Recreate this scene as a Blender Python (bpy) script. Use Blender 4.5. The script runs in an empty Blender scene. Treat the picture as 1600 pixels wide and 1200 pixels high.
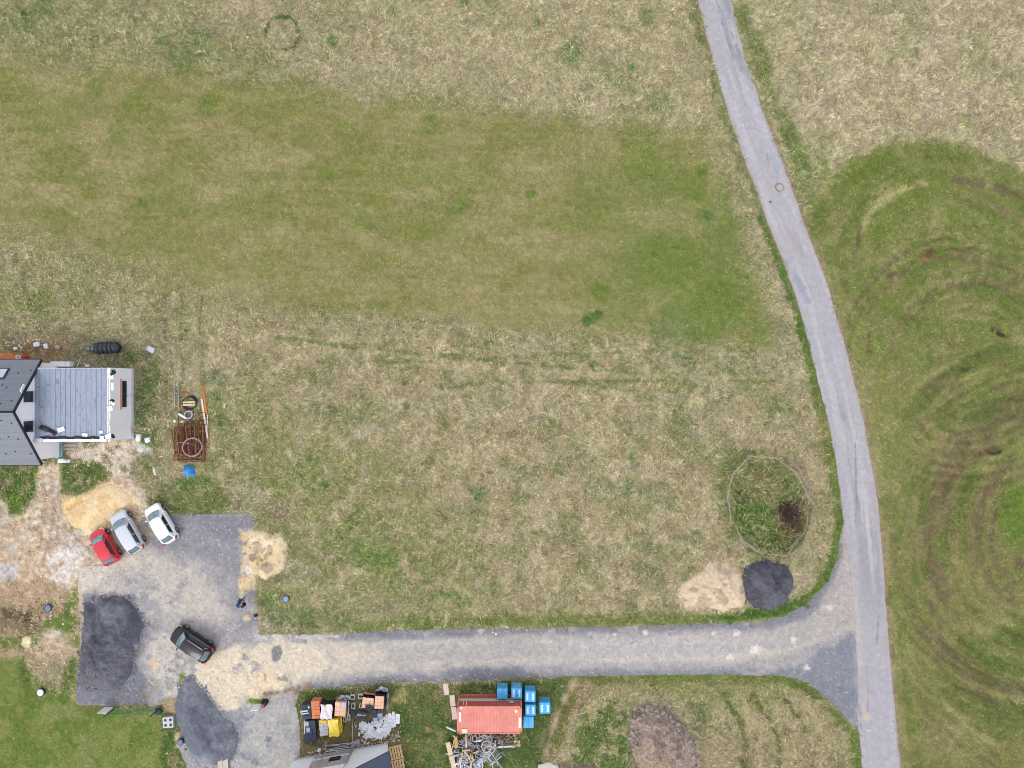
import bpy, bmesh, math, random
import numpy as np
from mathutils import Vector, Matrix

# ---------------------------------------------------------------- camera, sky, sun, exposure
S, H = 0.0625, 68.0                      # metres per photo pixel on the ground, flying height
scene = bpy.context.scene
COL = scene.collection
R = math.radians
cam = bpy.data.cameras.new("camera"); cam.sensor_width = 36; cam.lens = 36 * H / (1600 * S)
cam.clip_end = 6000; cam.clip_start = 0.5
camo = bpy.data.objects.new("camera", cam); COL.objects.link(camo)
camo.location = (0, 0, H); camo.rotation_euler = (0, 0, 0)
scene.camera = camo
SUN_EL, SUN_AZ = 50.0, 205.0             # azimuth clockwise from the top of the photo
world = bpy.data.worlds.new("World"); scene.world = world; world.use_nodes = True
nt = world.node_tree; sky = nt.nodes.new("ShaderNodeTexSky"); sky.sky_type = 'NISHITA'
sky.sun_disc = False; sky.sun_elevation = R(SUN_EL); sky.sun_rotation = R(SUN_AZ)
sky.dust_density = 2.8; sky.air_density = 1.0; sky.ozone_density = 1.0
bg = nt.nodes["Background"]; bg.inputs[1].default_value = 0.15
hs = nt.nodes.new("ShaderNodeHueSaturation"); hs.inputs["Saturation"].default_value = .3; nt.links.new(sky.outputs[0], hs.inputs["Color"])
veil = nt.nodes.new("ShaderNodeMix"); veil.data_type = 'RGBA'; veil.inputs[0].default_value = .75          # thin even cloud in front of the clear sky
veil.inputs[7].default_value = (3.85, 4.05, 4.5, 1); nt.links.new(hs.outputs[0], veil.inputs[6]); nt.links.new(veil.outputs[2], bg.inputs[0])
sl = bpy.data.lights.new("sun", 'SUN'); sl.energy = 0.8; sl.angle = R(26); sl.color = (1, 0.96, 0.92)
so = bpy.data.objects.new("sun", sl); COL.objects.link(so)
a, e = R(SUN_AZ), R(SUN_EL)
sdir = Vector((math.sin(a) * math.cos(e), math.cos(a) * math.cos(e), math.sin(e)))
so.rotation_euler = sdir.to_track_quat('Z', 'Y').to_euler(); so.location = (0, -40, 60)
scene.view_settings.view_transform = 'Standard'; scene.view_settings.look = 'None'
scene.view_settings.exposure = 0.96; scene.view_settings.gamma = 1
scene.cycles.filter_width = 0.9; scene.cycles.max_bounces = 5; scene.cycles.diffuse_bounces = 3
GAIN = 1.22                               # picture value of a white flat surface: turns colours seen into base colours

def W(px, py, z=0.0):
    """point at height z that the photograph shows at pixel (px, py)"""
    k = (H - z) / H * S
    return Vector(((px - 800) * k, -(py - 600) * k, z))
def lin(c):
    c = np.asarray(c, dtype=np.float64) / 255.0
    return np.where(c <= 0.04045, c / 12.92, ((c + 0.055) / 1.055) ** 2.4)
def alb(c, g=None):
    return np.clip(lin(c) / (g or GAIN), 0.002, 0.85)

# ---------------------------------------------------------------- numpy noise, painting on the ground
_T = np.random.RandomState(7).rand(8, 256, 256).astype(np.float32)
def vn(x, y, s, k=0):
    x = x / s + 17.3 * k + 40; y = y / s + 31.7 * k + 60
    xf = np.floor(x); yf = np.floor(y); u = (x - xf).astype(np.float32); v = (y - yf).astype(np.float32)
    xi = xf.astype(np.int64) & 255; yi = yf.astype(np.int64) & 255
    u = u * u * (3 - 2 * u); v = v * v * (3 - 2 * v); t = _T[k % 8]
    x1 = (xi + 1) & 255; y1 = (yi + 1) & 255
    return (t[yi, xi] * (1 - u) + t[yi, x1] * u) * (1 - v) + (t[y1, xi] * (1 - u) + t[y1, x1] * u) * v
def fbm(x, y, s, k=0, n=4):
    r = 0; a = 0.5; tot = 0
    for i in range(n):
        r = r + a * vn(x, y, s / 2 ** i, k + i); tot += a; a *= 0.55
    return r / tot
def sst(a, b, x):
    t = np.clip((x - a) / (b - a), 0, 1); return t * t * (3 - 2 * t)
def sdf(poly, X, Y):
    """signed distance to a polygon, negative inside (photo pixels)"""
    d = np.full(X.shape, 1e18); ins = np.zeros(X.shape, bool); n = len(poly)
    for i in range(n):
        x0, y0 = poly[i]; x1, y1 = poly[(i + 1) % n]
        ex, ey = x1 - x0, y1 - y0; L = ex * ex + ey * ey + 1e-9
        t = np.clip(((X - x0) * ex + (Y - y0) * ey) / L, 0, 1)
        d = np.minimum(d, (X - x0 - t * ex) ** 2 + (Y - y0 - t * ey) ** 2)
        if y0 != y1:
            c = (Y >= min(y0, y1)) & (Y < max(y0, y1)) & (X < x0 + (Y - y0) * ex / (ey if ey else 1e-9))
            ins ^= c
    d = np.sqrt(d); return np.where(ins, -d, d)
def ldist(pts, X, Y):
    d = np.full(X.shape, 1e18)
    for (x0, y0), (x1, y1) in zip(pts[:-1], pts[1:]):
        ex, ey = x1 - x0, y1 - y0; L = ex * ex + ey * ey + 1e-9
        t = np.clip(((X - x0) * ex + (Y - y0) * ey) / L, 0, 1)
        d = np.minimum(d, (X - x0 - t * ex) ** 2 + (Y - y0 - t * ey) ** 2)
    return np.sqrt(d)

class Paint:
    """colours seen in the photo laid over ground points; channels r g b bare long"""
    def __init__(s, X, Y, c, bare=0.0, long=1.0):
        s.X, s.Y = X, Y; s.C = np.zeros((len(X), 5), np.float32); s.C[:, :3] = c; s.C[:, 3] = bare; s.C[:, 4] = long
        s.k = 0
    def put(s, idx, m, c, bare=None, long=None):
        m = m[:, None].astype(np.float32)
        s.C[idx, :3] = s.C[idx, :3] * (1 - m) + np.asarray(c, np.float32) * m
        if bare is not None: s.C[idx, 3:4] = s.C[idx, 3:4] * (1 - m) + bare * m
        if long is not None: s.C[idx, 4:5] = s.C[idx, 4:5] * (1 - m) + long * m
    def _fin(s, idx, d, c, soft, na, ns, amt, cov, cs, bare, long):
        x, y = s.X[idx], s.Y[idx]; s.k += 1
        if na: d = d + (fbm(x, y, ns, s.k) - 0.5) * 2.6 * na
        m = sst(soft, -soft, d) * amt
        if cov < 1:
            m = m * sst(-0.07, 0.07, fbm(x, y, cs, s.k + 3, 4) - 0.5 - (0.5 - cov) * 0.5)
        s.put(idx, m, c, bare, long)
    def _box(s, x0, x1, y0, y1):
        return np.nonzero((s.X > x0) & (s.X < x1) & (s.Y > y0) & (s.Y < y1))[0]
    def poly(s, c, pts, soft=5, na=6, ns=24, amt=1, cov=1, cs=14, bare=None, long=None):
        p = np.array(pts, float); g = soft + na * 1.6 + 2
        idx = s._box(p[:, 0].min() - g, p[:, 0].max() + g, p[:, 1].min() - g, p[:, 1].max() + g)
        if len(idx): s._fin(idx, sdf(pts, s.X[idx], s.Y[idx]), c, soft, na, ns, amt, cov, cs, bare, long)
    def ell(s, c, x, y, rx, ry, rot=0, soft=4, na=4, ns=14, amt=1, cov=1, cs=10, bare=None, long=None):
        r = max(rx, ry) + soft + na * 2
        idx = s._box(x - r, x + r, y - r, y + r)
        if not len(idx): return
        dx, dy = s.X[idx] - x, s.Y[idx] - y; a = R(rot)
        u = (dx * math.cos(a) + dy * math.sin(a)) / rx; v = (-dx * math.sin(a) + dy * math.cos(a)) / ry
        s._fin(idx, (np.sqrt(u * u + v * v) - 1) * min(rx, ry), c, soft, na, ns, amt, cov, cs, bare, long)
    def line(s, c, pts, w, soft=2, na=2, ns=14, amt=1, cov=1, cs=10, bare=None, long=None):
        p = np.array(pts, float); g = w + soft + na * 1.6 + 2
        idx = s._box(p[:, 0].min() - g, p[:, 0].max() + g, p[:, 1].min() - g, p[:, 1].max() + g)
        if len(idx): s._fin(idx, ldist(pts, s.X[idx], s.Y[idx]) - w, c, soft, na, ns, amt, cov, cs, bare, long)
    def arc(s, c, cx, cy, r, a0, a1, w, **kw):
        n = max(6, int(abs(a1 - a0) / 6))
        s.line(c, [(cx + r * math.cos(R(a0 + (a1 - a0) * i / n)), cy + r * math.sin(R(a0 + (a1 - a0) * i / n))) for i in range(n + 1)], w, **kw)
    def mix(s, c, m, bare=None, long=None):
        s.put(slice(None), m, c, bare, long)

# ---------------------------------------------------------------- outlines read off the photograph
ROAD_L = [(1040, -190), (1090, 0), (1100, 40), (1112.5, 90), (1125, 135), (1138, 180), (1152.5, 220), (1167.5, 262), (1183, 300), (1197, 343),
          (1227, 417), (1250, 487), (1265, 543), (1277, 593), (1294, 660), (1305, 716), (1312, 768), (1318, 822), (1326, 880),
          (1333, 940), (1337, 1000), (1340, 1060), (1341, 1139), (1347, 1200), (1357, 1390)]
ROAD_R = [(1098, -190), (1142.5, 0), (1152.5, 45), (1167.5, 100), (1185, 150), (1200, 195), (1216, 235), (1238, 295), (1263, 367),
          (1284, 420), (1296, 454), (1308, 499), (1321, 541), (1332, 587), (1343.5, 631), (1350, 660), (1358, 705), (1366, 750),
          (1373, 795), (1376.5, 840), (1380, 885), (1383, 930), (1388.5, 993), (1393, 1056), (1398, 1101), (1406.5, 1200), (1422, 1390)]
ROAD = ROAD_L + ROAD_R[::-1]
TRACK = [(385, 994), (430, 990), (480, 991), (540, 989), (640, 984), (800, 981), (960, 979), (1100, 974), (1180, 972), (1215, 965), (1260, 945),
         (1288, 915), (1306, 880), (1312, 840), (1318, 815), (1350, 815), (1352, 1150), (1341, 1142), (1337, 1139), (1310, 1110), (1285, 1085),
         (1260, 1066), (1225, 1056), (1130, 1054), (1000, 1055), (900, 1057), (820, 1060), (740, 1063), (660, 1066), (560, 1070),
         (490, 1077), (420, 1090), (385, 1060)]
YARD = [(122, 903), (131, 885), (160, 884), (190, 868), (214, 838), (222, 809), (262, 803), (330, 803), (393, 803), (400, 822), (401, 900), (402, 975), (408, 990),
        (440, 992), (470, 1080), (462, 1100), (468, 1130), (470, 1160), (466, 1210), (480, 1380), (330, 1380), (296, 1250), (290, 1195), (280, 1170), (282, 1120), (276, 1092),
        (258, 1098), (240, 1104), (170, 1103), (119, 1101), (120, 1050), (127, 1020), (124, 960)]
PIT = [(1172, 712), (1195, 714), (1215, 716), (1230, 729), (1245, 740), (1257, 762), (1265, 778), (1270, 798), (1267, 820), (1260, 840),
       (1255, 852), (1238, 865), (1225, 869), (1210, 866), (1190, 864), (1175, 855), (1162, 846), (1150, 822), (1142, 815), (1140, 790),
       (1137, 775), (1142, 752), (1147, 739), (1160, 725)]
# ---------------------------------------------------------------- colours of the open ground
def paint_ground(X, Y):
    p = Paint(X, Y, (164, 150, 114))
    n60 = fbm(X, Y, 70, 1); n25 = fbm(X, Y, 26, 4); nh = fbm(X * 0.35, Y, 30, 2)
    p.mix((145, 139, 94), sst(0.45, 0.62, n60) * 0.75); p.mix((180, 163, 131), sst(0.54, 0.66, n25) * 0.6)
    p.mix((134, 133, 86), sst(0.5, 0.64, fbm(X, Y, 14, 5)) * 0.4)
    # unmown belt along the top
    p.poly((176, 160, 124), [(540, -200), (1080, -200), (1100, 60), (1120, 200), (860, 170), (560, 120)], 30, 20, 60, 0.7)
    p.poly((155, 148, 105), [(-200, -200), (330, -200), (340, 60), (-200, 75)], 30, 16, 50, 0.5)
    for x, y, r, a in [(40, 28, 26, .5), (70, 12, 22, .5), (255, 65, 11, .8), (315, 55, 14, .5), (310, 78, 28, .3), (520, 66, 9, .9), (725, 3, 8, 1), (838, 34, 6, 1),
                       (640, 50, 5, .7), (893, 90, 16, .6), (895, 75, 20, .4), (988, 106, 7, 1), (1010, 30, 14, .6), (610, 20, 10, .4), (770, 18, 22, .3), (705, 140, 5, .6), (985, 140, 16, .4),
                       (960, 120, 26, .35), (273, 100, 18, .5), (390, 115, 8, .5), (1085, 25, 10, .6), (1095, 60, 8, .5), (1115, 115, 8, .5), (1130, 160, 8, .6), (1030, 160, 22, .4)]:
        p.ell((92, 116, 62), x, y, r, r * .8, 20, r * .5, r * .5, r * .9, a)
    p.arc((84, 102, 52), 442, 52, 26, 0, 360, 2.4, soft=2, na=2, ns=10, amt=1, long=.4)
    p.ell((176, 156, 128), 442, 52, 21, 21, amt=.5)
    p.ell((182, 160, 132), 395, 15, 40, 14, amt=.5, soft=10)
    # the mown field
    MOWN = [(-200, 50), (0, 86), (120, 95), (240, 105), (400, 124), (530, 146), (700, 165), (860, 184), (1060, 204), (1118, 216), (1128, 262), (1150, 330), (1178, 410),
            (1198, 480), (1214, 545), (1150, 552), (1100, 549), (1000, 536), (880, 523), (760, 512), (640, 497), (540, 486), (440, 478), (330, 470), (220, 425), (80, 380), (-200, 330)]
    d = sdf(MOWN, X, Y) + (fbm(X, Y, 40, 3) - .5) * 34 + (fbm(X, Y, 9, 3) - .5) * 16
    soft = 14 + 10 * sst(900, 1100, X) + 34 * sst(640, 200, X) * sst(300, 400, Y) + 16 * sst(250, 120, Y)
    mm = sst(soft, -soft, d)
    streak = fbm(X * 0.22 + Y * 0.05, Y, 22, 6, 4); n40 = fbm(X * .8, Y, 55, 2, 4)
    mc = np.zeros((len(X), 3), np.float32) + (141, 133, 86)
    def lay(c, m):
        nonlocal mc; mc = mc * (1 - m[:, None]) + np.asarray(c) * m[:, None]
    lay((158, 146, 104), sst(.5, .66, streak) * .75); lay((122, 122, 64), sst(.54, .40, n40) * .75); lay((130, 128, 74), sst(.5, .62, fbm(X * .12 - Y * .02, Y, 9, 3, 3)) * .4); lay((154, 143, 100), sst(.52, .64, fbm(X * .1 - Y * .015, Y, 7, 6, 3)) * .4)
    lay((114, 121, 60), sst(.53, .68, fbm(X * .4, Y, 34, 7, 4)) * .5)
    lay((156, 144, 104), sst(.54, .66, fbm(X * .5, Y, 26, 5, 4)) * .35)
    lay((114, 123, 66), sst(820, 1080, X) * sst(200, 300, Y) * (.35 + .65 * sst(.40, .54, fbm(X, Y, 60, 6, 4))) * .85)
    lay((102, 118, 56), sst(1040, 1110, X) * sst(.5, .62, fbm(X, Y, 40, 1, 4)) * .4)
    lay((155, 142, 100), sst(640, 420, Y) * sst(330, 420, Y) * sst(700, 300, X) * .35)
    p.mix(mc, mm * .95, bare=0, long=0.12)
    for x, y, r, a, c in [(325, 158, 22, .5, 0), (208, 150, 16, .4, 0), (150, 138, 14, .35, 0), (285, 113, 16, .5, 0), (222, 316, 6, .9, 0), (226, 322, 5, .8, 0), (830, 303, 9, .8, 0), (780, 212, 5, .5, 0),
                          (1025, 385, 22, .4, 0), (1098, 268, 10, .9, 0), (1105, 335, 9, .8, 1), (1090, 300, 26, .5, 0), (940, 450, 9, .9, 0), (937, 456, 16, .5, 0), (928, 499, 14, 1, 2), (938, 488, 6, 1, 2), (916, 503, 8, 1, 2),
                          (1005, 225, 26, .4, 0), (1000, 270, 30, .35, 0), (1090, 480, 60, .35, 0), (1040, 530, 40, .4, 1), (1055, 400, 50, .3, 0), (675, 160, 12, .3, 0), (670, 200, 26, .35, 0),
                          (720, 320, 18, .45, 0), (505, 275, 16, .4, 0), (560, 345, 22, .35, 0), (190, 205, 20, .35, 0), (60, 470, 30, .3, 0)]:
        p.ell([(96, 118, 46), (84, 112, 62), (78, 106, 46)][c], x, y, r, r * .7, -15, r * .45, r * .6, r * .9, a)
    # faded wheel tracks, upper left
    for pts in ([(-60, 230), (0, 262), (60, 293), (110, 330), (150, 350)], [(-60, 215), (0, 240), (60, 275), (120, 318)], [(-60, 254), (20, 283), (75, 308)]):
        p.line((170, 158, 122), pts, 2.2, soft=3, na=3, amt=.55, cov=.6, cs=20)
    p.line((172, 160, 130), [(275, 254), (312, 257)], 1.5, amt=.5, cov=.5, cs=8)
    # dry grass south of the mown field
    p.poly((174, 154, 118), [(350, 500), (600, 500), (760, 516), (1000, 540), (1120, 560), (1180, 560), (1260, 640), (1290, 760), (1300, 860), (1240, 930), (1040, 950), (800, 955), (620, 950), (560, 840), (400, 620), (320, 560)],
           40, 24, 60, .8, long=1)
    for pts, w, a in ([[(520, 540), (640, 548), (760, 562), (880, 575), (960, 580), (1100, 590)], 2.5, .7], [[(680, 608), (800, 596), (900, 600), (1000, 612), (1130, 606), (1200, 596)], 2.5, .6],
                      [[(900, 634), (980, 622), (1060, 612), (1150, 598)], 2, .6], [[(750, 560), (860, 590), (960, 606)], 2, .5], [[(640, 575), (760, 590), (830, 612)], 2.2, .5], [[(1000, 570), (1120, 585), (1190, 588)], 6, .5]):
        p.line((96, 112, 60), pts, w * 1.1, soft=2.5, na=3, ns=24, amt=a * .85, cov=.78, cs=20, long=.5)
        p.line((186, 168, 132), [(x, y + 7) for x, y in pts], w + 1, soft=3, na=3, ns=24, amt=a, cov=.7, cs=20)
    for k, (a0_, b0_) in enumerate([((430, 528), (1180, 592)), ((470, 545), (1190, 600)), ((560, 560), (1180, 556)), ((600, 588), (1210, 606)), ((640, 612), (1210, 590)), ((520, 600), (1000, 640))]):
        pts = [(a0_[0] + (b0_[0] - a0_[0]) * t / 8, a0_[1] + (b0_[1] - a0_[1]) * t / 8 + 8 * math.sin(t / 8 * 3.1 + k)) for t in range(9)]
        p.line([(112, 118, 70), (190, 170, 134)][k % 2], pts, 2.2, soft=2.2, na=2.5, ns=30, amt=[.75, .9][k % 2], cov=.8, cs=26, long=.45)
    for pts in ([(415, 772), (450, 806), (490, 850), (540, 905), (590, 945)], [(430, 760), (470, 800), (520, 848), (560, 890)], [(400, 690), (440, 740), (500, 790), (570, 812)], [(330, 640), (352, 700), (372, 760), (392, 800)]):
        p.line((188, 166, 130), pts, 2.6, soft=3, na=2.5, ns=20, amt=.7, cov=.75, cs=22); p.line((116, 112, 72), [(x + 6, y - 3) for x, y in pts], 1.6, soft=2, na=2, ns=20, amt=.6, cov=.65, cs=20)
    p.poly((134, 136, 84), [(960, 560), (1180, 560), (1215, 640), (1160, 720), (1000, 640)], 30, 20, 50, .6, cov=.55, cs=26)
    p.mix((112, 123, 72), sst(.55, .66, fbm(X, Y, 30, 3, 4)) * sst(480, 560, Y) * sst(1300, 1200, X) * .45)
    p.mix((192, 172, 138), sst(.52, .62, fbm(X, Y, 24, 7, 4)) * sst(480, 560, Y) * sst(1310, 1280, X) * .7); p.mix((168, 156, 132), sst(.54, .68, fbm(X, Y, 44, 1, 4)) * sst(480, 560, Y) * sst(1310, 1280, X) * .3); p.mix((118, 122, 76), sst(.54, .66, fbm(X, Y, 11, 2, 3)) * sst(480, 560, Y) * sst(1310, 1280, X) * .3)
    p.poly((140, 138, 86), [(400, 560), (480, 640), (620, 700), (740, 860), (760, 940), (600, 960), (440, 960), (400, 780), (340, 660)], 40, 20, 50, .75, cov=.62, cs=20)
    for x, y, r, a, c in [(585, 868, 24, .9, 0), (562, 870, 16, .7, 0), (598, 878, 12, .9, 0), (545, 820, 10, .8, 0), (560, 800, 9, .6, 0), (490, 725, 12, .9, 0), (508, 755, 14, .8, 0), (470, 745, 18, .6, 0), (440, 760, 14, .6, 0),
                          (596, 835, 12, .7, 1), (605, 870, 10, .9, 0), (750, 775, 11, 1, 1), (748, 766, 14, .6, 1), (815, 905, 7, .8, 1), (770, 920, 16, .7, 1), (695, 930, 16, .7, 0), (650, 970, 16, .9, 0), (684, 977, 9, .9, 0), (720, 935, 14, .6, 0),
                          (880, 845, 12, .5, 1), (765, 540, 8, .9, 0), (932, 575, 9, .9, 2), (1070, 560, 16, .7, 1), (640, 650, 6, .6, 1), (525, 645, 22, .4, 1), (490, 635, 12, .5, 1), (985, 715, 12, .7, 1), (925, 720, 11, .6, 1),
                          (880, 725, 14, .4, 1), (990, 765, 16, .6, 1), (1045, 790, 28, .5, 1), (1060, 640, 18, .5, 1), (820, 740, 14, .5, 1), (875, 810, 14, .5, 1), (1000, 850, 16, .6, 1), (1080, 850, 18, .5, 1), (1160, 900, 16, .6, 1),
                          (345, 595, 10, .8, 1), (325, 590, 7, .8, 1), (348, 662, 9, .8, 1), (340, 620, 8, .6, 1), (510, 850, 12, .5, 0), (430, 930, 14, .7, 0), (420, 945, 16, .7, 1), (440, 960, 18, .6, 1), (472, 965, 14, .6, 1), (540, 975, 10, .8, 0),
                          (1250, 650, 16, .5, 3), (1225, 640, 14, .5, 1), (625, 905, 14, .6, 1), (655, 880, 10, .5, 1), (672, 905, 8, .6, 1), (405, 888, 10, .8, 0)]:
        p.ell([(94, 124, 50), (92, 114, 66), (66, 90, 40), (110, 100, 58)][c], x, y, r, r * .8, 25, r * .6, r * .8, r * .8, a * .9, cov=.6, cs=6)
    # green verge of the road, green edge of the track
    p.line((104, 113, 62), [(x - 6, y) for x, y in ROAD_L[1:18]], 7, 5, 5, 20, .65, .75, 20, long=.6)
    p.line((84, 110, 44), [(x - 5, y) for x, y in ROAD_L[9:18]], 7, 4, 3, 20, .8, 1, 20, long=.6)
    p.line((86, 112, 42), [(1314, 800), (1306, 850), (1296, 893), (1276, 922), (1245, 944), (1205, 958), (1160, 964), (1100, 966)], 7, 4, 4, 20, .9, long=.7)
    p.ell((74, 104, 36), 1200, 955, 55, 9, -8, 4, 5, 16, .9)
    p.line((112, 120, 58), [(1090, 966), (960, 970), (800, 972), (640, 976), (560, 982)], 10, 7, 7, 30, .8, .8, 24, long=.7)
    # east of the road: dry field on top, green meadow with ruts below
    p.poly((181, 164, 130), [(1140, -200), (1900, -200), (1900, 290), (1600, 262), (1500, 226), (1420, 220), (1340, 238), (1290, 290), (1255, 300), (1215, 215), (1170, 90)], 10, 6, 30, .8, long=1)
    p.mix((150, 146, 104), sst(.48, .62, fbm(X, Y, 50, 2, 4)) * sst(1150, 1180, X) * sst(300, 250, Y) * .6)
    p.mix((190, 168, 140), sst(.52, .62, fbm(X, Y, 46, 5, 4)) * sst(1200, 1300, X) * sst(260, 200, Y) * .6)
    p.line((110, 120, 66), [(1160, 20), (1195, 110), (1225, 190), (1250, 260), (1262, 310)], 13, 9, 6, 30, .75, .7, 26, long=.7)
    p.line((104, 118, 62), [(1230, 205), (1250, 260), (1258, 290)], 15, 7, 5, 24, .7, .8, 20)
    p.poly((124, 127, 72), [(1288, 300), (1310, 262), (1345, 240), (1420, 221), (1500, 229), (1560, 248), (1600, 272), (1900, 330), (1900, 1500), (1425, 1500), (1406, 1200), (1383, 930), (1350, 660), (1321, 541), (1284, 420), (1262, 365), (1268, 320)], 8, 8, 26, .95, long=.25)
    E = sst(1262, 1290, X) * sst(235, 270, Y)
    p.mix((112, 122, 60), sst(.47, .58, fbm(X, Y, 60, 3, 4)) * sst(700, 420, Y) * E * .8)
    p.mix((136, 128, 80), sst(.48, .6, fbm(X * .9, Y * .5, 50, 6, 4)) * sst(480, 640, Y) * E * .75)
    p.mix((158, 146, 104), sst(.55, .65, fbm(X, Y, 36, 1, 4)) * E * .45)
    p.mix((106, 118, 54), sst(.56, .64, fbm(X, Y, 28, 7, 4)) * E * .6)
    p.mix((128, 120, 76), sst(720, 830, Y) * sst(1390, 1450, X) * sst(.4, .55, fbm(X, Y, 70, 2, 4)) * .55)
    p.line((150, 142, 98), [(x + 9, y) for x, y in ROAD_R[7:]], 9, 6, 5, 26, .6, .7, 24)
    p.line((104, 118, 54), [(1392, 780), (1405, 900), (1416, 1050), (1432, 1200), (1440, 1390)], 8, 5, 5, 30, .7, .7, 30)
    p.line((152, 144, 96), [(1408, 920), (1420, 1040), (1432, 1120)], 6, 6, 5, 24, .6, .7, 20)
    for cx, cy, r, a0, a1, w, c, am, cov in [
        (1450, 400, 112, 200, 268, 5, 3, .75, .9), (1450, 400, 114, 178, 204, 2.5, 0, .7, .7), (1450, 400, 130, 190, 330, 10, 2, .5, .7), (1440, 420, 180, 200, 290, 12, 2, .55, .7), (1440, 410, 150, 280, 330, 12, 1, .4, .5),
        (1460, 640, 360, 275, 306, 5, 0, .85, .75), (1460, 650, 340, 276, 300, 4, 1, .7, .7), (1500, 560, 160, 205, 300, 4, 0, .55, .55), (1510, 560, 190, 195, 260, 5, 0, .5, .5), (1520, 570, 130, 190, 330, 4, 0, .5, .5),
        (1520, 560, 145, 250, 340, 4, 1, .5, .5), (1510, 560, 108, 210, 330, 4, 2, .5, .6), (1530, 590, 210, 170, 235, 3, 2, .5, .6), (1640, 830, 190, 150, 262, 12, 0, .6, .7), (1640, 830, 165, 170, 262, 8, 1, .6, .65), (1640, 830, 215, 140, 240, 10, 1, .5, .6),
        (1640, 830, 120, 120, 240, 8, 0, .45, .6), (1640, 840, 92, 130, 230, 4, 0, .6, .6), (1640, 830, 245, 130, 190, 6, 1, .45, .6), (1640, 830, 270, 120, 190, 6, 2, .4, .6),
        (1700, 900, 250, 110, 170, 5, 0, .5, .55), (1700, 900, 330, 115, 165, 4, 0, .45, .5), (1700, 900, 300, 120, 150, 4, 3, .45, .5), (1660, 720, 120, 195, 250, 6, 0, .6, .6)]:
        p.arc([(112, 97, 74), (126, 114, 82), (98, 112, 48), (170, 158, 112)][c], cx, cy, r, a0, a1, w, soft=w * .8, na=w * .8, ns=18, amt=min(1, am * 1.3), cov=min(.95, cov + .15), cs=9, long=.15, bare=(.5 if c < 2 else 0))
    for cx, cy, r0, r1, k in ((1648, 832, 80, 330, 2), (1515, 565, 70, 215, 5), (1450, 405, 70, 190, 6)):
        dx, dy = X - cx, Y - cy; r = np.hypot(dx, dy * (1 if k == 2 else 1.15)); th = np.arctan2(dy, dx); win = (1 if k == 2 else .38) * sst(r0 - 20, r0 + 10, r) * sst(r1 + 30, r1 - 30, r) * E * sst(.36, .5, fbm(X, Y, 90, k, 3)) * (sst(1390, 1440, X) if k != 6 else 1)
        s1 = fbm(r, th * r1 * .05 + 300, 34 if k == 2 else 22, k, 3); s2 = fbm(r, th * r1 * .06 + 300, 10, k + 1, 3)
        p.mix((112, 97, 72), win * sst(.5, .68, s1) * (.7 if k == 2 else .5) * (.45 + .55 * sst(.4, .6, fbm(X, Y, 13, 3, 3))), bare=.35); p.mix((94, 108, 50), win * sst(.48, .36, s1) * .65); p.mix((156, 146, 98), win * sst(.56, .7, s2) * .4); p.mix((84, 90, 48), win * sst(.42, .3, s2) * .45)
    p.ell((98, 124, 48), 1590, 800, 32, 50, 0, 12, 8, 24, .8)
    for x, y, rx, ry, rot, a, c in [(1342, 372, 4, 14, 5, .9, 0), (1452, 395, 12, 6, -25, .9, 0), (1440, 402, 8, 4, -20, .7, 3), (1392, 430, 6, 4, -30, .8, 0), (1398, 441, 5, 2, 0, .7, 3), (1346, 404, 8, 2.5, 5, .6, 0), (1510, 388, 18, 2.5, -8, .7, 0),
                                    (1553, 518, 7, 4, 20, 1, 2), (1566, 524, 7, 3, 10, 1, 2), (1358, 525, 3, 4, 0, .8, 2), (1358, 545, 4, 14, 3, .5, 0), (1450, 246, 9, 2.5, 12, .8, 0), (1570, 442, 14, 2.5, 25, .7, 0), (1488, 602, 16, 8, 30, .7, 1), (1460, 600, 14, 9, 0, .6, 1),
                                    (1560, 630, 30, 5, -15, .7, 1), (1580, 610, 24, 9, 10, .6, 1), (1565, 570, 12, 4, 0, .6, 0), (1510, 577, 8, 4, 0, .6, 2), (1488, 540, 6, 4, 0, .5, 0), (1530, 710, 26, 5, -18, .8, 0), (1555, 708, 10, 3, -20, .9, 2), (1480, 735, 22, 16, -40, .6, 1),
                                    (1555, 806, 6, 9, 20, .7, 0), (1575, 790, 9, 3, 0, .6, 0), (1594, 880, 8, 8, 0, .7, 0), (1570, 935, 24, 6, 25, .6, 1), (1530, 955, 12, 6, 20, .5, 0), (1512, 1045, 4, 34, -18, .6, 1), (1540, 1082, 30, 3, 52, .5, 0), (1580, 1095, 36, 3, 48, .5, 0),
                                    (1475, 560, 14, 3, 10, .4, 0), (1450, 480, 16, 3, -30, .4, 0), (1370, 490, 8, 6, 0, .4, 1), (1440, 660, 16, 10, 0, .4, 1), (1380, 300, 16, 20, 30, .6, 4), (1420, 240, 22, 8, 0, .4, 4)]:
        p.ell([(104, 84, 62), (124, 106, 80), (66, 54, 44), (150, 95, 62), (174, 160, 116)][c], x, y, rx, ry, rot, min(rx, ry) * .8, min(rx, ry) * .9, 8, a, .75, 5, long=.1)
    p.line((150, 128, 108), [(x + 2.5, y) for x, y in ROAD_R[5:]], 2.2, 1.6, 1.5, 14, .8, bare=.8)
    p.line((150, 132, 112), [(x - 1.5, y) for x, y in ROAD_L[1:12]], 1.8, 1.6, 1.5, 14, .7, bare=.7)
    # triangle south of the track
    p.poly((168, 152, 114), [(880, 1062), (1130, 1058), (1225, 1060), (1260, 1070), (1340, 1145), (1352, 1400), (850, 1400)], 6, 5, 24, .85, long=1)
    p.line((98, 114, 52), [(880, 1064), (1000, 1062), (1130, 1060), (1222, 1062), (1256, 1074), (1282, 1094), (1308, 1120), (1333, 1148), (1340, 1200)], 8, 5, 5, 24, .85, .85, 22, long=.5)
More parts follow.
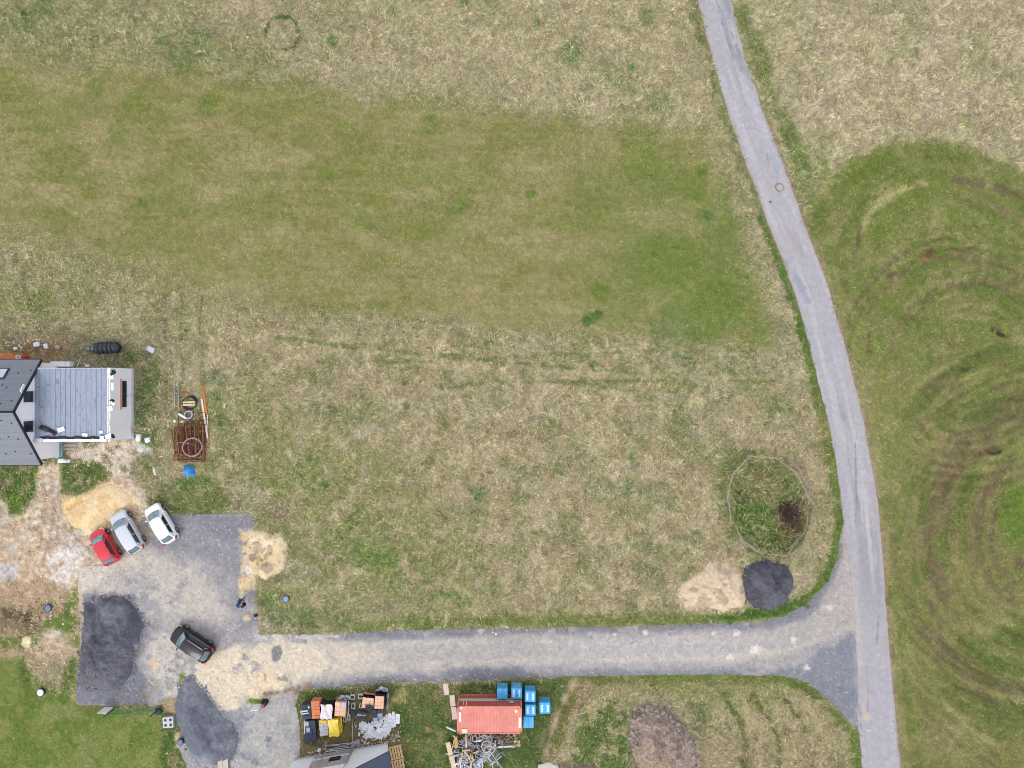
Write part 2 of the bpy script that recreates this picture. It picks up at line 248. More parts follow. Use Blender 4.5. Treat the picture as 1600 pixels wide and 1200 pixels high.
    p.poly((140, 138, 84), [(960, 1062), (1200, 1062), (1240, 1080), (1200, 1110), (1040, 1090)], 10, 8, 24, .7)
    for i in range(6):
        x = 1150 + i * 26
        p.line([(92, 104, 52), (186, 166, 128)][i % 2], [(x - 24, 1078 + i * 4), (x + 4, 1120 + i * 5), (x + 16, 1160), (x + 14, 1215)], 4, 3, 3, 16, .75, .8, 18, long=.5)
    p.ell((92, 112, 60), 1090, 1125, 14, 40, 10, 10, 10, 20, .7)
    p.ell((150, 134, 112), 1036, 1162, 66, 74, -25, 9, 12, 14, .7, .7, 9, bare=.5)
    p.poly((84, 106, 46), [(915, 1110), (950, 1090), (985, 1110), (985, 1180), (990, 1220), (900, 1220), (890, 1170)], 10, 12, 20, .85, .7, 14, long=1)
    p.ell((190, 166, 134), 1275, 1180, 26, 16, 0, 8, 8, 14, .6)
    p.ell((140, 116, 92), 1165, 1172, 20, 22, 0, 10, 8, 14, .5, .6)
    # strip between the two buildings, wheel ruts running up to the track
    p.poly((82, 100, 50), [(470, 1078), (560, 1074), (660, 1070), (740, 1068), (880, 1062), (905, 1075), (850, 1215), (850, 1400), (470, 1400), (462, 1110)], 5, 5, 20, .95, long=.5)
    p.mix((124, 124, 70), sst(.48, .6, fbm(X, Y, 24, 5, 4)) * sst(1062, 1075, Y) * sst(455, 480, X) * sst(890, 860, X) * .65)
    p.line((120, 112, 72), [(645, 1090), (650, 1120), (655, 1150), (655, 1210)], 9, 8, 5, 20, .55, .7, 18)
    p.line((124, 114, 74), [(672, 1110), (678, 1150), (680, 1210)], 6, 6, 5, 20, .55, .6, 16)
    p.poly((178, 156, 108), [(612, 1084), (630, 1070), (640, 1082), (634, 1096), (624, 1104), (612, 1096)], 5, 5, 10, .75, .7, 8, long=1)
    p.ell((140, 122, 92), 690, 1080, 24, 8, -25, 6, 5, 12, .7, .8)
    p.ell((134, 118, 90), 655, 1070, 10, 5, 0, 4, 4, 12, .7)
    p.ell((172, 152, 104), 752, 1082, 22, 8, -10, 6, 6, 10, .7, .7, long=1)
    p.ell((160, 142, 98), 690, 1149, 8, 7, 0, 4, 4, 8, .7, .7); p.ell((196, 166, 110), 668, 1140, 5, 3, 20, 2, 2, 5, .9)
    p.poly((150, 130, 98), [(840, 1150), (880, 1070), (905, 1060), (925, 1062), (900, 1100), (880, 1160), (860, 1215), (830, 1215)], 8, 8, 20, .6, .6, 18)
    for pts, w in (([(900, 1060), (893, 1078), (878, 1102), (868, 1128), (860, 1150), (852, 1185)], 5), ([(916, 1076), (905, 1092), (897, 1118), (890, 1150), (884, 1180)], 6.5)):
        p.line((178, 157, 130), pts, w * .8, 3.5, 4, 12, .85, .78, 10, bare=.75)
    p.line((120, 112, 62), [(896, 1084), (888, 1110), (880, 1140), (870, 1165)], 6, 3, 3, 12, .8)
    for i in range(5):
        p.line((132, 112, 86), [(948 - i * 7, 1058), (926 - i * 5, 1084), (908 - i * 3, 1108)], 1.3, 1.2, 1, 10, .8, bare=.6)
    p.line((196, 172, 128), [(950, 1086), (930, 1096), (912, 1116)], 2, 2, 2, 10, .8)
    p.poly((206, 198, 186), [(848, 1192), (868, 1190), (870, 1205), (846, 1210)], 2, 3, 6, .8, bare=1)
    p.ell((104, 92, 82), 898, 1197, 26, 7, 0, 3, 4, 8, .9, bare=1)
    p.poly((138, 120, 88), [(470, 1110), (486, 1096), (560, 1080), (610, 1080), (625, 1150), (630, 1180), (590, 1190), (455, 1200), (462, 1150)], 6, 6, 14, .85, .9, 10, bare=.75)
    p.poly((124, 104, 72), [(500, 1156), (620, 1140), (628, 1156), (604, 1164), (530, 1182), (480, 1186)], 5, 6, 8, .8, .8, 7, bare=.9)
    # house plot, lawn and soil on the left
    p.poly((150, 138, 104), [(-200, 505), (60, 505), (200, 520), (250, 560), (265, 600), (250, 720), (250, 790), (-200, 790)], 14, 10, 24, .75, bare=.15)
    p.poly((158, 138, 108), [(-200, 515), (110, 515), (125, 560), (60, 575), (-200, 575)], 5, 6, 16, .8, bare=.6)
    p.ell((138, 104, 70), 60, 548, 45, 11, 0, 5, 5, 10, .8, .8, bare=.8); p.ell((206, 140, 80), 5, 557, 40, 5, 0, 2, 2, 10, .9, bare=1)
    p.ell((184, 160, 128), 105, 505, 34, 9, 0, 6, 6, 12, .6)
    p.poly((94, 112, 56), [(190, 548), (240, 548), (256, 600), (246, 660), (252, 720), (225, 740), (214, 690), (214, 590)], 8, 8, 14, .85, .62, 11, long=.8)
    p.line((158, 142, 112), [(262, 470), (256, 520), (262, 600), (256, 640)], 9, 6, 5, 20, .6, .8, 16, bare=.2)
    p.line((118, 110, 74), [(260, 462), (256, 520), (261, 575), (258, 640)], 2, 2, 2, 14, .8, .8, 16, long=.3)
    p.line((190, 170, 138), [(272, 462), (268, 520), (273, 575), (270, 640)], 2, 2, 2, 14, .8, .8, 16, long=.3)
    p.line((120, 113, 76), [(285, 462), (281, 520), (286, 575), (283, 640)], 2, 2, 2, 14, .8, .8, 16, long=.3)
    p.line((186, 168, 134), [(304, 462), (300, 520), (305, 575), (302, 640)], 2, 2, 2, 14, .8, .8, 16, long=.3)
    p.line((120, 114, 76), [(316, 462), (312, 520), (317, 575), (314, 640)], 2, 2, 2, 14, .8, .8, 16, long=.3)
    p.line((124, 118, 80), [(300, 520), (312, 570), (316, 600)], 2.2, 2, 2, 12, .4, .7, 12)
    p.poly((206, 190, 172), [(104, 690), (170, 686), (214, 684), (222, 700), (210, 720), (196, 760), (176, 765), (166, 730), (140, 720), (112, 716)], 5, 6, 12, .9, .88, 9, bare=1)
    p.poly((86, 112, 46), [(-200, 728), (62, 726), (66, 752), (52, 778), (34, 790), (28, 805), (12, 800), (0, 770), (-200, 760)], 5, 8, 9, .95, .7, 8, long=.7)
    p.poly((92, 112, 52), [(94, 722), (156, 722), (170, 745), (140, 768), (124, 776), (104, 772), (96, 750)], 5, 8, 8, .95, .66, 7, long=.7)
    p.poly((208, 190, 166), [(64, 728), (94, 722), (94, 772), (104, 780), (130, 776), (150, 764), (170, 752), (200, 738), (232, 776), (232, 806), (215, 840), (190, 870), (122, 905), (120, 960), (70, 930), (0, 920), (-200, 920), (-200, 770), (0, 770), (14, 806), (34, 800), (56, 778)],
           5, 6, 14, .95, bare=1)
    SO = sst(735, 760, Y) * sst(1040, 1000, Y) * sst(240, 200, X) * p.C[:, 3]
    p.mix((168, 142, 118), sst(.48, .62, fbm(X, Y, 17, 2, 5)) * SO * .65); p.mix((190, 184, 178), sst(.54, .64, fbm(X, Y, 12, 6, 5)) * SO * .6); p.mix((150, 128, 106), sst(.5, .62, fbm(X * .35, Y + X * .2, 9, 4, 4)) * SO * .5)
    for q in ([(80, 740), (84, 790), (78, 850), (60, 900)], [(66, 740), (70, 800), (64, 850), (40, 890)], [(-20, 880), (40, 872), (90, 850), (140, 842)], [(-20, 905), (50, 900), (110, 880)]): p.line((158, 134, 112), q, 2.2, 2, 2, 10, .7, .75, 10)
    p.poly((222, 190, 142), [(96, 780), (130, 776), (152, 756), (176, 750), (196, 762), (214, 790), (190, 805), (170, 820), (150, 836), (120, 832), (104, 810)], 6, 6, 16, .95, bare=1)
    p.ell((208, 168, 114), 122, 796, 20, 9, 20, 5, 5, 8, .7); p.ell((192, 154, 104), 155, 776, 9, 6, 0, 2, 2, 6, .8); p.ell((176, 146, 110), 150, 806, 26, 10, -35, 6, 5, 10, .5)
    p.line((122, 100, 76), [(148, 822), (152, 814), (160, 804)], 1.3, 1, 1, 5, .9)
    p.ell((120, 126, 76), 112, 822, 9, 6, 0, 3, 4, 6, .8, .7); p.ell((186, 178, 170), 127, 828, 7, 6, 0, 2, 3, 6, .9)
    p.ell((88, 112, 46), 38, 760, 14, 8, 0, 5, 6, 8, .7, .7); p.ell((92, 116, 44), 24, 785, 12, 20, -20, 5, 5, 8, .8, .8, long=.7)
    p.poly((196, 170, 142), [(-200, 800), (30, 800), (60, 860), (90, 900), (60, 940), (-200, 950)], 8, 10, 20, .6, .7, 18, bare=1)
    p.poly((214, 204, 198), [(70, 870), (110, 850), (140, 860), (120, 890), (112, 930), (80, 910)], 8, 8, 16, .8, .8, 14, bare=1)
    p.poly((182, 176, 172), [(-200, 884), (10, 880), (28, 882), (32, 902), (0, 916), (-200, 918)], 4, 4, 12, .9, bare=1)
    p.ell((188, 146, 106), 14, 928, 28, 12, -15, 8, 6, 12, .7, .8, bare=1); p.ell((166, 128, 104), 55, 930, 26, 22, 0, 8, 8, 14, .5, bare=1)
    p.poly((170, 146, 118), [(-200, 910), (70, 905), (122, 920), (125, 1050), (100, 1080), (60, 1060), (-200, 1040)], 6, 8, 20, .8, .9, 14, bare=.9)
    p.ell((88, 76, 56), 30, 963, 34, 12, 10, 6, 6, 8, .85, .7, 7, bare=.5); p.ell((104, 88, 70), 25, 985, 40, 16, 0, 8, 8, 7, .5, .5, 6)
    p.poly((92, 116, 46), [(122, 920), (118, 980), (124, 1018), (112, 1030), (100, 1000), (92, 985), (68, 980), (72, 970), (95, 965), (104, 935), (114, 918)], 4, 5, 8, .9, .72, 7, long=.7)
    p.poly((100, 116, 52), [(-200, 992), (30, 996), (60, 990), (80, 1002), (50, 1012), (-200, 1030)], 4, 5, 8, .8, .75, 7, long=.7)
    p.ell((196, 172, 150), 84, 1010, 34, 26, 0, 8, 8, 12, .7, .85, 12, bare=1); p.ell((226, 202, 166), 41, 1004, 8, 9, 0, 1.5, 1.5, 6, 1, bare=1)
    p.ell((216, 206, 196), 84, 992, 12, 6, 0, 4, 4, 8, .6, bare=1)
    p.poly((120, 130, 68), [(-200, 1020), (36, 1030), (56, 1076), (98, 1086), (120, 1098), (250, 1116), (254, 1150), (258, 1400), (-200, 1400)], 6, 6, 20, 1, bare=0, long=.25)
    LW = sst(1030, 1060, Y) * sst(262, 250, X)
    p.mix((140, 142, 86), sst(.5, .62, fbm(X, Y, 30, 5, 4)) * LW * .6); p.mix((96, 118, 46), sst(.52, .62, fbm(X, Y, 22, 2, 4)) * LW * .6)
    p.ell((160, 146, 116), 75, 1048, 28, 24, 20, 8, 8, 14, .8, .8, bare=.7); p.ell((82, 104, 44), 40, 1055, 12, 18, -30, 6, 6, 10, .7, .8)
    p.line((84, 108, 46), [(112, 1030), (108, 1060), (100, 1090)], 8, 4, 5, 10, .8, .8, 9)
    p.poly((78, 102, 44), [(250, 1112), (276, 1112), (284, 1150), (292, 1200), (300, 1260), (310, 1400), (256, 1400)], 4, 4, 10, .9, .9, 10, long=.6)
    p.ell((148, 136, 96), 275, 1190, 12, 14, 0, 4, 5, 7, .8, .7)
    p.poly((112, 112, 66), [(120, 1102), (240, 1100), (262, 1098), (262, 1114), (160, 1118), (118, 1110)], 4, 5, 10, .8, .85, 8)
    p.poly((176, 148, 120), [(244, 1090), (276, 1082), (284, 1100), (282, 1122), (256, 1112)], 4, 4, 8, .85, bare=.8)
    p.poly((222, 192, 140), [(272, 1150), (282, 1142), (290, 1172), (272, 1168)], 2, 3, 6, .95, bare=1)
    p.ell((152, 132, 104), 430, 800, 30, 14, 20, 8, 8, 12, .6, .7, bare=.3); p.ell((170, 146, 120), 290, 838, 12, 10, 0, 5, 5, 8, .5)
    p.poly((104, 114, 60), [(230, 780), (300, 740), (350, 760), (380, 800), (260, 802), (232, 800)], 8, 8, 16, .75, .75, 12, long=.7)
    p.ell((186, 150, 122), 274, 732, 5, 14, 8, 2.5, 3, 7, .9, bare=1); p.ell((84, 112, 52), 300, 752, 24, 10, 0, 6, 6, 10, .7, .8)
    p.ell((206, 202, 196), 226, 703, 12, 7, 20, 3, 4, 6, .8, bare=1)
    p.poly((150, 138, 100), [(262, 604), (286, 600), (314, 592), (328, 600), (330, 690), (324, 728), (310, 750), (282, 750), (264, 716)], 5, 5, 12, .35, long=.05, bare=.45)
    # dip with the ring of rails
    p.poly((98, 112, 56), [(1128, 700), (1190, 706), (1240, 725), (1262, 770), (1262, 840), (1225, 872), (1180, 872), (1140, 838), (1122, 790)], 10, 8, 14, .7, .75, 12, long=.8)
    p.poly((106, 116, 62), PIT, 3, 3, 10, .9, .9, 12, long=1.5)
    p.ell((134, 112, 86), 1195, 760, 42, 26, 20, 8, 8, 10, .6, .6, 7); p.ell((76, 108, 38), 1185, 815, 40, 34, 30, 8, 8, 9, .8, .7, 7); p.ell((70, 100, 42), 1230, 762, 10, 22, -25, 5, 5, 8, .7, .8)
    p.ell((58, 46, 40), 1230, 800, 16, 13, 10, 4, 5, 7, .95, .92, 7, bare=.8); p.ell((92, 70, 58), 1240, 815, 20, 26, 10, 5, 6, 7, .85, .8, 6, bare=.8); p.ell((112, 88, 76), 1252, 792, 9, 12, 0, 3, 3, 6, .8, bare=.8)
    p.ell((170, 150, 116), 1185, 842, 12, 8, 0, 4, 5, 6, .6, .7); p.ell((196, 168, 146), 1197, 827, 3, 6, -20, 1.5, 1.5, 4, .9)
    p.ell((184, 162, 128), 1280, 760, 16, 60, -8, 8, 6, 12, .6, .8, 10)
    p.line((180, 162, 126), PIT + PIT[:1], 5, 4, 4, 10, .45, .65, 8, long=1)
    p.mix((166, 152, 112), sst(-2, -8, sdf(PIT, X, Y)) * sst(.54, .62, fbm(X, Y, 9, 4, 4)) * .35)
    p.poly((196, 170, 136), [(1045, 935), (1080, 900), (1100, 880), (1130, 870), (1160, 885), (1172, 930), (1160, 960), (1090, 960)], 5, 6, 12, .7, .8, 9, bare=.6)
    # fine grain
    gb = (vn(X, Y, 3.2, 6) * .6 + vn(X, Y, 6, 7) * .4 - .5) * p.C[:, 3]; p.C[:, :3] *= (1 + .26 * gb)[:, None]
    g = vn(X, Y, 2.6, 1) * .55 + vn(X, Y, 5.5, 2) * .45 - .5
    amp = .22 + .08 * p.C[:, 4]
    p.C[:, :3] *= (1 + amp * 1.1 * g)[:, None]
    w = p.C[:, 4] * (1 - p.C[:, 3]); p.C[:, 2] *= 1 + .035 * np.clip(w, 0, 1); p.C[:, 0] *= 1 - .015 * np.clip(w, 0, 1)
    return p
# ---------------------------------------------------------------- colours of track, yard and road
def paint_gravel(X, Y):
    p = Paint(X, Y, (157, 152, 152), 1, 0)
    p.mix((174, 168, 162), sst(.48, .62, fbm(X * .5, Y, 40, 1, 5)) * .75); p.mix((140, 137, 141), sst(.52, .63, fbm(X * .7, Y, 22, 4, 5)) * .6)
    # track: dusty middle, dark loose edges
    top = [q for q in TRACK[2:15]]; bot = TRACK[17:31]
    p.line((174, 168, 162), [(470, 1035), (620, 1026), (800, 1019), (1000, 1017), (1160, 1012), (1250, 995), (1310, 960), (1335, 920)], 22, 14, 7, 40, .85)
    p.line((176, 170, 168), [(900, 1018), (1060, 1016), (1180, 1010)], 20, 10, 6, 40, .7)
    p.line((200, 188, 170), [(440, 1048), (620, 1042), (800, 1033), (960, 1030), (1130, 1030), (1230, 1018), (1300, 990)], 5, 5, 4, 40, .55, .7, 30)
    p.line((196, 186, 172), [(560, 1008), (760, 1002), (1000, 1001), (1150, 998), (1240, 975)], 4, 4, 4, 40, .45, .65, 30)
    p.line((124, 124, 132), top, 11, 5, 5, 24, .85, .9, 20)
    p.line((126, 127, 136), bot, 8, 5, 5, 24, .75, .85, 20)
    p.ell((122, 122, 130), 745, 1054, 60, 9, -3, 5, 6, 20, .9); p.line((128, 127, 132), [(560, 1064), (680, 1060)], 5, 4, 4, 20, .7)
    p.poly((124, 127, 136), [(1215, 1048), (1260, 1035), (1310, 1005), (1334, 985), (1338, 1130), (1310, 1108), (1285, 1084), (1255, 1062)], 6, 6, 20, .85)
    p.poly((128, 128, 136), [(1180, 974), (1240, 958), (1276, 930), (1290, 940), (1255, 968), (1200, 985)], 5, 5, 14, .8)
    p.poly((172, 162, 156), [(1316, 825), (1334, 880), (1338, 985), (1300, 1000), (1270, 960), (1300, 915), (1312, 870)], 8, 8, 24, .7)
    p.line((190, 174, 156), [(1320, 830), (1328, 900), (1336, 1000)], 4, 4, 4, 20, .6, .7)
    for x, y, r in [(1008, 988, 5), (1150, 990, 6), (1180, 1014, 8), (1116, 990, 4), (1260, 1043, 6), (1240, 1000, 6), (1295, 950, 5), (960, 991, 3), (860, 1003, 3), (1140, 1026, 6)]:
        p.ell((216, 206, 192), x, y, r, r * .8, 0, r * .4, r * .5, 4, .85)
    # yard
    p.poly((137, 135, 140), [(225, 805), (396, 800), (402, 975), (380, 985), (360, 900), (300, 860), (250, 860), (225, 840)], 10, 10, 30, .85, .9, 24)
    p.poly((126, 124, 132), [(290, 803), (397, 803), (398, 850), (330, 840)], 8, 8, 20, .7)
    p.poly((192, 182, 170), [(122, 905), (140, 886), (190, 870), (250, 862), (300, 880), (340, 920), (360, 960), (300, 970), (230, 960), (210, 925), (124, 945)], 12, 14, 28, .8, .78, 20)
    p.poly((150, 147, 148), [(170, 880), (240, 900), (260, 1000), (230, 1020), (215, 930)], 12, 10, 22, .6, .7, 16)
    p.poly((198, 188, 176), [(232, 1000), (262, 985), (300, 1040), (300, 1080), (262, 1086), (240, 1060), (225, 1030)], 8, 8, 18, .85, .85, 14)
    p.ell((216, 184, 140), 240, 1040, 6, 10, 0, 3, 4, 8, .6); p.line((182, 176, 172), [(262, 1020), (256, 1064)], 3, 2, 2, 10, .7)
    p.poly((220, 204, 178), [(312, 1034), (340, 1020), (400, 1008), (450, 1000), (500, 1010), (520, 1040), (480, 1060), (440, 1080), (410, 1100), (380, 1095), (370, 1120), (345, 1110), (325, 1080), (305, 1055)], 7, 8, 18, .92, .92, 16)
    p.poly((206, 192, 172), [(400, 990), (470, 994), (540, 1000), (600, 1020), (560, 1046), (480, 1060), (420, 1050), (390, 1020)], 12, 10, 28, .75, .85, 24)
    p.ell((222, 200, 168), 415, 1066, 28, 16, 0, 6, 6, 12, .8); p.line((134, 110, 84), [(412, 1084), (440, 1082), (466, 1072)], 2.4, 2, 3, 8, .7, .7, 8)
    p.ell((132, 112, 92), 474, 1080, 18, 9, -25, 4, 4, 10, .85); p.ell((118, 116, 118), 432, 1020, 8, 12, 8, 2, 2, 6, .85); p.ell((128, 124, 126), 443, 1060, 12, 6, 15, 3, 4, 6, .7, .8)
    p.arc((150, 130, 108), 406, 1058, 9, 0, 360, 1.4, na=2, soft=1.5, amt=.6, cov=.6, cs=5)
    p.ell((98, 122, 48), 403, 1096, 13, 5, 0, 2, 3, 5, .95, .75); p.ell((100, 122, 44), 284, 1058, 4, 9, 20, 2, 2, 5, .9)
    p.poly((174, 170, 164), [(372, 1110), (462, 1092), (470, 1160), (466, 1400), (330, 1400), (340, 1190), (370, 1170)], 8, 8, 20, .9)
    p.mix((150, 150, 152), sst(.52, .62, fbm(X, Y, 16, 2, 5)) * sst(1095, 1115, Y) * sst(360, 380, X) * .6)
    p.ell((120, 120, 124), 420, 1154, 5, 5, 0, 1, 2, 4, .8); p.ell((132, 132, 136), 419, 1165, 4, 3, 0, 1, 2, 4, .7); p.line((126, 126, 132), [(372, 1176), (384, 1184), (400, 1190)], 5, 4, 4, 8, .75, .8, 7)
    p.poly((136, 138, 144), [(345, 1112), (380, 1108), (390, 1120), (376, 1150), (374, 1180), (350, 1170)], 5, 6, 10, .85, .8, 8)
    p.poly((118, 118, 126), [(119, 1101), (121, 1040), (210, 1040), (230, 1060), (232, 1104)], 5, 5, 16, .9)
    p.poly((110, 110, 118), [(124, 930), (150, 925), (215, 935), (232, 975), (215, 1040), (205, 1075), (124, 1080)], 7, 8, 16, .75)
    p.poly((196, 178, 158), [(121, 905), (130, 905), (132, 940), (128, 1010), (122, 1050)], 3, 3, 9, .8)
    for x, y, r in [(238, 1068, 10), (226, 1088, 8), (190, 1090, 7), (136, 1073, 4), (215, 1022, 5), (262, 1094, 8), (265, 1076, 5)]:
        p.ell((128, 124, 78), x, y, r, r * .6, 0, 3, 4, 5, .65, .65, 5)
    p.poly((222, 194, 146), [(378, 830), (400, 824), (404, 905), (392, 925), (378, 930), (374, 890)], 6, 6, 12, .85, .85, 10)
    p.ell((222, 216, 208), 392, 888, 12, 9, 0, 5, 5, 8, .8); p.ell((218, 190, 150), 377, 918, 5, 12, 0, 3, 3, 6, .8); p.ell((220, 186, 148), 386, 966, 6, 5, 0, 2, 2, 5, .8)
    p.poly((206, 200, 196), [(398, 990), (470, 991), (540, 990), (530, 996), (470, 999), (402, 1000)], 3, 4, 8, .8, .7, 6)
    p.poly((202, 172, 128), [(222, 806), (244, 806), (232, 850), (205, 868), (190, 868), (212, 838)], 8, 8, 14, .6, .8, 10)
    p.poly((206, 194, 178), [(118, 880), (165, 878), (200, 866), (222, 838), (236, 838), (210, 880), (160, 900), (136, 920), (118, 930)], 8, 10, 12, .85, .8, 10)
    g = vn(X, Y, 1.9, 1) * .5 + vn(X, Y, 4, 2) * .5 - .5
    p.C[:, :3] *= (1 + .24 * g)[:, None]
    sp = vn(X, Y, 2.4, 3); p.mix((226, 222, 218), sst(.9, .97, sp) * .6); p.mix((100, 98, 102), sst(.14, .03, vn(X, Y, 2.6, 5)) * .5)
    return p

def road_edges(t):
    """left and right edge of the road at photo row t, and its heading"""
    l = np.interp(t, [q[1] for q in ROAD_L], [q[0] for q in ROAD_L]); r = np.interp(t, [q[1] for q in ROAD_R], [q[0] for q in ROAD_R])
    return l, r
def paint_road(X, Y):
    l, r = road_edges(Y); u = (X - l) / (r - l)
    p = Paint(X, Y, (167, 163, 165), 1, 0)
    xs = (X - (l + r) / 2)                                   # follows the road
    ln = lambda s, k, n=4: fbm(xs, Y * .06, s, k, n)
    p.mix((162, 159, 168), sst(.48, .62, ln(5, 1)) * .5); p.mix((184, 180, 184), sst(.5, .64, ln(7, 3)) * .5)
    p.mix((166, 160, 162), sst(.5, .64, fbm(X, Y, 60, 2)) * .5)
    p.mix((158, 150, 150), np.exp(-((u - .56 - .05 * (fbm(X * 0, Y, 80, 5) - .5)) / .04) ** 2) * sst(330, 240, Y) * .8 * sst(.4, .55, fbm(xs, Y * .3, 12, 5)))
    p.mix((134, 131, 138), np.exp(-((u - .46) / .1) ** 2) * sst(600, 680, Y) * sst(850, 780, Y) * .75 * sst(.33, .5, fbm(xs, Y * .15, 8, 6)))
    p.mix((146, 140, 144), np.exp(-((u - .5) / .22) ** 2) * sst(780, 860, Y) * sst(1010, 900, Y) * .6)
    p.mix((140, 137, 143), np.exp(-((u - .82) / .14) ** 2) * sst(700, 860, Y) * sst(1000, 900, Y) * .6 * sst(.4, .55, fbm(xs, Y * .1, 7, 2)))
    p.mix((190, 184, 184), np.exp(-((u - .66) / .05) ** 2) * sst(700, 800, Y) * sst(960, 860, Y) * .7)
    p.mix((166, 162, 168), sst(980, 1060, Y) * .6)
    p.mix((150, 148, 156), sst(.3, .0, u) * sst(30, 0, Y) * .6); p.mix((132, 134, 142), np.exp(-((u - .86) / .13) ** 2) * sst(150, 60, Y) * .75 * sst(.4, .52, fbm(xs, Y * .2, 8, 4)))
    p.line((178, 170, 168), [(1337, 940), (1342, 1000), (1344, 1040)], 4, 3, 2, 20, .8)
    for pts, w, c in [([(1243, 432), (1250, 444), (1254, 452), (1262, 470)], 5, (146, 150, 162)), ([(1205, 243), (1214, 262), (1210, 280)], 5, (158, 158, 166)), ([(1226, 408), (1230, 418)], 2.5, (150, 152, 160)),
                      ([(1243, 560), (1290, 574)], 0, 0), ([(1287, 515), (1290, 522)], 3.5, (158, 156, 166)), ([(1267, 519), (1269, 524)], 2.5, (160, 158, 166)), ([(1232, 325), (1240, 345)], 4, (166, 164, 170)),
                      ([(1240, 370), (1256, 400)], 6, (164, 156, 158)), ([(1128, 20), (1140, 70), (1160, 110)], 3, (146, 146, 152))]:
        if w: p.line(c, pts, w, 1.5, 2, 7, .85)
    p.arc((110, 104, 106), 1218, 293, 6, 0, 360, .9, soft=.9, na=1, ns=6, amt=.9); p.ell((182, 172, 160), 1218, 293, 5, 5, 0, 1, 1, 4, .7); p.ell((70, 66, 68), 1203.5, 315.5, 1.8, 1.8, 0, .6, 0, 4, .9)
    for pts in ([(1122, 10), (1130, 45), (1140, 72), (1146, 95)], [(1118, 0), (1127, 18)], [(1142, 50), (1158, 95)], [(1335, 1080), (1344, 1110), (1346, 1150)], [(1354, 1040), (1356, 1080), (1355, 1110)],
                [(1373, 960), (1371, 985), (1369, 1012)], [(1336, 690), (1338, 780), (1336, 820)], [(1198, 240), (1202, 262)], [(1143, 84), (1150, 96)], [(1185, 176), (1192, 178)]):
        p.line((120, 116, 122), pts, .5, .9, 1.2, 5, .75)
    p.ell((200, 176, 152), 1352, 1116, 4, 9, 0, 3, 3, 8, .7); p.ell((196, 174, 156), 1352, 1092, 4, 8, 0, 3, 3, 8, .5)
    p.mix((170, 154, 146), sst(.07, .0, u) * sst(700, 500, Y) * .8); p.mix((168, 146, 136), sst(.94, 1.0, u) * .7); p.mix((160, 152, 152), sst(.05, 0, u) * .4)
    g = vn(X, Y, 2, 1) * .5 + vn(X, Y, 4.5, 2) * .5 - .5
    p.C[:, :3] *= (1 + .12 * g)[:, None]
    p.mix((226, 224, 226), sst(.955, .985, vn(X, Y, 2.6, 3)) * .7)
    return p
# ---------------------------------------------------------------- materials
MATS = {}
def nodes_mat(name):
    m = bpy.data.materials.new(name); m.use_nodes = True; n = m.node_tree
    return m, n, n.nodes["Principled BSDF"]
def ground_mat(name, grain=0.12, gscale=9.0, bump=0.3, bscale=6.0, rough=0.95):
    """painted zones of the ground (colour attribute) broken up by node noise, with bump"""
    m, n, b = nodes_mat(name); N = n.nodes; L = n.links
    at = N.new("ShaderNodeAttribute"); at.attribute_name = "zone"
    co = N.new("ShaderNodeTexCoord")
    nz = N.new("ShaderNodeTexNoise"); nz.inputs["Scale"].default_value = gscale; nz.inputs["Detail"].default_value = 4; L.new(co.outputs["Object"], nz.inputs["Vector"])
    mr = N.new("ShaderNodeMapRange"); mr.inputs[1].default_value = .36; mr.inputs[2].default_value = .64; mr.inputs[3].default_value = 1 - grain; mr.inputs[4].default_value = 1 + grain
    L.new(nz.outputs[0], mr.inputs[0])
    mx = N.new("ShaderNodeMix"); mx.data_type = 'RGBA'; mx.blend_type = 'MULTIPLY'; mx.inputs[0].default_value = 1
    L.new(at.outputs["Color"], mx.inputs[6]); L.new(mr.outputs[0], mx.inputs[7]); L.new(mx.outputs[2], b.inputs["Base Color"])
    n2 = N.new("ShaderNodeTexNoise"); n2.inputs["Scale"].default_value = bscale; n2.inputs["Detail"].default_value = 5; L.new(co.outputs["Object"], n2.inputs["Vector"])
    bp = N.new("ShaderNodeBump"); bp.inputs["Strength"].default_value = bump; bp.inputs["Distance"].default_value = .08; L.new(n2.outputs[0], bp.inputs["Height"]); L.new(bp.outputs[0], b.inputs["Normal"])
    b.inputs["Roughness"].default_value = rough; b.inputs["Specular IOR Level"].default_value = .15
    return m
def mesh_np(name, V, F, colors=None, smooth=False):
    """mesh from arrays; F is (n,3) or (n,4)"""
    me = bpy.data.meshes.new(name); V = np.asarray(V, np.float32); F = np.asarray(F, np.int32); k = F.shape[1]
    me.vertices.add(len(V)); me.vertices.foreach_set("co", V.ravel())
    me.loops.add(F.size); me.loops.foreach_set("vertex_index", F.ravel())
    me.polygons.add(len(F)); me.polygons.foreach_set("loop_start", np.arange(0, F.size, k, dtype=np.int32)); me.polygons.foreach_set("loop_total", np.full(len(F), k, np.int32))
    if smooth: me.polygons.foreach_set("use_smooth", np.ones(len(F), bool))
    me.update(calc_edges=True)
    if colors is not None:
        at = me.color_attributes.new("zone", 'FLOAT_COLOR', 'POINT')
        c = np.ones((len(V), 4), np.float32); c[:, :3] = colors; at.data.foreach_set("color", c.ravel())
    return me
def link(name, me, mat=None, parent=None, **props):
    o = bpy.data.objects.new(name, me); COL.objects.link(o)
    if mat is not None: me.materials.append(mat)
    if parent is not None: o.parent = parent
    for k, v in props.items(): o[k] = v
    return o

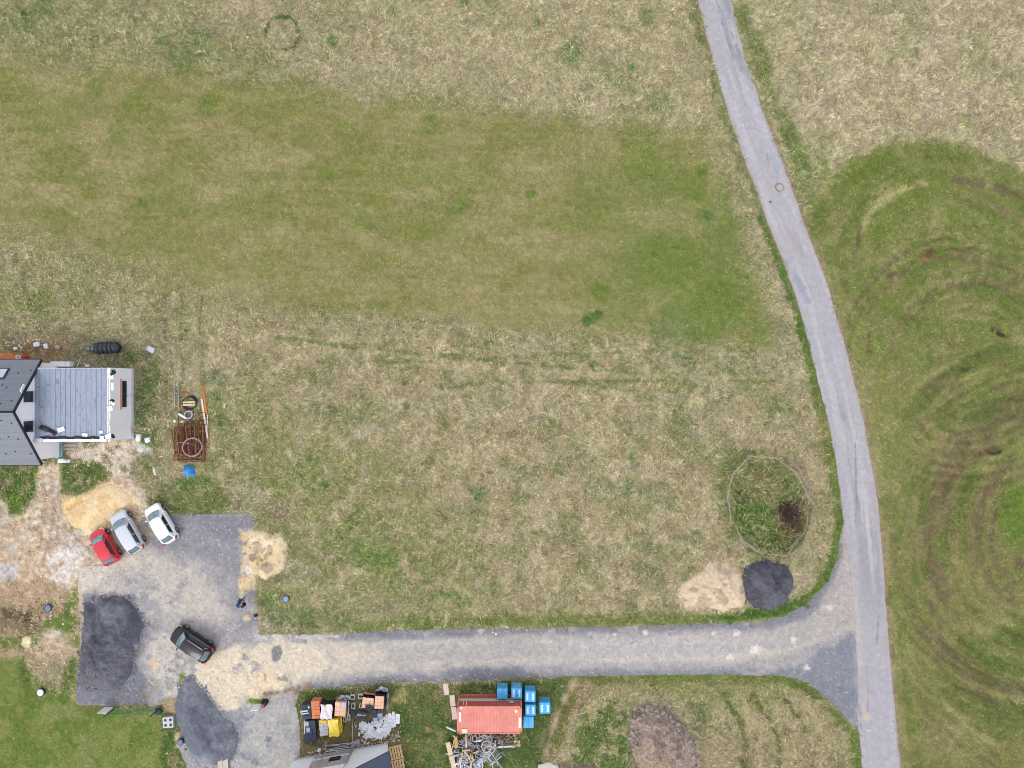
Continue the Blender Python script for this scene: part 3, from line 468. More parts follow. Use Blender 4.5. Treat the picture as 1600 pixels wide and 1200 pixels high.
# ---------------------------------------------------------------- ground, one sheet to the horizon
STEP = 2.0; GX0, GX1, GY0, GY1 = -160, 1760, -140, 1340
gx = np.arange(GX0, GX1 + .1, STEP); gy = np.arange(GY0, GY1 + .1, STEP)
outer = np.array([20, 60, 140, 300, 700, 1600, 4000, 10000, 24000, 42000.])
ax = np.concatenate([GX0 - outer[::-1], gx, GX1 + outer]); ay = np.concatenate([GY0 - outer[::-1], gy, GY1 + outer])
XX, YY = np.meshgrid(ax, ay); X = XX.ravel(); Y = YY.ravel()
gp = paint_ground(np.clip(X, -190, 1850), np.clip(Y, -190, 1390))
d_sheet = np.minimum(np.minimum(sdf(ROAD, X, Y), sdf(TRACK, X, Y)), sdf(YARD, X, Y))
d_pit = sdf(PIT, X, Y)
def ground_z(X, Y, d_sheet, d_pit, bare):
    und = (fbm(X, Y, 60, 3) - .5) * .16 + (fbm(X, Y, 9, 5, 3) - .5) * .07
    z = -0.03 + und * sst(2, 30, d_sheet) * (1 - .6 * bare)
    z = np.where(d_sheet < 3, -0.03, z)
    for cx, cy, r0, r1, wl in ((1648, 832, 80, 330, 26), (1515, 565, 70, 215, 19)):           # ruts and low terraces of the turning place
        r = np.hypot(X - cx, Y - cy) + (fbm(X, Y, 40, 6) - .5) * 22; w = sst(r0 - 20, r0 + 20, r) * sst(r1 + 30, r1 - 30, r) * sst(1400, 1450, X)
        z = z + .22 * w * (np.abs(((r / wl) % 1.0) - .5) * 2 - .5)
    return z - .85 * sst(0, -26, d_pit + (fbm(X, Y, 14, 2) - .5) * 8)
gz = ground_z(X, Y, d_sheet, d_pit, gp.C[:, 3])
nx, ny = len(ax), len(ay)
ii = (np.arange(ny - 1)[:, None] * nx + np.arange(nx - 1)[None, :]).ravel()
F = np.stack([ii, ii + nx, ii + nx + 1, ii + 1], 1)
V = np.stack([(X - 800) * S, -(Y - 600) * S, gz], 1)
under = np.where(gp.C[:, 3:4] > .5, 1.0, .92)  # grassy ground darkened in its colour, as shade in the gaps between blades
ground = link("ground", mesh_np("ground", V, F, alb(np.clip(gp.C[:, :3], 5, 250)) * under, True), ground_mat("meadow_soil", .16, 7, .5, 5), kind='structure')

def sheet(name, poly, z, paintf, mat, step=1.3, rag=1.4):
    """flat layer clipped to an outline with a slightly ragged edge"""
    P = np.array(poly); x = np.arange(max(P[:, 0].min(), -180) - 6, P[:, 0].max() + 6, step); y = np.arange(max(P[:, 1].min(), -180) - 6, min(P[:, 1].max(), 1380) + 6, step)
    A, B = np.meshgrid(x, y); sh = A.shape; A = A.ravel(); B = B.ravel()
    f = lambda a, b: sdf(poly, a, b) + (fbm(a, b, 9, 2, 3) - .5) * 2 * rag
    d = f(A, B); near = np.abs(d) < 3 * step; h = .4
    gxx = np.zeros_like(A); gyy = np.zeros_like(A)
    gxx[near] = (f(A[near] + h, B[near]) - f(A[near] - h, B[near])) / (2 * h); gyy[near] = (f(A[near], B[near] + h) - f(A[near], B[near] - h)) / (2 * h)
    ins = (d < 0).reshape(sh); cell = ins[:-1, :-1] | ins[1:, :-1] | ins[:-1, 1:] | ins[1:, 1:]
    mv = (d > 0) & near; g2 = gxx ** 2 + gyy ** 2 + 1e-6
    A = np.where(mv, A - d * gxx / g2, A); B = np.where(mv, B - d * gyy / g2, B)
    idx = np.arange(len(A)).reshape(sh); F = np.stack([idx[:-1, :-1][cell], idx[1:, :-1][cell], idx[1:, 1:][cell], idx[:-1, 1:][cell]], 1)
    used = np.unique(F); rem = np.zeros(len(A), np.int64); rem[used] = np.arange(len(used)); F = rem[F]; A = A[used]; B = B[used]
    p = paintf(A, B); zz = z + (fbm(A, B, 12, 4) - .5) * .004 - .02 * (np.abs(d[used]) < .01)
    return link(name, mesh_np(name, np.stack([(A - 800) * S, -(B - 600) * S, zz], 1), F, alb(np.clip(p.C[:, :3], 5, 250)), True), mat, kind='structure')
GRAVEL = ground_mat("crushed_gravel", .22, 12, .5, 14)
sheet("gravel_track", TRACK, .006, paint_gravel, GRAVEL)
sheet("gravel_yard", YARD, .016, paint_gravel, GRAVEL)
sheet("asphalt_road", ROAD, .030, paint_road, ground_mat("worn_asphalt", .1, 16, .15, 30, .85), 1.4, 1.1)

# ---------------------------------------------------------------- grass: single blades and wisps over the sheet
def build_grass():
    rs = np.random.RandomState(11)
    n = 1700000
    px = rs.uniform(GX0 + 4, GX1 - 4, n); py = rs.uniform(GY0 + 4, GY1 - 4, n)
    nT = 5200; tx = rs.uniform(GX0 + 8, GX1 - 8, nT); ty = rs.uniform(GY0 + 8, GY1 - 8, nT); kT = 24; size = np.repeat(rs.lognormal(0, .35, nT), kT)      # tussocks
    n0 = n; px = np.concatenate([px, np.repeat(tx, kT) + rs.normal(0, 1.7, nT * kT) * size]); py = np.concatenate([py, np.repeat(ty, kT) + rs.normal(0, 1.7, nT * kT) * size]); n = len(px)
    tus = np.arange(n) >= n0; ttone = np.concatenate([np.ones(n0), np.repeat(rs.lognormal(0, .14, nT), kT)]); tang = np.concatenate([np.zeros(n0), np.repeat(rs.uniform(0, 6.3, nT), kT)])
    px = np.clip(px, GX0 + 3, GX1 - 3); py = np.clip(py, GY0 + 3, GY1 - 3)
    off = len(outer)
    ix = np.rint((px - GX0) / STEP).astype(int) + off; iy = np.rint((py - GY0) / STEP).astype(int) + off
    vi = iy * nx + ix
    C = gp.C[vi]; bare = C[:, 3]; lg = C[:, 4]
    keep = rs.rand(n) < (1 - bare) * (.55 + .45 * lg)
    keep = np.where(tus, (lg > .45 + .4 * rs.rand(n)) & (bare < .3), keep)
    keep &= d_sheet[vi] > -1.0 + 1.5 * rs.rand(n)
    tus, ttone, tang = tus[keep], ttone[keep], tang[keep]; px, py, vi, C, lg = px[keep], py[keep], vi[keep], C[keep], lg[keep]; n = len(px)
    z0 = gz[vi]
    clump = fbm(px, py, 9, 6, 3)
    ang = fbm(px, py, 34, 3, 3) * 18 + rs.normal(0, .55, n)
    ang = np.where(tus, tang + rs.normal(0, .8, n), ang)
    ln = (.09 + .20 * lg * (.4 + 1.2 * clump)) * rs.uniform(.5, 1.6, n)
    wd = (.017 + .013 * lg) * rs.uniform(.7, 1.5, n)
    ln = np.where(tus, ln * 1.2, ln); hh = ln * rs.uniform(.12, .5, n); hh = np.where(tus, ln * rs.uniform(.35, .9, n), hh)
    dx, dy = np.cos(ang), np.sin(ang)
    bx, by = (px - 800) * S, -(py - 600) * S
    root = np.stack([bx, by, z0 - .01], 1)
    mx, my = bx + dx * ln * .5, by + dy * ln * .5
    m1 = np.stack([mx - dy * wd, my + dx * wd, z0 + hh], 1); m2 = np.stack([mx + dy * wd, my - dx * wd, z0 + hh * rs.uniform(.7, 1.1, n)], 1)
    tip = np.stack([bx + dx * ln, by + dy * ln, z0 + hh * rs.uniform(.5, 1.2, n)], 1)
    V = np.stack([root, m1, m2, tip], 1).reshape(-1, 3)
    i4 = np.arange(n) * 4
    F = np.concatenate([np.stack([i4, i4 + 2, i4 + 1], 1), np.stack([i4 + 1, i4 + 2, i4 + 3], 1)])
    col = alb(np.clip(C[:, :3], 5, 250))
    v = np.clip(rs.lognormal(-.01, .31 - .02 * lg, n), .35, 1.75)[:, None]; dry = (rs.rand(n) < .22 * lg)[:, None]
    straw = np.array(alb((206, 186, 146)))
    col = np.where(dry, col * .6 + straw * .4, col) * v * 1.19
    green = (rs.rand(n) < .15)[:, None]; col = np.where(green, col * np.array([.74, .95, .62]), col) * ttone[:, None]
    col = np.clip(col, .01, .7)
    me = mesh_np("meadow_grass", V, F, np.repeat(col, 4, 0))
    m, nt_, b = nodes_mat("grass_blades"); at = nt_.nodes.new("ShaderNodeAttribute"); at.attribute_name = "zone"
    nt_.links.new(at.outputs["Color"], b.inputs["Base Color"]); b.inputs["Roughness"].default_value = .8; b.inputs["Specular IOR Level"].default_value = .2
    link("meadow_grass", me, m, kind='stuff', label="dry and green grass covering the open meadow", category="grass")
build_grass()
# ---------------------------------------------------------------- building helpers
RND = random.Random(5)
def pm(name, c, rough=.8, grain=.08, scale=5, metal=0, bump=0, spec=.3, g=None, coat=0):
    """plain procedural material; c is the colour as the photo shows it in open light"""
    if name in MATS: return MATS[name]
    m, n, b = nodes_mat(name); N, L = n.nodes, n.links; MATS[name] = m
    co = N.new("ShaderNodeTexCoord"); nz = N.new("ShaderNodeTexNoise"); nz.inputs["Scale"].default_value = scale; nz.inputs["Detail"].default_value = 5; nz.inputs["Roughness"].default_value = .65
    L.new(co.outputs["Object"], nz.inputs["Vector"])
    cr = N.new("ShaderNodeValToRGB"); a = alb(c, g)
    cr.color_ramp.elements[0].position = .3; cr.color_ramp.elements[1].position = .7
    cr.color_ramp.elements[0].color = (*np.clip(a * (1 - 1.6 * grain), .001, .85), 1); cr.color_ramp.elements[1].color = (*np.clip(a * (1 + grain), .001, .88), 1)
    L.new(nz.outputs[0], cr.inputs[0]); L.new(cr.outputs[0], b.inputs["Base Color"])
    b.inputs["Roughness"].default_value = rough; b.inputs["Metallic"].default_value = metal; b.inputs["Specular IOR Level"].default_value = spec
    if coat: b.inputs["Coat Weight"].default_value = coat; b.inputs["Coat Roughness"].default_value = .06
    if bump:
        bp = N.new("ShaderNodeBump"); bp.inputs["Strength"].default_value = bump; bp.inputs["Distance"].default_value = .03; L.new(nz.outputs[0], bp.inputs["Height"]); L.new(bp.outputs[0], b.inputs["Normal"])
    return m
class MB:
    """collects shapes into one mesh"""
    def __init__(s): s.v = []; s.f = []; s.sm = []
    def add(s, vs, fs, smooth=False):
        o = len(s.v); s.v += [tuple(p) for p in vs]; s.f += [tuple(i + o for i in f) for f in fs]; s.sm += [smooth] * len(fs); return s
    def box(s, c, d, rz=0, M=None, taper=1.0):
        x, y, z = [q / 2 for q in d]; c = Vector(c); rot = Matrix.Rotation(rz, 3, 'Z') if M is None else M
        vs = [Vector((sx * x * (taper if sz > 0 else 1), sy * y * (taper if sz > 0 else 1), sz * z)) for sz in (-1, 1) for sx, sy in ((-1, -1), (1, -1), (1, 1), (-1, 1))]
        return s.add([rot @ p + c for p in vs], [(3, 2, 1, 0), (4, 5, 6, 7), (0, 1, 5, 4), (1, 2, 6, 5), (2, 3, 7, 6), (3, 0, 4, 7)])
    def rbox(s, c, d, r=.03, rz=0):
        """box with chamfered edges"""
        x, y, z = [q / 2 for q in d]; r = min(r, x * .9, y * .9, z * .9); rot = Matrix.Rotation(rz, 3, 'Z'); c = Vector(c); L = []
        def ring(X, Y, Z, k): return [(X - k, Y, Z), (X, Y - k, Z), (X, -Y + k, Z), (X - k, -Y, Z), (-X + k, -Y, Z), (-X, -Y + k, Z), (-X, Y - k, Z), (-X + k, Y, Z)][::-1]
        rs = [ring(x - r, y - r, -z, r * .5), ring(x, y, -z + r, r), ring(x, y, z - r, r), ring(x - r, y - r, z, r * .5)]
        return s.loft([[rot @ Vector(p) + c for p in q] for q in rs], True, True)
    def loft(s, rings, cap0=True, cap1=True, closed=True, smooth=False):
        n = len(rings[0]); vs = [p for r in rings for p in r]; fs = []
        for i in range(len(rings) - 1):
            for j in range(n if closed else n - 1):
                a, b = i * n + j, i * n + (j + 1) % n; fs.append((a, b, b + n, a + n))
        s.add(vs, fs, smooth)
        o = len(s.v) - len(vs)
        if cap0: s.f.append(tuple(o + i for i in range(n))[::-1]); s.sm.append(False)
        if cap1: s.f.append(tuple(o + (len(rings) - 1) * n + i for i in range(n))); s.sm.append(False)
        return s
    def tube(s, pts, r, n=6, closed=False, caps=True):
        pts = [Vector(p) for p in pts]; rings = []; m = len(pts)
        for i, p in enumerate(pts):
            a = pts[(i - 1) % m] if (closed or i > 0) else p; b = pts[(i + 1) % m] if (closed or i < m - 1) else p
            t = (b - a).normalized(); u = t.cross(Vector((0, 0, 1)));
            if u.length < 1e-4: u = Vector((1, 0, 0))
            u.normalize(); w = u.cross(t); rr = r[i] if isinstance(r, (list, tuple)) else r
            rings.append([p + u * rr * math.cos(2 * math.pi * k / n) + w * rr * math.sin(2 * math.pi * k / n) for k in range(n)])
        if closed: rings.append(rings[0])
        return s.loft(rings, caps and not closed, caps and not closed, True, True)
    def cyl(s, c, r, h, n=24, r2=None):
        c = Vector(c); r2 = r if r2 is None else r2
        return s.loft([[c + Vector((q * math.cos(2 * math.pi * k / n), q * math.sin(2 * math.pi * k / n), z)) for k in range(n)] for q, z in ((r, 0), (r2, h))], True, True, True, False)
    def lathe(s, c, prof, n=24, axis='Z'):
        c = Vector(c); rs = []
        for q, z in prof:
            rs.append([c + (Vector((q * math.cos(2 * math.pi * k / n), q * math.sin(2 * math.pi * k / n), z)) if axis == 'Z' else Vector((z, q * math.cos(2 * math.pi * k / n), q * math.sin(2 * math.pi * k / n))) if axis == 'X' else Vector((q * math.sin(2 * math.pi * k / n), z, q * math.cos(2 * math.pi * k / n)))) for k in range(n)])
        return s.loft(rs, True, True, True, True)
    def prism(s, poly, z0, z1):
        return s.loft([[Vector((x, y, z)) for x, y in poly] for z in (z0, z1)])
    def beam(s, a, b, w, h):
        """rectangular bar from a to b, w wide and h high"""
        a, b = Vector(a), Vector(b); t = (b - a).normalized(); u = Vector((0, 0, 1)).cross(t)
        if u.length < 1e-4: u = Vector((1, 0, 0))
        u.normalize(); k = t.cross(u); o = []
        for p in (a, b): o.append([p + u * w / 2 * sx + k * h / 2 * sy for sx, sy in ((-1, -1), (1, -1), (1, 1), (-1, 1))])
        return s.loft(o)
    def sheet(s, fn, nu, nv, smooth=True):
        """grid surface, fn(u, v) with u, v in 0..1"""
        vs = [fn(i / nu, j / nv) for j in range(nv + 1) for i in range(nu + 1)]
        return s.add(vs, [(j * (nu + 1) + i, j * (nu + 1) + i + 1, (j + 1) * (nu + 1) + i + 1, (j + 1) * (nu + 1) + i) for j in range(nv) for i in range(nu)], smooth)
    def build(s, name, mat, parent=None, loc=None, rz=0, world=False, **props):
        o0 = parent.location if (world and parent is not None) else (Vector(loc) if world and loc is not None else Vector((0, 0, 0)))
        me = bpy.data.meshes.new(name); me.from_pydata([tuple(Vector(p) - o0) for p in s.v], [], s.f); me.polygons.foreach_set("use_smooth", s.sm); me.update()
        bm = bmesh.new(); bm.from_mesh(me); bmesh.ops.recalc_face_normals(bm, faces=bm.faces); bm.to_mesh(me); bm.free()
        o = link(name, me, mat, parent)
        if loc is not None: o.location = loc
        o.rotation_euler.z = rz
        for k, v in props.items(): o[k] = v
        return o
def thing(name, label, cat, loc=(0, 0, 0), rz=0, group=None):
    o = bpy.data.objects.new(name, None); COL.objects.link(o); o.empty_display_size = .3
    o.location = loc; o.rotation_euler.z = rz; o["label"] = label; o["category"] = cat
    if group: o["group"] = group
    return o
def tag(o, label, cat, group=None):
    o["label"] = label; o["category"] = cat
    if group: o["group"] = group
    return o
KIDS = {}
def dup(root, loc, rz=None, label=None, group=None):
    """copy of a thing with copies of its parts and sub-parts"""
    r = root.copy(); COL.objects.link(r); r.location = loc
    if rz is not None: r.rotation_euler.z = rz
    if label: r["label"] = label
    if group: r["group"] = group
    for ch in list(root.children):
        c = ch.copy(); COL.objects.link(c); c.parent = r
        for gch in list(ch.children):
            d = gch.copy(); COL.objects.link(d); d.parent = c
    return r
def pang(dx, dy): return math.atan2(-dy, dx)
def lump(mb, c, r, seed, flat=.7, n=8, m=5, jag=.25):
    """irregular stone or clod"""
    rr = random.Random(seed); c = Vector(c); ph = [rr.uniform(0, 6.3) for _ in range(4)]; rings = []
    sx, sy = rr.uniform(.8, 1.25), rr.uniform(.8, 1.2)
    for j in range(m + 1):
        t = -math.pi / 2 + math.pi * j / m; q = math.cos(t) + .02; ring = []
        for i in range(n):
            a = 2 * math.pi * i / n; k = r * (1 + jag * rr.uniform(-.6, .6) + jag * .5 * math.sin(2 * a + ph[0]))
            ring.append(c + Vector((q * k * sx * math.cos(a), q * k * sy * math.sin(a), (math.sin(t) * k * flat))))
        rings.append(ring)
    return mb.loft(rings, True, True, True, False)
def mound(name, poly, hmax, run, paintf, mat, label, cat, step=1.4, bumps=.12, peaks=None, seed=1, group=None, z0=0.0, power=1.0):
    """heap with an outline on the ground; run = photo pixels from the edge to full height"""
    P = np.array(poly, float); x = np.arange(P[:, 0].min() - 4, P[:, 0].max() + 4, step); y = np.arange(P[:, 1].min() - 4, P[:, 1].max() + 4, step)
    A, B = np.meshgrid(x, y); sh = A.shape; A = A.ravel(); B = B.ravel()
    d = -sdf(poly, A, B) + (fbm(A, B, 8, seed, 3) - .5) * 5
    t = np.clip(d / run, 0, 1) ** power; z = hmax * (t * (1 - .25 * t)) / .75
    if peaks:
        k = np.zeros_like(A)
        for qx, qy, r, hh in peaks: k = np.maximum(k, hh * np.clip(1 - np.hypot(A - qx, B - qy) / r, 0, 1))
        z = np.minimum(z, .15 * hmax + k) if hmax > 0 else z
    z = z * (1 - bumps + 2 * bumps * fbm(A, B, 12, seed + 1, 4)) + (fbm(A, B, 4, seed + 2, 3) - .5) * .05 * np.clip(d / 4, 0, 1) + z0
    z = np.where(d < 0, -.06, z)
    ins = (d > -1.5).reshape(sh); cell = ins[:-1, :-1] & ins[1:, :-1] & ins[:-1, 1:] & ins[1:, 1:]
    idx = np.arange(len(A)).reshape(sh); F = np.stack([idx[:-1, :-1][cell], idx[1:, :-1][cell], idx[1:, 1:][cell], idx[:-1, 1:][cell]], 1)
    used = np.unique(F); rem = np.zeros(len(A), np.int64); rem[used] = np.arange(len(used)); F = rem[F]
    c = P.mean(0); cx, cy = (c[0] - 800) * S, -(c[1] - 600) * S
    pc = paintf(A[used], B[used], z[used])
    me = mesh_np(name, np.stack([(A[used] - 800) * S - cx, -(B[used] - 600) * S - cy, z[used]], 1), F, alb(np.clip(pc, 5, 250)), True)
    o = link(name, me, mat); o.location = (cx, cy, 0); return tag(o, label, cat, group)
# ---------------------------------------------------------------- heaps of gravel, sand and earth
GRIT = ground_mat("loose_grit", .3, 10, .5, 12); SAND = ground_mat("loose_sand", .08, 6, .25, 9); EARTH = ground_mat("lumpy_earth", .25, 5, .8, 7)
def shade(base, alt, s, k, amp=.16, lo=.42, hi=.6):
    def f(A, B, z):
        m = sst(lo, hi, fbm(A, B, s, k, 4))[:, None]; c = np.asarray(base) * (1 - m) + np.asarray(alt) * m
        sp = sst(.9, .97, vn(A, B, 2.2, k + 2))[:, None]
        return (c * (1 + amp * (vn(A, B, 2, k + 1) - .5))[:, None]) * (1 - .35 * sp) + np.array([150, 150, 152]) * .35 * sp
    return f
def bigheap(A, B, z):
    c = shade((90, 90, 99), (108, 107, 115), 24, 1)(A, B, z); m = (sst(16, 8, np.hypot((A - 184) / 1.5, B - 953) + (fbm(A, B, 12, 2) - .5) * 14) * .9)[:, None]
    return c * (1 - m) + np.array([128, 131, 138]) * m
mound("gravel_heap", [(132, 942), (140, 938), (150, 948), (158, 934), (178, 930), (198, 934), (208, 945), (218, 958), (224, 980), (218, 1000), (209, 1008), (210, 1026), (208, 1044), (200, 1062), (186, 1074), (166, 1080), (146, 1074), (130, 1068), (124, 1050), (126, 1016), (130, 990)],
      2.0, 48, bigheap, GRIT, "large double dark grey gravel heap with a pale flattened patch in the yard's west corner", "gravel heap", bumps=.45, seed=3)
mound("gravel_heap", [(290, 1060), (304, 1060), (312, 1072), (322, 1082), (330, 1094), (342, 1110), (352, 1122), (366, 1130), (372, 1150), (370, 1172), (362, 1186), (344, 1194), (326, 1196), (308, 1190), (296, 1178), (288, 1160), (282, 1140), (274, 1124), (274, 1100), (280, 1076)],
      1.9, 42, shade((136, 138, 147), (112, 114, 124), 30, 2), GRIT, "blue grey gravel heap shaped like a teardrop beside the block with four holes", "gravel heap", bumps=.2, seed=7)
mound("gravel_heap", [(1162, 888), (1175, 878), (1195, 875), (1215, 877), (1232, 886), (1240, 902), (1238, 922), (1230, 940), (1215, 950), (1195, 953), (1178, 950), (1166, 940), (1160, 922), (1158, 904)],
      1.9, 38, shade((97, 96, 104), (80, 79, 87), 14, 3, .18, .5, .62), GRIT, "round dark gravel heap south of the rail ring, touching a sand heap", "gravel heap", bumps=.22, seed=9)
mound("sand_heap", [(1058, 925), (1072, 906), (1092, 892), (1110, 878), (1136, 876), (1150, 882), (1158, 896), (1164, 915), (1167, 936), (1160, 950), (1146, 950), (1130, 958), (1112, 952), (1095, 952), (1078, 956), (1066, 948)],
      .8, 26, lambda A, B, z: shade((210, 188, 160), (180, 158, 134), 16, 5, .1, .54, .66)(A, B, z), SAND, "spread heap of pinkish sand touching the round dark gravel heap", "sand heap", bumps=.4, seed=11)
def sand2(A, B, z):
    c = shade((224, 203, 168), (210, 186, 148), 20, 2, .06)(A, B, z)
    m = np.maximum(sst(1, -1, np.hypot((A - 423) / 5, (B - 858) / 8) * 6 - 6), sst(1, -1, np.hypot((A - 419) / 10, (B - 886) / 8) * 8 - 8))
    m = np.maximum(m, sst(1, -1, np.hypot((A - 402) / 9, (B - 853) / 7) * 7 - 7 + (fbm(A, B, 5, 3) - .5) * 12)); m = np.maximum(m, .8 * sst(1, -1, np.hypot((A - 394) / 6, (B - 871) / 6) * 6 - 6))
    m = np.maximum(m * .5, sst(.1, .3, m) * sst(.44, .56, fbm(A, B, 9, 6))); m = np.maximum(m, sst(.56, .66, fbm(A, B, 9, 2)) * sst(16, 6, np.hypot((A - 408) * .9, B - 866)) * .8)[:, None]; return c * (1 - m) + np.array([150, 132, 116]) * m
mound("sand_heap", [(390, 836), (396, 829), (410, 828), (418, 833), (430, 832), (440, 829), (446, 840), (450, 855), (451, 868), (446, 876), (446, 888), (440, 896), (428, 903), (414, 906), (404, 902), (396, 896), (388, 880), (384, 860)],
      .55, 14, sand2, SAND, "pale yellow sand heap dug open at the eastern edge of the gravel yard", "sand heap", bumps=.25, seed=13, peaks=[(444, 860, 30, .7), (425, 838, 24, .5), (428, 896, 26, .5), (400, 836, 16, .4)])
mound("sand_heap", [(104, 806), (118, 790), (140, 778), (150, 764), (172, 756), (192, 764), (208, 782), (206, 796), (184, 804), (168, 812), (156, 824), (148, 836), (134, 838), (126, 828), (112, 822)],
      .4, 26, lambda A, B, z: (lambda m: shade((230, 206, 162), (218, 188, 140), 16, 6, .10)(A, B, z) * m + np.array([216, 190, 154]) * (1 - m))(sst(.0, .22, z + (fbm(A, B, 9, 2) - .5) * .25)[:, None]), SAND, "flat orange yellow sand heap in front of the silver and red cars", "sand heap", bumps=.4, seed=15)
def earth(A, B, z):
    c = shade((156, 138, 126), (134, 118, 109), 16, 3, .2)(A, B, z); m = (sst(1165, 1180, B) * sst(1055, 1035, A) * .7)[:, None]
    m2 = (sst(1, -1, np.hypot(A - 1011, (B - 1158)) - 9))[:, None] * .6
    m = np.maximum(m, m2); return c * (1 - m) + np.array([168, 146, 120]) * m
dirt = [(984, 1114), (998, 1104), (1014, 1098), (1030, 1104), (1046, 1104), (1058, 1118), (1072, 1132), (1084, 1150), (1090, 1170), (1090, 1190), (1084, 1215), (1060, 1235), (1020, 1232), (1002, 1210), (992, 1190), (985, 1170), (982, 1150), (984, 1130)]
mound("earth_heap", dirt, 1.3, 30, earth, EARTH, "grey brown heap of lumpy excavated earth in the southern dry grass", "earth heap", bumps=.35, seed=17)
clods = MB()
for i in range(240):
    k = RND.randrange(len(dirt)); p0, p1 = dirt[k], dirt[(k + 1) % len(dirt)]; t = RND.random(); ix = RND.uniform(-3, 13)
    qx, qy = p0[0] + (p1[0] - p0[0]) * t, p0[1] + (p1[1] - p0[1]) * t; dx, dy = 1036 - qx, 1166 - qy; L = math.hypot(dx, dy)
    if qy > 1200 and RND.random() < .6: continue
    w = W(qx + dx / L * ix, qy + dy / L * ix); r = RND.choice([.05, .07, .08, .1, .13, .2]); z = max(0, ix) * .055
    lump(clods, (w.x, w.y, z + r * .3), r, i, .75)
o = clods.build("earth_clods", pm("grey_clod", (170, 154, 144), .95, .2, 4), kind='stuff'); tag(o, "grey clods of earth round the rim of the excavated heap", "clods")
# stones lying about on the gravel, litter on the building plot
def scatter(name, n, region, sizes, mat, label, cat, seed, zf=.02, flat=.6):
    rr = random.Random(seed); mb = MB()
    for i in range(n):
        qx, qy = region(rr); w = W(qx, qy); lump(mb, (w.x, w.y, zf), rr.choice(sizes), seed * 999 + i, flat, 6, 4, .5)
    o = mb.build(name, mat, kind='stuff'); tag(o, label, cat)
def on_gravel(rr):
    while True:
        if rr.random() < .45: q = rr.uniform(122, 470), rr.uniform(805, 1200); ok = sdf(YARD, np.array([q[0]]), np.array([q[1]]))[0] < -2
        else: q = rr.uniform(400, 1340), rr.uniform(940, 1100); ok = -9 < sdf(TRACK, np.array([q[0]]), np.array([q[1]]))[0] < -1
        if ok: return q
scatter("loose_stones", 900, on_gravel, [.025, .03, .04, .05, .06], pm("pale_stone", (214, 208, 204), .9, .15), "pale loose stones scattered over the gravel yard and track", "stones", 3)
GH = [([(132, 942), (158, 932), (198, 934), (218, 958), (224, 980), (212, 1008), (208, 1044), (186, 1074), (146, 1074), (124, 1050), (130, 990)], "dark_grit", (96, 96, 105)), ([(290, 1060), (304, 1060), (322, 1082), (352, 1122), (372, 1150), (362, 1186), (326, 1196), (296, 1178), (274, 1124), (280, 1076)], "blue_grit", (124, 126, 136)),
      ([(1175, 878), (1215, 877), (1240, 902), (1230, 940), (1195, 953), (1166, 940)], "dark_grit", (96, 96, 105))]
for gi, (gp_, gm, gc) in enumerate(GH):
    def round_heap(rr, q=gp_):
        k = rr.randrange(len(q)); a_, b_ = q[k], q[(k + 1) % len(q)]; t = rr.random(); return a_[0] + (b_[0] - a_[0]) * t + rr.gauss(0, 3.2), a_[1] + (b_[1] - a_[1]) * t + rr.gauss(0, 3.2)
    scatter("loose_grit", 420, round_heap, [.04, .05, .06, .08, .1], pm(gm, gc, .9, .2), "loose dark stones fallen round the foot of the " + ["large double gravel heap", "teardrop gravel heap", "round gravel heap by the rail ring"][gi], "stones", 40 + gi, .02, .5)
def litter(rr):
    a = rr.choice([(212, 680, 30, 34), (180, 715, 44, 22), (60, 538, 60, 10), (150, 565, 60, 10), (222, 660, 14, 50), (60, 860, 60, 60), (60, 975, 50, 40)]); return a[0] + rr.gauss(0, a[2] * .4), a[1] + rr.gauss(0, a[3] * .4)
scatter("site_litter", 150, litter, [.03, .04, .05, .07, .1], pm("pale_litter", (222, 218, 214), .9, .12), "pale scraps and rubble scattered round the unfinished house", "litter", 4, .03, .5)
def debris2(rr):
    x = rr.uniform(480, 626); return x, 1186 - (x - 480) * .22 + rr.uniform(-12, 3)
scatter("building_rubble", 240, debris2, [.04, .06, .08, .12], pm("tan_rubble", (188, 168, 140), .9, .3, 3), "mixed tan rubble along the foot of the southern house", "rubble", 5, .03, .6)
scatter("building_rubble", 70, debris2, [.05, .07, .1], pm("white_rubble_bits", (226, 220, 214), .9, .1), "white rubble bits along the foot of the southern house", "rubble", 6, .04, .6)
mb = MB(); rr = random.Random(8)
for i in range(420):
    c = rr.choice([(575, 1139, 14, 9), (601, 1133, 13, 9), (611, 1125, 7, 8), (585, 1146, 15, 4)]); qx, qy = c[0] + max(-1.6, min(1.6, rr.gauss(0, .6))) * c[2], c[1] + max(-1.6, min(1.6, rr.gauss(0, .6))) * c[3]
    w = W(qx, qy); h = .6 * max(0, 1 - math.hypot((qx - 594) / 30, (qy - 1136) / 16)); M = Matrix.Rotation(rr.uniform(0, 6.3), 3, 'Z') @ Matrix.Rotation(rr.gauss(0, .6), 3, 'X'); s_ = rr.choice([.08, .12, .16, .22, .3, .5])
    mb.box((w.x, w.y, h + rr.uniform(.02, .1)), (s_, s_ * rr.uniform(.4, .9), rr.uniform(.03, .1)), M=M)
o = mb.build("polystyrene_scraps", pm("white_foam", (238, 238, 242), .9, .05), kind='stuff'); tag(o, "heap of broken white polystyrene scraps beside the building blocks", "scraps")
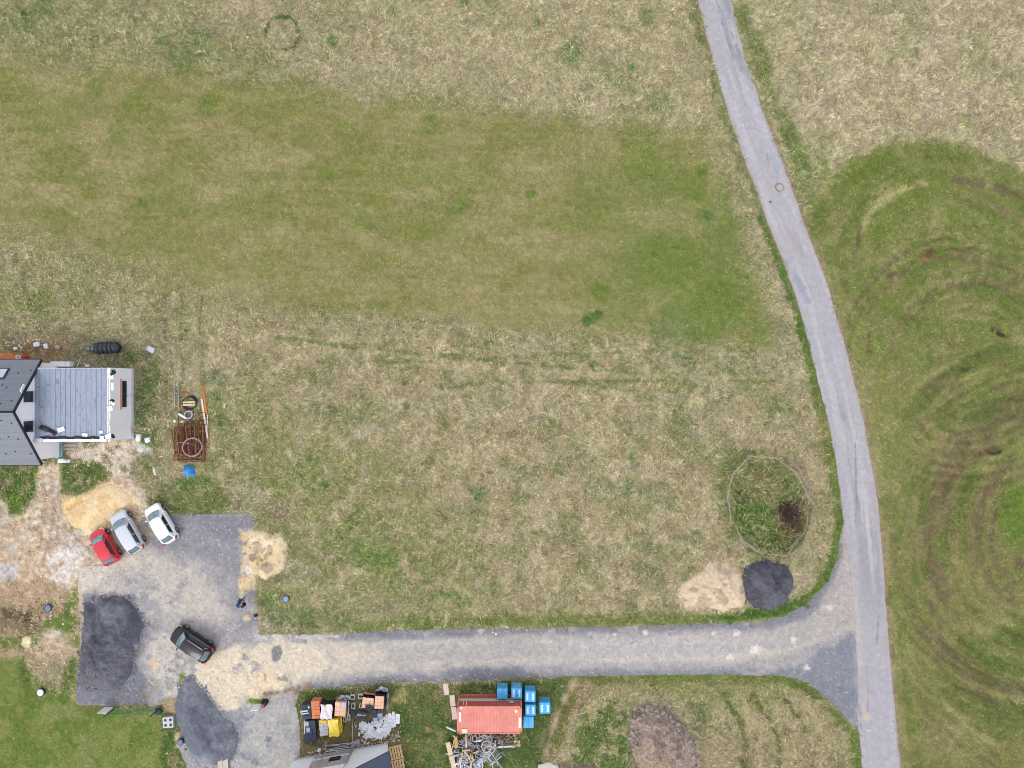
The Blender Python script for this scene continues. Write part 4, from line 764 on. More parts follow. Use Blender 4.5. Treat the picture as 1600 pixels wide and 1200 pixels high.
# ---------------------------------------------------------------- cars (front towards +x)
TYRE = pm("tyre_rubber", (36, 36, 40), .9); RIM = pm("alloy_rim", (176, 178, 184), .35, .04, metal=.7); DARKPL = pm("black_plastic", (34, 34, 38), .6)
GLASS = pm("car_glass", (24, 32, 38), .06, .05, spec=.8, coat=.6); LAMP = pm("lamp_lens", (226, 230, 236), .12, .03, spec=.6); RED = pm("tail_lens", (190, 24, 34), .2, .05, spec=.6)
SCREEN = pm("windscreen_sky_sheen", (120, 146, 152), .08, .35, 3, spec=.8, coat=.8); CABIN = pm("cabin_trim", (60, 62, 66), .8); PLATE = pm("number_plate", (232, 232, 232), .5, .02); CHROME = pm("chrome_trim", (214, 216, 222), .15, .02, metal=.9)  # the windscreen's pale base colour has the sky's reflection painted in
def ipol(xs, tab): return np.interp(xs, [t[0] for t in tab], [t[1] for t in tab])
def car(label, loc, rz, L, Wd, paint, roofh, hood, belt, cab, deck=None, rails=False, plates=True):
    """cab = x of windscreen foot, roof front, roof rear, rear window foot, measured from the front bumper as shares of L"""
    t = thing("parked_car", label, "car", loc, rz)
    X = lambda s: L / 2 - s * L
    w2 = Wd / 2
    plan = [(0, .56), (.012, .68), (.04, .84), (.1, .95), (.2, .99), (.45, 1), (.75, 1), (.88, .965), (.955, .88), (.985, .76), (1, .62)]
    deckz = deck or belt
    top = [(0, .50), (.012, .58), (.035, hood - .14), (.08, hood - .07), (cab[0] - .03, hood), (cab[0] + .06, belt), (.7, belt + .02), (.9, deckz + .01), (.965, deckz - .05), (.99, .66), (1, .55)]
    low = [(0, .32), (.03, .24), (.1, .2), (.9, .2), (.97, .26), (1, .34)]
    st = [0, .006, .015, .03, .055, .09, .14, .2, .26, .33, .4, .5, .6, .7, .78, .85, .9, .935, .962, .982, .994, 1]
    rings = []
    for s_ in st:
        w = w2 * float(ipol(s_, plan)); zt = float(ipol(s_, top)); zl = float(ipol(s_, low)); x = X(s_); zm = zl + (zt - zl) * .5
        r = [(w * .90, zl), (w * .97, zl + .08), (w, zm), (w * .985, zm + (zt - zm) * .5), (w * .94, zt - .05), (w * .84, zt - .012), (w * .45, zt + .012), (0, zt + .018)]
        rings.append([Vector((x, y, z)) for y, z in r] + [Vector((x, -y, z)) for y, z in r[-2::-1]])
    b = MB(); b.loft(rings, True, True, True, True); body = b.build("body", paint, t)
    # cabin shell as five patches: sides, windscreen, rear, roof
    xa, xb, xc, xd = [X(c) for c in cab]; wb, wt = w2 * .90, w2 * .68; zb = belt - .03; zr = roofh
    def roofp(u, v, lift=0.0):
        x = xb + (xc - xb) * u; y = (2 * v - 1); bow = .05 * (1 - y * y) + .05 * (1 - (2 * u - 1) ** 2); wv = wt * (1 - .06 * (2 * u - 1) ** 2)
        xx = x + (.10 * (1 - y * y) * (1 - u) - .09 * (1 - y * y) * u)
        return Vector((xx, y * wv, zr - .07 + bow + lift))
    def front(u, v, lift=0.0):
        q = roofp(0, v); y = 2 * v - 1; base = Vector((xa + .16 * (1 - y * y), y * wb * .95, zb - .02 + .02 * (1 - y * y)))
        p = base.lerp(q, u); return p + Vector((.75, 0, .66)).normalized() * (lift + .035 * math.sin(math.pi * u))
    def rear(u, v, lift=0.0):
        q = roofp(1, v); y = 2 * v - 1; base = Vector((xd - .14 * (1 - y * y), y * wb * .93, zb + .02))
        p = base.lerp(q, u); return p + Vector((-.8, 0, .6)).normalized() * (lift + .03 * math.sin(math.pi * u))
    def side(sg):
        def f(u, v, lift=0.0):
            bx = xa + (xd - xa) * u; base = Vector((bx, sg * wb * (.95 + .05 * math.sin(math.pi * u)), zb)); q = roofp(u, 1 if sg > 0 else 0)
            p = base.lerp(q, v); return p + Vector((0, sg * .9, .45)).normalized() * (lift + .03 * math.sin(math.pi * v))
        return f
    sh = MB(); sh.sheet(roofp, 10, 10); sh.sheet(front, 6, 10); sh.sheet(rear, 6, 10); sh.sheet(side(1), 10, 6); sh.sheet(side(-1), 10, 6)
    sh.build("cabin", paint, t)
    def panel(name, fn, u0, u1, v0, v1, mat, nu=6, nv=8, lift=.012, par=t):
        m = MB(); m.sheet(lambda u, v: fn(u0 + (u1 - u0) * u, v0 + (v1 - v0) * v, lift), nu, nv)
        m.sheet(lambda u, v: fn(u0 + (u1 - u0) * u, v0 + (v1 - v0) * v, -.004), nu, nv); return m.build(name, mat, par)
    panel("windscreen", front, .02, .93, .045, .955, SCREEN); panel("rear_window", rear, .2, .9, .1, .9, pm("rear_glass", (84, 98, 112), .08, .2, 3, spec=.8, coat=.8))
    for sg in (1, -1):
        f = side(sg); k = panel("side_window", f, .15, .52, .12, .84, GLASS); k2 = panel("side_window", f, .545, .88, .14, .82, GLASS)
    if rails:
        for v in (.04, .96):
            r_ = MB(); r_.tube([roofp(u, v, .045 if 0 < u < 1 else .0) for u in (.06, .1, .3, .5, .7, .9, .95)], .02, 6); r_.build("roof_rail", CHROME, t)
        for sg in (1, -1):
            c = MB(); f = side(sg); c.tube([f(u, .03, .02) for u in (.1, .3, .5, .7, .9)] + [f(.93, .4, .02), f(.9, .8, .02)], .014, 5); c.build("chrome_strip", CHROME, t)
    for fx in (.185, .80):
        for sg in (1, -1):
            rad = .31; wp = Vector((X(fx), sg * (w2 - .10), rad)); wm = MB(); wm.lathe((0, 0, 0), [(rad * .62, -.1), (rad * .93, -.105), (rad, -.06), (rad, .06), (rad * .93, .105), (rad * .62, .1)], 22, 'Y')
            wo = wm.build("wheel", TYRE, t, loc=wp); rm = MB(); rm.lathe((0, 0, 0), [(.02, sg * .118), (rad * .25, sg * .118), (rad * .6, sg * .1), (rad * .64, sg * .108), (rad * .64, sg * .06), (.02, sg * .06)], 20, 'Y')
            rm.build("rim", RIM, wo)
            ar = MB(); ar.sheet(lambda u, v: Vector((X(fx) + (rad + .06 + .0 * v) * math.cos(math.pi * (1 - u)), sg * (w2 * (1.0 if fx < .5 else 1.0) - .10 + .115 * v), .28 + (rad + .07) * math.sin(math.pi * (1 - u)))), 12, 1); ar.build("wheel_arch", DARKPL, t)
    for sg in (1, -1):
        h = MB(); h.loft([[Vector((X(a_) + .0, sg * y, z)) for y, z in ((w2 * k0, zz - .07), (w2 * k1, zz - .07), (w2 * k1, zz + .045), (w2 * k0, zz + .06))] for a_, k0, k1, zz in ((.008, .45, .68, .6), (.03, .5, .83, .66), (.075, .66, .93, .7), (.11, .8, .955, .72))], True, True, True, True); h.build("headlight", LAMP, t)
        r_ = MB(); r_.loft([[Vector((X(a_), sg * y, z)) for y, z in ((w2 * k0, zz - .1), (w2 * k1, zz - .1), (w2 * k1, zz + .12), (w2 * k0, zz + .12))] for a_, k0, k1, zz in ((.915, .82, .965, deckz - .07), (.955, .72, .905, deckz - .1), (.993, .6, .72, deckz - .16))], True, True, True, True); r_.build("taillight", RED, t)
        m = MB(); m.rbox((X(cab[0]) - .32, sg * (w2 + .06), belt + .05), (.12, .2, .13), .035); m.build("wing_mirror", paint if not rails else DARKPL, t)
        d = MB(); d.rbox((X(.48), sg * w2 * .99, belt - .13), (.17, .03, .03), .01); d.build("door_handle", paint, t)
    bl = MB(); bl.tube([Vector((X(cab[0]) + .05 - .04 * abs(q), q * w2 * .8, float(ipol(cab[0] - .015, top)) + .035)) for q in (-1, -.5, 0, .5, 1)], .02, 5); bl.build("bonnet_gap", DARKPL, t)
    for sg in (1, -1):
        for s_ in (.40, .62): dg_ = MB(); dg_.beam(Vector((X(s_), sg * w2 * .995, .34)), Vector((X(s_), sg * w2 * .955, belt - .05)), .014, .02); dg_.build("door_gap", DARKPL, t)
    g = MB(); g.rbox((X(.004), 0, .42), (.03, w2 * 1.05, .16), .012); g.build("grille", DARKPL, t)
    bp = MB(); bp.rbox((X(.998), 0, .4), (.05, w2 * 1.2, .16), .02); bp.build("rear_bumper", DARKPL, t)
    pl = MB(); pl.box((X(1.006), 0, .62), (.015, .5, .11)); pl.build("number_plate", PLATE, t)
    wi = MB(); wi.beam(front(.03, .2, .03), front(.1, .62, .03), .02, .012); wi.beam(front(.03, .5, .03), front(.1, .9, .03), .02, .012); wi.build("wiper", DARKPL, t)
    an = MB(); e0 = roofp(.9, .5, .0); an.tube([e0, e0 + Vector((-.12, 0, .16))], [.012, .005], 5); an.build("aerial", DARKPL, t)
    return t
REDP = pm("red_car_paint", (214, 36, 52), .28, .03, 2, coat=.7); SILV = pm("silver_car_paint", (204, 206, 214), .3, .02, 2, metal=.15, coat=.5); WHT = pm("white_car_paint", (244, 245, 248), .3, .015, 2, coat=.6)
BLK = pm("black_car_paint", (20, 17, 24), .25, .03, 2, spec=.4, coat=.25)
def place(px0, py0, px1, py1, z=.75):
    a_, b_ = W(px0, py0, z), W(px1, py1, z); c = (a_ + b_) / 2; return Vector((c.x, c.y, .02)), math.atan2(a_.y - b_.y, a_.x - b_.x)
p, r = place(149, 829.5, 177.5, 879); car("small red hatchback with nose in the orange sand", p, r, 3.62, 1.66, REDP, 1.48, .92, .98, (.20, .37, .80, .95))
p, r = place(181, 801.5, 216, 861); car("silver estate car parked between the red and the white car", p, r, 4.4, 1.78, SILV, 1.52, .93, .99, (.22, .37, .85, .965))
p, r = place(235, 791, 268, 846.5); car("white hatchback with red tail lights, nearest the dark gravel", p, r, 4.08, 1.75, WHT, 1.5, .92, .98, (.20, .36, .80, .945))
p, r = place(271, 987, 329, 1025); car("black crossover with chrome roof rails alone in the middle of the yard", p, r, 4.4, 1.84, BLK, 1.62, 1.0, 1.06, (.23, .37, .83, .955), rails=True)
# ---------------------------------------------------------------- unfinished house on the left
PLASTER = pm("white_plaster", (255, 252, 255), .9, .02, 1.2); CONC = pm("pale_concrete", (196, 194, 196), .9, .1, 3); TEAL = pm("teal_insulation", (120, 196, 200), .8, .04)
FOAM = pm("white_insulation", (240, 240, 244), .85, .03, 4); FRAME = pm("anthracite_frame", (60, 64, 72), .5); PANE = pm("window_pane", (34, 44, 50), .08, .03, spec=.7)
WOOD = pm("pale_timber", (206, 178, 140), .85, .12, 7); ORWOOD = pm("orange_timber", (212, 128, 72), .8, .1, 6); GREYWOOD = pm("grey_timber", (170, 158, 148), .85, .14, 7)
BITUM = pm("black_membrane", (40, 44, 58), .5, .1, 3); SACK = pm("white_sack", (236, 236, 240), .8, .05, 3, bump=.3)
def roof_mat():
    m, n, b = nodes_mat("graphite_roof_tiles"); N, L = n.nodes, n.links; co = N.new("ShaderNodeTexCoord"); mp = N.new("ShaderNodeMapping"); mp.inputs["Scale"].default_value = (1, 1, 1)
    br = N.new("ShaderNodeTexBrick"); br.inputs["Scale"].default_value = 1; br.inputs["Brick Width"].default_value = .33; br.inputs["Row Height"].default_value = .28; br.inputs["Mortar Size"].default_value = .022; br.inputs["Bias"].default_value = -.3
    a_ = alb((122, 126, 138)); br.inputs["Color1"].default_value = (*a_, 1); br.inputs["Color2"].default_value = (*(a_ * .9), 1); br.inputs["Mortar"].default_value = (*(a_ * .66), 1)
    L.new(co.outputs["Object"], mp.inputs[0]); L.new(mp.outputs[0], br.inputs[0]); L.new(br.outputs[0], b.inputs["Base Color"]); b.inputs["Roughness"].default_value = .34; b.inputs["Specular IOR Level"].default_value = .8
    bp = N.new("ShaderNodeBump"); bp.inputs["Strength"].default_value = .5; bp.inputs["Distance"].default_value = .02; bp.invert = True; L.new(br.outputs["Fac"], bp.inputs["Height"]); L.new(bp.outputs[0], b.inputs["Normal"]); return m
ROOF = roof_mat(); TRIM = pm("dark_roof_trim", (44, 46, 56), .5)
def membrane_mat():
    m, n, b = nodes_mat("grey_roof_membrane"); N, L = n.nodes, n.links; co = N.new("ShaderNodeTexCoord")
    nz = N.new("ShaderNodeTexNoise"); nz.inputs["Scale"].default_value = 1.6; nz.inputs["Detail"].default_value = 6; mp = N.new("ShaderNodeMapping"); mp.inputs["Scale"].default_value = (2.6, .5, 1); L.new(co.outputs["Object"], mp.inputs[0]); L.new(mp.outputs[0], nz.inputs[0])
    n2 = N.new("ShaderNodeTexNoise"); n2.inputs["Scale"].default_value = 14; L.new(co.outputs["Object"], n2.inputs[0]); ad = N.new("ShaderNodeMath"); ad.operation = 'ADD'; L.new(nz.outputs[0], ad.inputs[0]); L.new(n2.outputs[0], ad.inputs[1])
    cr = N.new("ShaderNodeValToRGB"); cr.color_ramp.elements[0].position = .62; cr.color_ramp.elements[1].position = 1.0
    cr.color_ramp.elements[0].color = (*alb((118, 127, 144)), 1); cr.color_ramp.elements[1].color = (*alb((152, 161, 178)), 1); L.new(ad.outputs[0], cr.inputs[0]); L.new(cr.outputs[0], b.inputs["Base Color"]); b.inputs["Roughness"].default_value = .75; return m
h = thing("house", "unfinished white house with grey pitched roof and grey flat roofed wing", "house", (-44, -2.5, 0))
XG, YN, YS, YR, ZE, ZR = -44.0, 2.0, -7.06, -2.45, 3.2, 6.9
def slope_z(y): return ZE + (ZR - ZE) * ((2.275 - y) / (2.275 - YR) if y > YR else (y + 7.53) / (YR + 7.53))
m = MB(); poly = [(YN, 0), (YN, slope_z(YN) - .28), (YR, ZR - .3), (YS, slope_z(YS) - .28), (YS, 0)]
m.loft([[Vector((x, y, z)) for y, z in poly] for x in (-66, XG)]); m.build("wall", PLASTER, h, world=True)
def slope(y0, z0, nm):
    k = MB(); d = Vector((0, YR - y0, ZR - z0)); L_ = d.length; ang = math.atan2(ZR - z0, abs(YR - y0)); sg = 1 if YR > y0 else -1
    k.box((0, L_ / 2, -.08), (22.1, L_, .16)); o = k.build(nm, ROOF, h); o.location = Vector((-66.05 + 11.05 + .0 + 0.12, y0, z0)) - h.location; o.rotation_euler = (ang, 0, 0) if sg > 0 else (ang, 0, math.pi)
    t_ = MB(); t_.box((11.08 * sg, L_ / 2, -.07), (.09, L_ + .02, .24)); t_.box((0, -.05, -.1), (22.1, .12, .16)); t_.build("roof_trim", TRIM, o)
    s_ = MB(); s_.box((0, 0, 0), (.05, .12, .07)); g0 = s_.build("snow_guard", TRIM, o)
    for i in range(6):
        for q in (.22, .5, .8):
            g1 = g0 if i == 0 and q == .22 else g0.copy()
            if g1 is not g0: COL.objects.link(g1); g1.parent = o
            g1.location = (sg * (10.4 - i * .9) + RND.uniform(-.3, .3), L_ * q + (i % 2) * .3, .03)
    return o, ang, L_
o1, a1, L1 = slope(2.275, ZE, "roof"); o2, a2, L2 = slope(-7.53, ZE, "roof")
k = MB(); k.tube([(-66, YR, ZR + .0), (-43.86, YR, ZR + .0)], .09, 8); k.build("ridge_cap", TRIM, h, world=True)
sk = MB(); sk.box((0, 0, 0), (.86, 1.2, .1)); s = sk.build("skylight", FRAME, h); q = .255; s.location = Vector((-46.66, .92, 4.25)) + Vector((0, math.sin(a1), math.cos(a1))) * .07 - h.location; s.rotation_euler = (-a1, 0, 0)
sk = MB(); sk.box((0, 0, .055), (.66, 1.0, .02)); sk.build("pane", pm("sky_pane", (190, 205, 215), .1, .03, spec=.6), s)
for y0, y1 in ((-.69, -1.62), (-3.42, -4.32)):
    f = MB(); f.box((XG + .03, (y0 + y1) / 2, 4.71), (.1, .98, 1.14)); w = f.build("window", FRAME, h, world=True)
    f = MB(); f.box((XG + .085, (y0 + y1) / 2, 4.71), (.03, .84, 1.0)); f.build("pane", PANE, w).location = -h.location
    f = MB(); f.box((XG + .1, (y0 + y1) / 2, 4.12), (.22, 1.06, .04)); f.build("sill", CONC, w).location = -h.location
AN, AS, AE, AZ = 1.5, -5.3, -37.05, 3.78
f = MB(); f.box(((XG + AE) / 2 + .01, (AN + AS) / 2, AZ / 2), (AE - XG - .02, AN - AS, AZ)); f.build("annex_wall", PLASTER, h, world=True)
fr = MB(); n = 14; wd = (AE - .34 - XG) / n
for i in range(n):
    x0 = XG + .02 + i * wd; fr.box((x0 + wd / 2, (AN + AS) / 2 + .1, AZ + .02 + .012 * (i % 2)), (wd + .05, AN - AS - .35, .04))
fr.build("flat_roof", membrane_mat(), h, world=True)
sm = MB()
for i in range(1, n): x0 = XG + .02 + i * wd; sm.box((x0, (AN + AS) / 2 + .1, AZ + .046), (.02, AN - AS - .4, .012))
for i in range(60): sm.box((RND.uniform(XG + .3, AE - 1), RND.uniform(AS + .4, AN - .3), AZ + .055), (RND.choice([.03, .05, .3]), RND.choice([.03, .12, .3]) if RND.random() < .8 else .03, .008))
sm.build("roof_seam", pm("dark_seam", (132, 138, 152), .8), h, world=True)
p_ = MB(); p_.rbox((-40.2, AS + .12, AZ + .12), (5.9, .24, .26), .03); p_.build("parapet", FOAM, h, world=True)
p_ = MB(); p_.rbox((AE - .2, (AN + AS) / 2 + .05, AZ + .05), (.1, AN - AS - 1.5, .16), .03); p_.build("parapet", FOAM, h, world=True)
p_ = MB(); p_.rbox((-40.4, AN - .06, AZ + .04), (6.2, .1, .12), .02); p_.build("roof_edge", pm("grey_flashing", (176, 178, 186), .5), h, world=True)
p_ = MB()
for i in range(16):
    x = -43.2 + i * .38; p_.box((x, AS + .36 + .05 * math.sin(i * 1.7), AZ + .09), (.42, .2, .05), RND.uniform(-.2, .2))
p_.build("membrane_upstand", BITUM, h, world=True)
f = MB(); f.box((AE + .02, -.95, 1.5), (.1, 2.5, .66)); w = f.build("window", FRAME, h, world=True); f = MB(); f.box((AE + .08, -.95, 1.5), (.04, 2.38, .54)); f.build("pane", PANE, w).location = -h.location
f = MB(); f.box((AE + .06, -.95, 2.12), (.1, 2.9, .05)); f.build("lintel_board", ORWOOD, h, world=True)
f = MB(); f.box((AE + .09, (AN + AS) / 2, .11), (.2, AN - AS + .1, .22)); f.build("plinth", CONC, h, world=True)
f = MB(); f.box((XG + .04, -6.18, .34), (.1, 1.72, .1)); f.box((XG - 1.0, YS - .04, .34), (2.1, .1, .1)); f.build("insulation_strip", TEAL, h, world=True)
f = MB(); f.box((XG + .1, -6.2, .13), (.24, 1.8, .26)); f.build("plinth", pm("blue_grey_plinth", (160, 174, 184), .8), h, world=True)
ca = MB(); ca.tube([(AE + .05, -1.2, 1.6), (AE + .3, -1.1, 1.4), (AE + .7, -.98, 1.2)], .015, 5); ca.tube([(AE + .05, -1.7, 1.3), (AE + .25, -1.75, 1.1)], .012, 5); ca.build("loose_cable", pm("black_cable", (30, 30, 34), .7), h, world=True)
f = MB(); f.box((XG + .06, -.42, 5.45), (.1, .75, .4), M=Matrix.Rotation(R(-35), 3, 'X')); f.build("insulation_patch", FOAM, h, world=True)
# offcuts lying on the wing's roof: each its own block
GRP = "white insulation offcuts on the flat roof"
for i, (x, y, a_, b_, r_, z) in enumerate([(173.5, 588.5, 8, 8, 8, .2), (176, 604, 4, 12, 0, .22), (176.5, 630, 7, 5, -35, .25), (172, 638.5, 8.5, 7.5, 15, .2), (170, 660, 3, 4, 0, .05), (170, 664.5, 3, 3, 30, .05),
                                            (158, 675, 6, 4.5, 5, .06), (133, 679.5, 8, 5, -3, .06), (159.5, 684, 7, 5, 0, .2), (170, 681.5, 11, 7, 18, .2), (95.5, 671, 11, 7, 18, .06)]):
    c = W(x, y, AZ + z + .05); b = MB(); b.rbox((0, 0, .0), (a_ * S * .94, b_ * S * .94, .12), .02); o = b.build("insulation_block", FOAM, loc=c, rz=R(r_))
    tag(o, ["square white insulation block at the north end of the parapet", "long thin white insulation strip along the east parapet", "small tilted white offcut in the middle of the east parapet", "white insulation block askew below the middle of the east parapet",
            "tiny white foam scrap near the roof edge", "tiny white foam scrap near the roof edge", "small white block near the south east corner of the flat roof", "white block at the middle of the southern roof edge", "small white block on the southern parapet beside the long one",
            "largest white block at the south east corner of the flat roof", "white block beside the crumpled black membrane"][i], "insulation", GRP)
def flap(name, pts, w, z, label, seed):
    rr = random.Random(seed); b = MB(); P = [W(x, y, z) for x, y in pts]; n = 14
    def fn(u, v):
        t_ = u * (len(P) - 1); i = min(int(t_), len(P) - 2); p = P[i].lerp(P[i + 1], t_ - i); d = (P[i + 1] - P[i]).normalized(); s_ = Vector((-d.y, d.x, 0))
        return p + s_ * (v - .5) * w * (1 + .15 * math.sin(7 * u)) + Vector((0, 0, .06 + .10 * math.sin(9 * u + 3 * v) * math.sin(5 * v) + .16 * math.sin(math.pi * v)))
    b.sheet(fn, n, 6); b.sheet(lambda u, v: fn(u, v) - Vector((0, 0, .03)), n, 6); o = b.build(name, BITUM); return tag(o, label, "roofing")
flap("membrane_sheet", [(63.5, 667), (74, 671), (83, 674), (88, 680)], .42, AZ + .05, "crumpled black roofing membrane thrown on the flat roof corner", 3)
flap("membrane_sheet", [(177, 578), (179, 582), (174, 585)], .3, AZ + .2, "small dark membrane scrap at the north end of the parapet", 4)
flap("membrane_sheet", [(176, 682), (180, 680)], .4, AZ + .2, "dark membrane scrap at the south east roof corner", 5)
flap("membrane_sheet", [(174, 625), (180, 628)], .25, AZ + .2, "dark membrane scrap halfway along the east parapet", 6)
b = MB(); b.rbox((0, 0, .1), (.8, .36, .24), .04); tag(b.build("insulation_block", pm("grey_white_block", (206, 204, 212), .85), loc=W(61, 687.5, AZ + .05), rz=R(2)), "grey white block where the wing meets the south gable", "insulation", GRP)
def pallet(name, label, px, py, w, d, rz, z=0, mat=None, layers=1, slats=7, group=None):
    t = thing(name, label, "pallet", W(px, py, z), rz, group); mat = mat or GREYWOOD
    for L_ in range(layers):
        z0 = L_ * .15; b = MB()
        for i in range(slats): b.box(((i + .5) / slats * w - w / 2, 0, z0 + .133), (w / slats * .6, d, .022))
        b.build("deck", mat, t)
        for yy in (-.46, 0, .46):
            b = MB(); b.box((0, yy * d, z0 + .06), (w, .09, .1)); b.build("bearer", mat, t)
    return t
pallet("wooden_pallet", "weathered grey pallet lying by the south wall of the flat roofed wing", 110.5, 697, .8, 1.25, R(90), mat=pm("weathered_timber", (176, 168, 158), .9, .14), slats=6)
b = MB(); b.rbox((0, 0, .03), (1.0, .56, .05), .01); tag(b.build("plywood_board", WOOD, loc=W(176.5, 690.5, .03), rz=R(-1)), "pale plywood board at the foot of the south wall", "board")
def sack(px, py, a_, b_, hgt, rz, label, mat=None, name="sack", group=None, z=0):
    m_ = MB(); rr = random.Random(int(px * 13 + py)); n = 16; rings = []
    for q, zz in ((.85, 0), (1, .2), (1.0, .5), (.85, .8), (.5, .93), (.08, 1.0)):
        rings.append([Vector((a_ / 2 * q * abs(math.cos(t)) ** .4 * (1 if math.cos(t) > 0 else -1) * rr.uniform(.82, 1.1), b_ / 2 * q * abs(math.sin(t)) ** .4 * (1 if math.sin(t) > 0 else -1) * rr.uniform(.82, 1.1), hgt * zz * rr.uniform(.95, 1.05))) for t in [2 * math.pi * i / n + .01 for i in range(n)]])
    m_.loft(rings, True, True, True, True); return tag(m_.build(name, mat or SACK, loc=W(px, py, z), rz=rz), label, "sack", group)
sack(98, 719.5, .72, .5, .35, 0, "plump white sack south of the house wall, west of a slimmer one"); sack(107, 720, .55, .34, .3, .1, "slim white sack lying against a plump white sack")
sack(58.5, 538.5, .62, .45, .3, .2, "white sack on the bare soil north of the house, westernmost"); sack(73, 541, .4, .55, .3, .3, "narrow white sack on the bare soil north of the house"); sack(91, 542.5, .5, .4, .2, -.3, "grey sack on the bare soil north of the house", pm("grey_sack", (168, 164, 168), .85)); sack(25, 544.5, .4, .3, .2, .3, "small white sack close to the orange planks")
sack(217.5, 684, .5, .75, .3, -.1, "white rubble bag at the south east corner of the wing"); sack(231, 687.5, .55, .5, .2, .3, "flat pale rubble bag east of the wing"); sack(236.5, 546, .8, .6, .25, -.4, "crumpled pale plastic bundle in the grass east of the black tank", pm("grey_plastic", (206, 206, 214), .5, .12)); sack(242, 737, .2, .9, .15, .25, "thin white torn bag in the grass west of the blue tarpaulin")
for i in range(3):
    b = MB(); b.beam(W(-10, 557 + i * 2.2, .1 + .03 * i), W(27, 556.5 + i * 2.2, .1 + .03 * i), .13, .08); tag(b.build("timber_beam", ORWOOD), "orange timber beam lying along the north side of the house", "beam", "orange beams north of the house")
def bucket(px, py, r_, hh, mat, label):
    b = MB(); b.lathe((0, 0, 0), [(r_ * .8, 0), (r_, hh), (r_ * .92, hh), (r_ * .74, .03)], 20); t = b.build("bucket", mat, loc=W(px, py)); tag(t, label, "bucket"); c = MB(); c.tube([(r_ * math.cos(q), 0, hh + r_ * .3 * math.sin(q)) for q in [math.pi * i / 8 for i in range(9)]], .012, 5); c.build("handle", DARKPL, t)
bucket(31.5, 558.5, .22, .35, FOAM, "white bucket beside the red one north of the house"); 
b = MB(); b.rbox((0, 0, .14), (.6, .38, .28), .06); t = tag(b.build("fuel_can", pm("red_plastic", (206, 56, 40), .5), loc=W(40.5, 558.5), rz=R(-10)), "red plastic can beside the white bucket north of the house", "can"); c = MB(); c.rbox((.0, 0, .32), (.3, .06, .06), .02); c.build("handle", DARKPL, t); c = MB(); c.cyl((.22, 0, .28), .06, .08, 12); c.build("cap", DARKPL, t)
b = MB(); b.rbox((0, 0, .4), (1.85, .5, .8), .03); t = tag(b.build("insulation_pack", FOAM, loc=W(97.5, 569, .4) - Vector((0, 0, .4)), rz=0), "long white pack of insulation boards against the north wall", "insulation"); c = MB()
for x in (-.55, .55): c.box((x, 0, .4), (.05, .52, .82))
c.build("strap", pm("grey_strap", (190, 200, 204), .7), t)
b = MB(); b.rbox((0, 0, .2), (.42, .25, .4), .03); tag(b.build("insulation_block", pm("cream_block", (224, 216, 200), .85), loc=W(137.5, 571.5, .2) - Vector((0, 0, .2))), "small cream block at the north wall beside the leaning pole", "insulation")
b = MB(); b.tube([W(120.5, 573, .6), W(126.5, 557, .1)], .045, 8); tag(b.build("pipe", pm("pale_teal_pipe", (168, 206, 212), .5)), "pale teal pipe leaning near the north wall", "pipe")
# black ribbed tank
t = thing("plastic_tank", "black ribbed plastic tank lying in the grass north of the house", "tank", W(172, 544), R(2)); BP = pm("black_polythene", (30, 36, 48), .35, .1, 3, spec=.6)
b = MB(); prof = [(.02, -1.15), (.35, -1.12)]
for i in range(5):
    x = -1.0 + i * .42; prof += [(.46, x), (.56, x + .05), (.58, x + .21), (.56, x + .36), (.47, x + .41)]
prof += [(.42, 1.18), (.25, 1.3), (.02, 1.33)]; b.lathe((0, 0, .56), prof, 28, 'X'); b.build("body", BP, t)
b = MB(); b.rbox((-1.5, 0, .34), (.95, .52, .5), .06); b.build("neck", pm("grey_black_plastic", (72, 80, 92), .4, .1), t)
for x in (-1.75, -1.35): b = MB(); b.rbox((x, 0, .62), (.26, .36, .08), .02); b.build("cover", pm("grey_cover", (128, 134, 144), .5), t)
# ---------------------------------------------------------------- rusty steel, hoses, pipes beside the house
RUST = pm("rusty_steel", (116, 66, 48), .85, .3, 5); RUST2 = pm("bright_rust", (150, 90, 64), .85, .25, 5); STEEL = pm("grey_steel", (176, 178, 184), .45, .08, metal=.5)
def mesh_panel(px, py, w, d, rz, z, nx_, ny_, label, mat, r_=.02):
    b = MB()
    for i in range(nx_ + 1): x = -w / 2 + w * i / nx_; b.tube([(x, -d / 2, 0), (x + RND.uniform(-.03, .03), d / 2, 0)], r_, 5)
    for j in range(ny_ + 1): y = -d / 2 + d * j / ny_; b.tube([(-w / 2, y, r_ * 1.6), (w / 2, y, r_ * 1.6)], r_, 5)
    o = b.build("steel_mesh", mat, loc=W(px, py, z), rz=rz); return tag(o, label, "steel mesh", "rusty reinforcement panels")
# stack: frames of channel bars, piled in layers
lay = [(297, 695, 3.0, 3.0, 0, .05, 8, 4, "broad rusty reinforcement panel at the bottom of the stack"), (299, 681, 2.6, 4.6, -2, .12, 4, 6, "tall rusty frame panel reaching north under the white coil"), (288, 690, 1.9, 2.9, 3, .2, 7, 2, "rusty panel with narrow bars on the west half of the stack"),
       (303, 688, 2.0, 3.2, -3, .28, 6, 3, "rusty panel on the east half of the stack"), (285, 688, 1.0, 2.7, 6, .36, 3, 1, "narrow slanting rusty ladder of bars on top of the stack"), (300, 700, 2.4, 2.6, 1, .42, 4, 2, "square rusty panel under the wire ring")]
for i, a_ in enumerate(lay): mesh_panel(a_[0], a_[1], a_[2], a_[3], R(a_[4]), a_[5], a_[6], a_[7], a_[8], [RUST, RUST, RUST2, RUST, RUST2, RUST][i], [.03, .024, .03, .03, .026, .03][i])
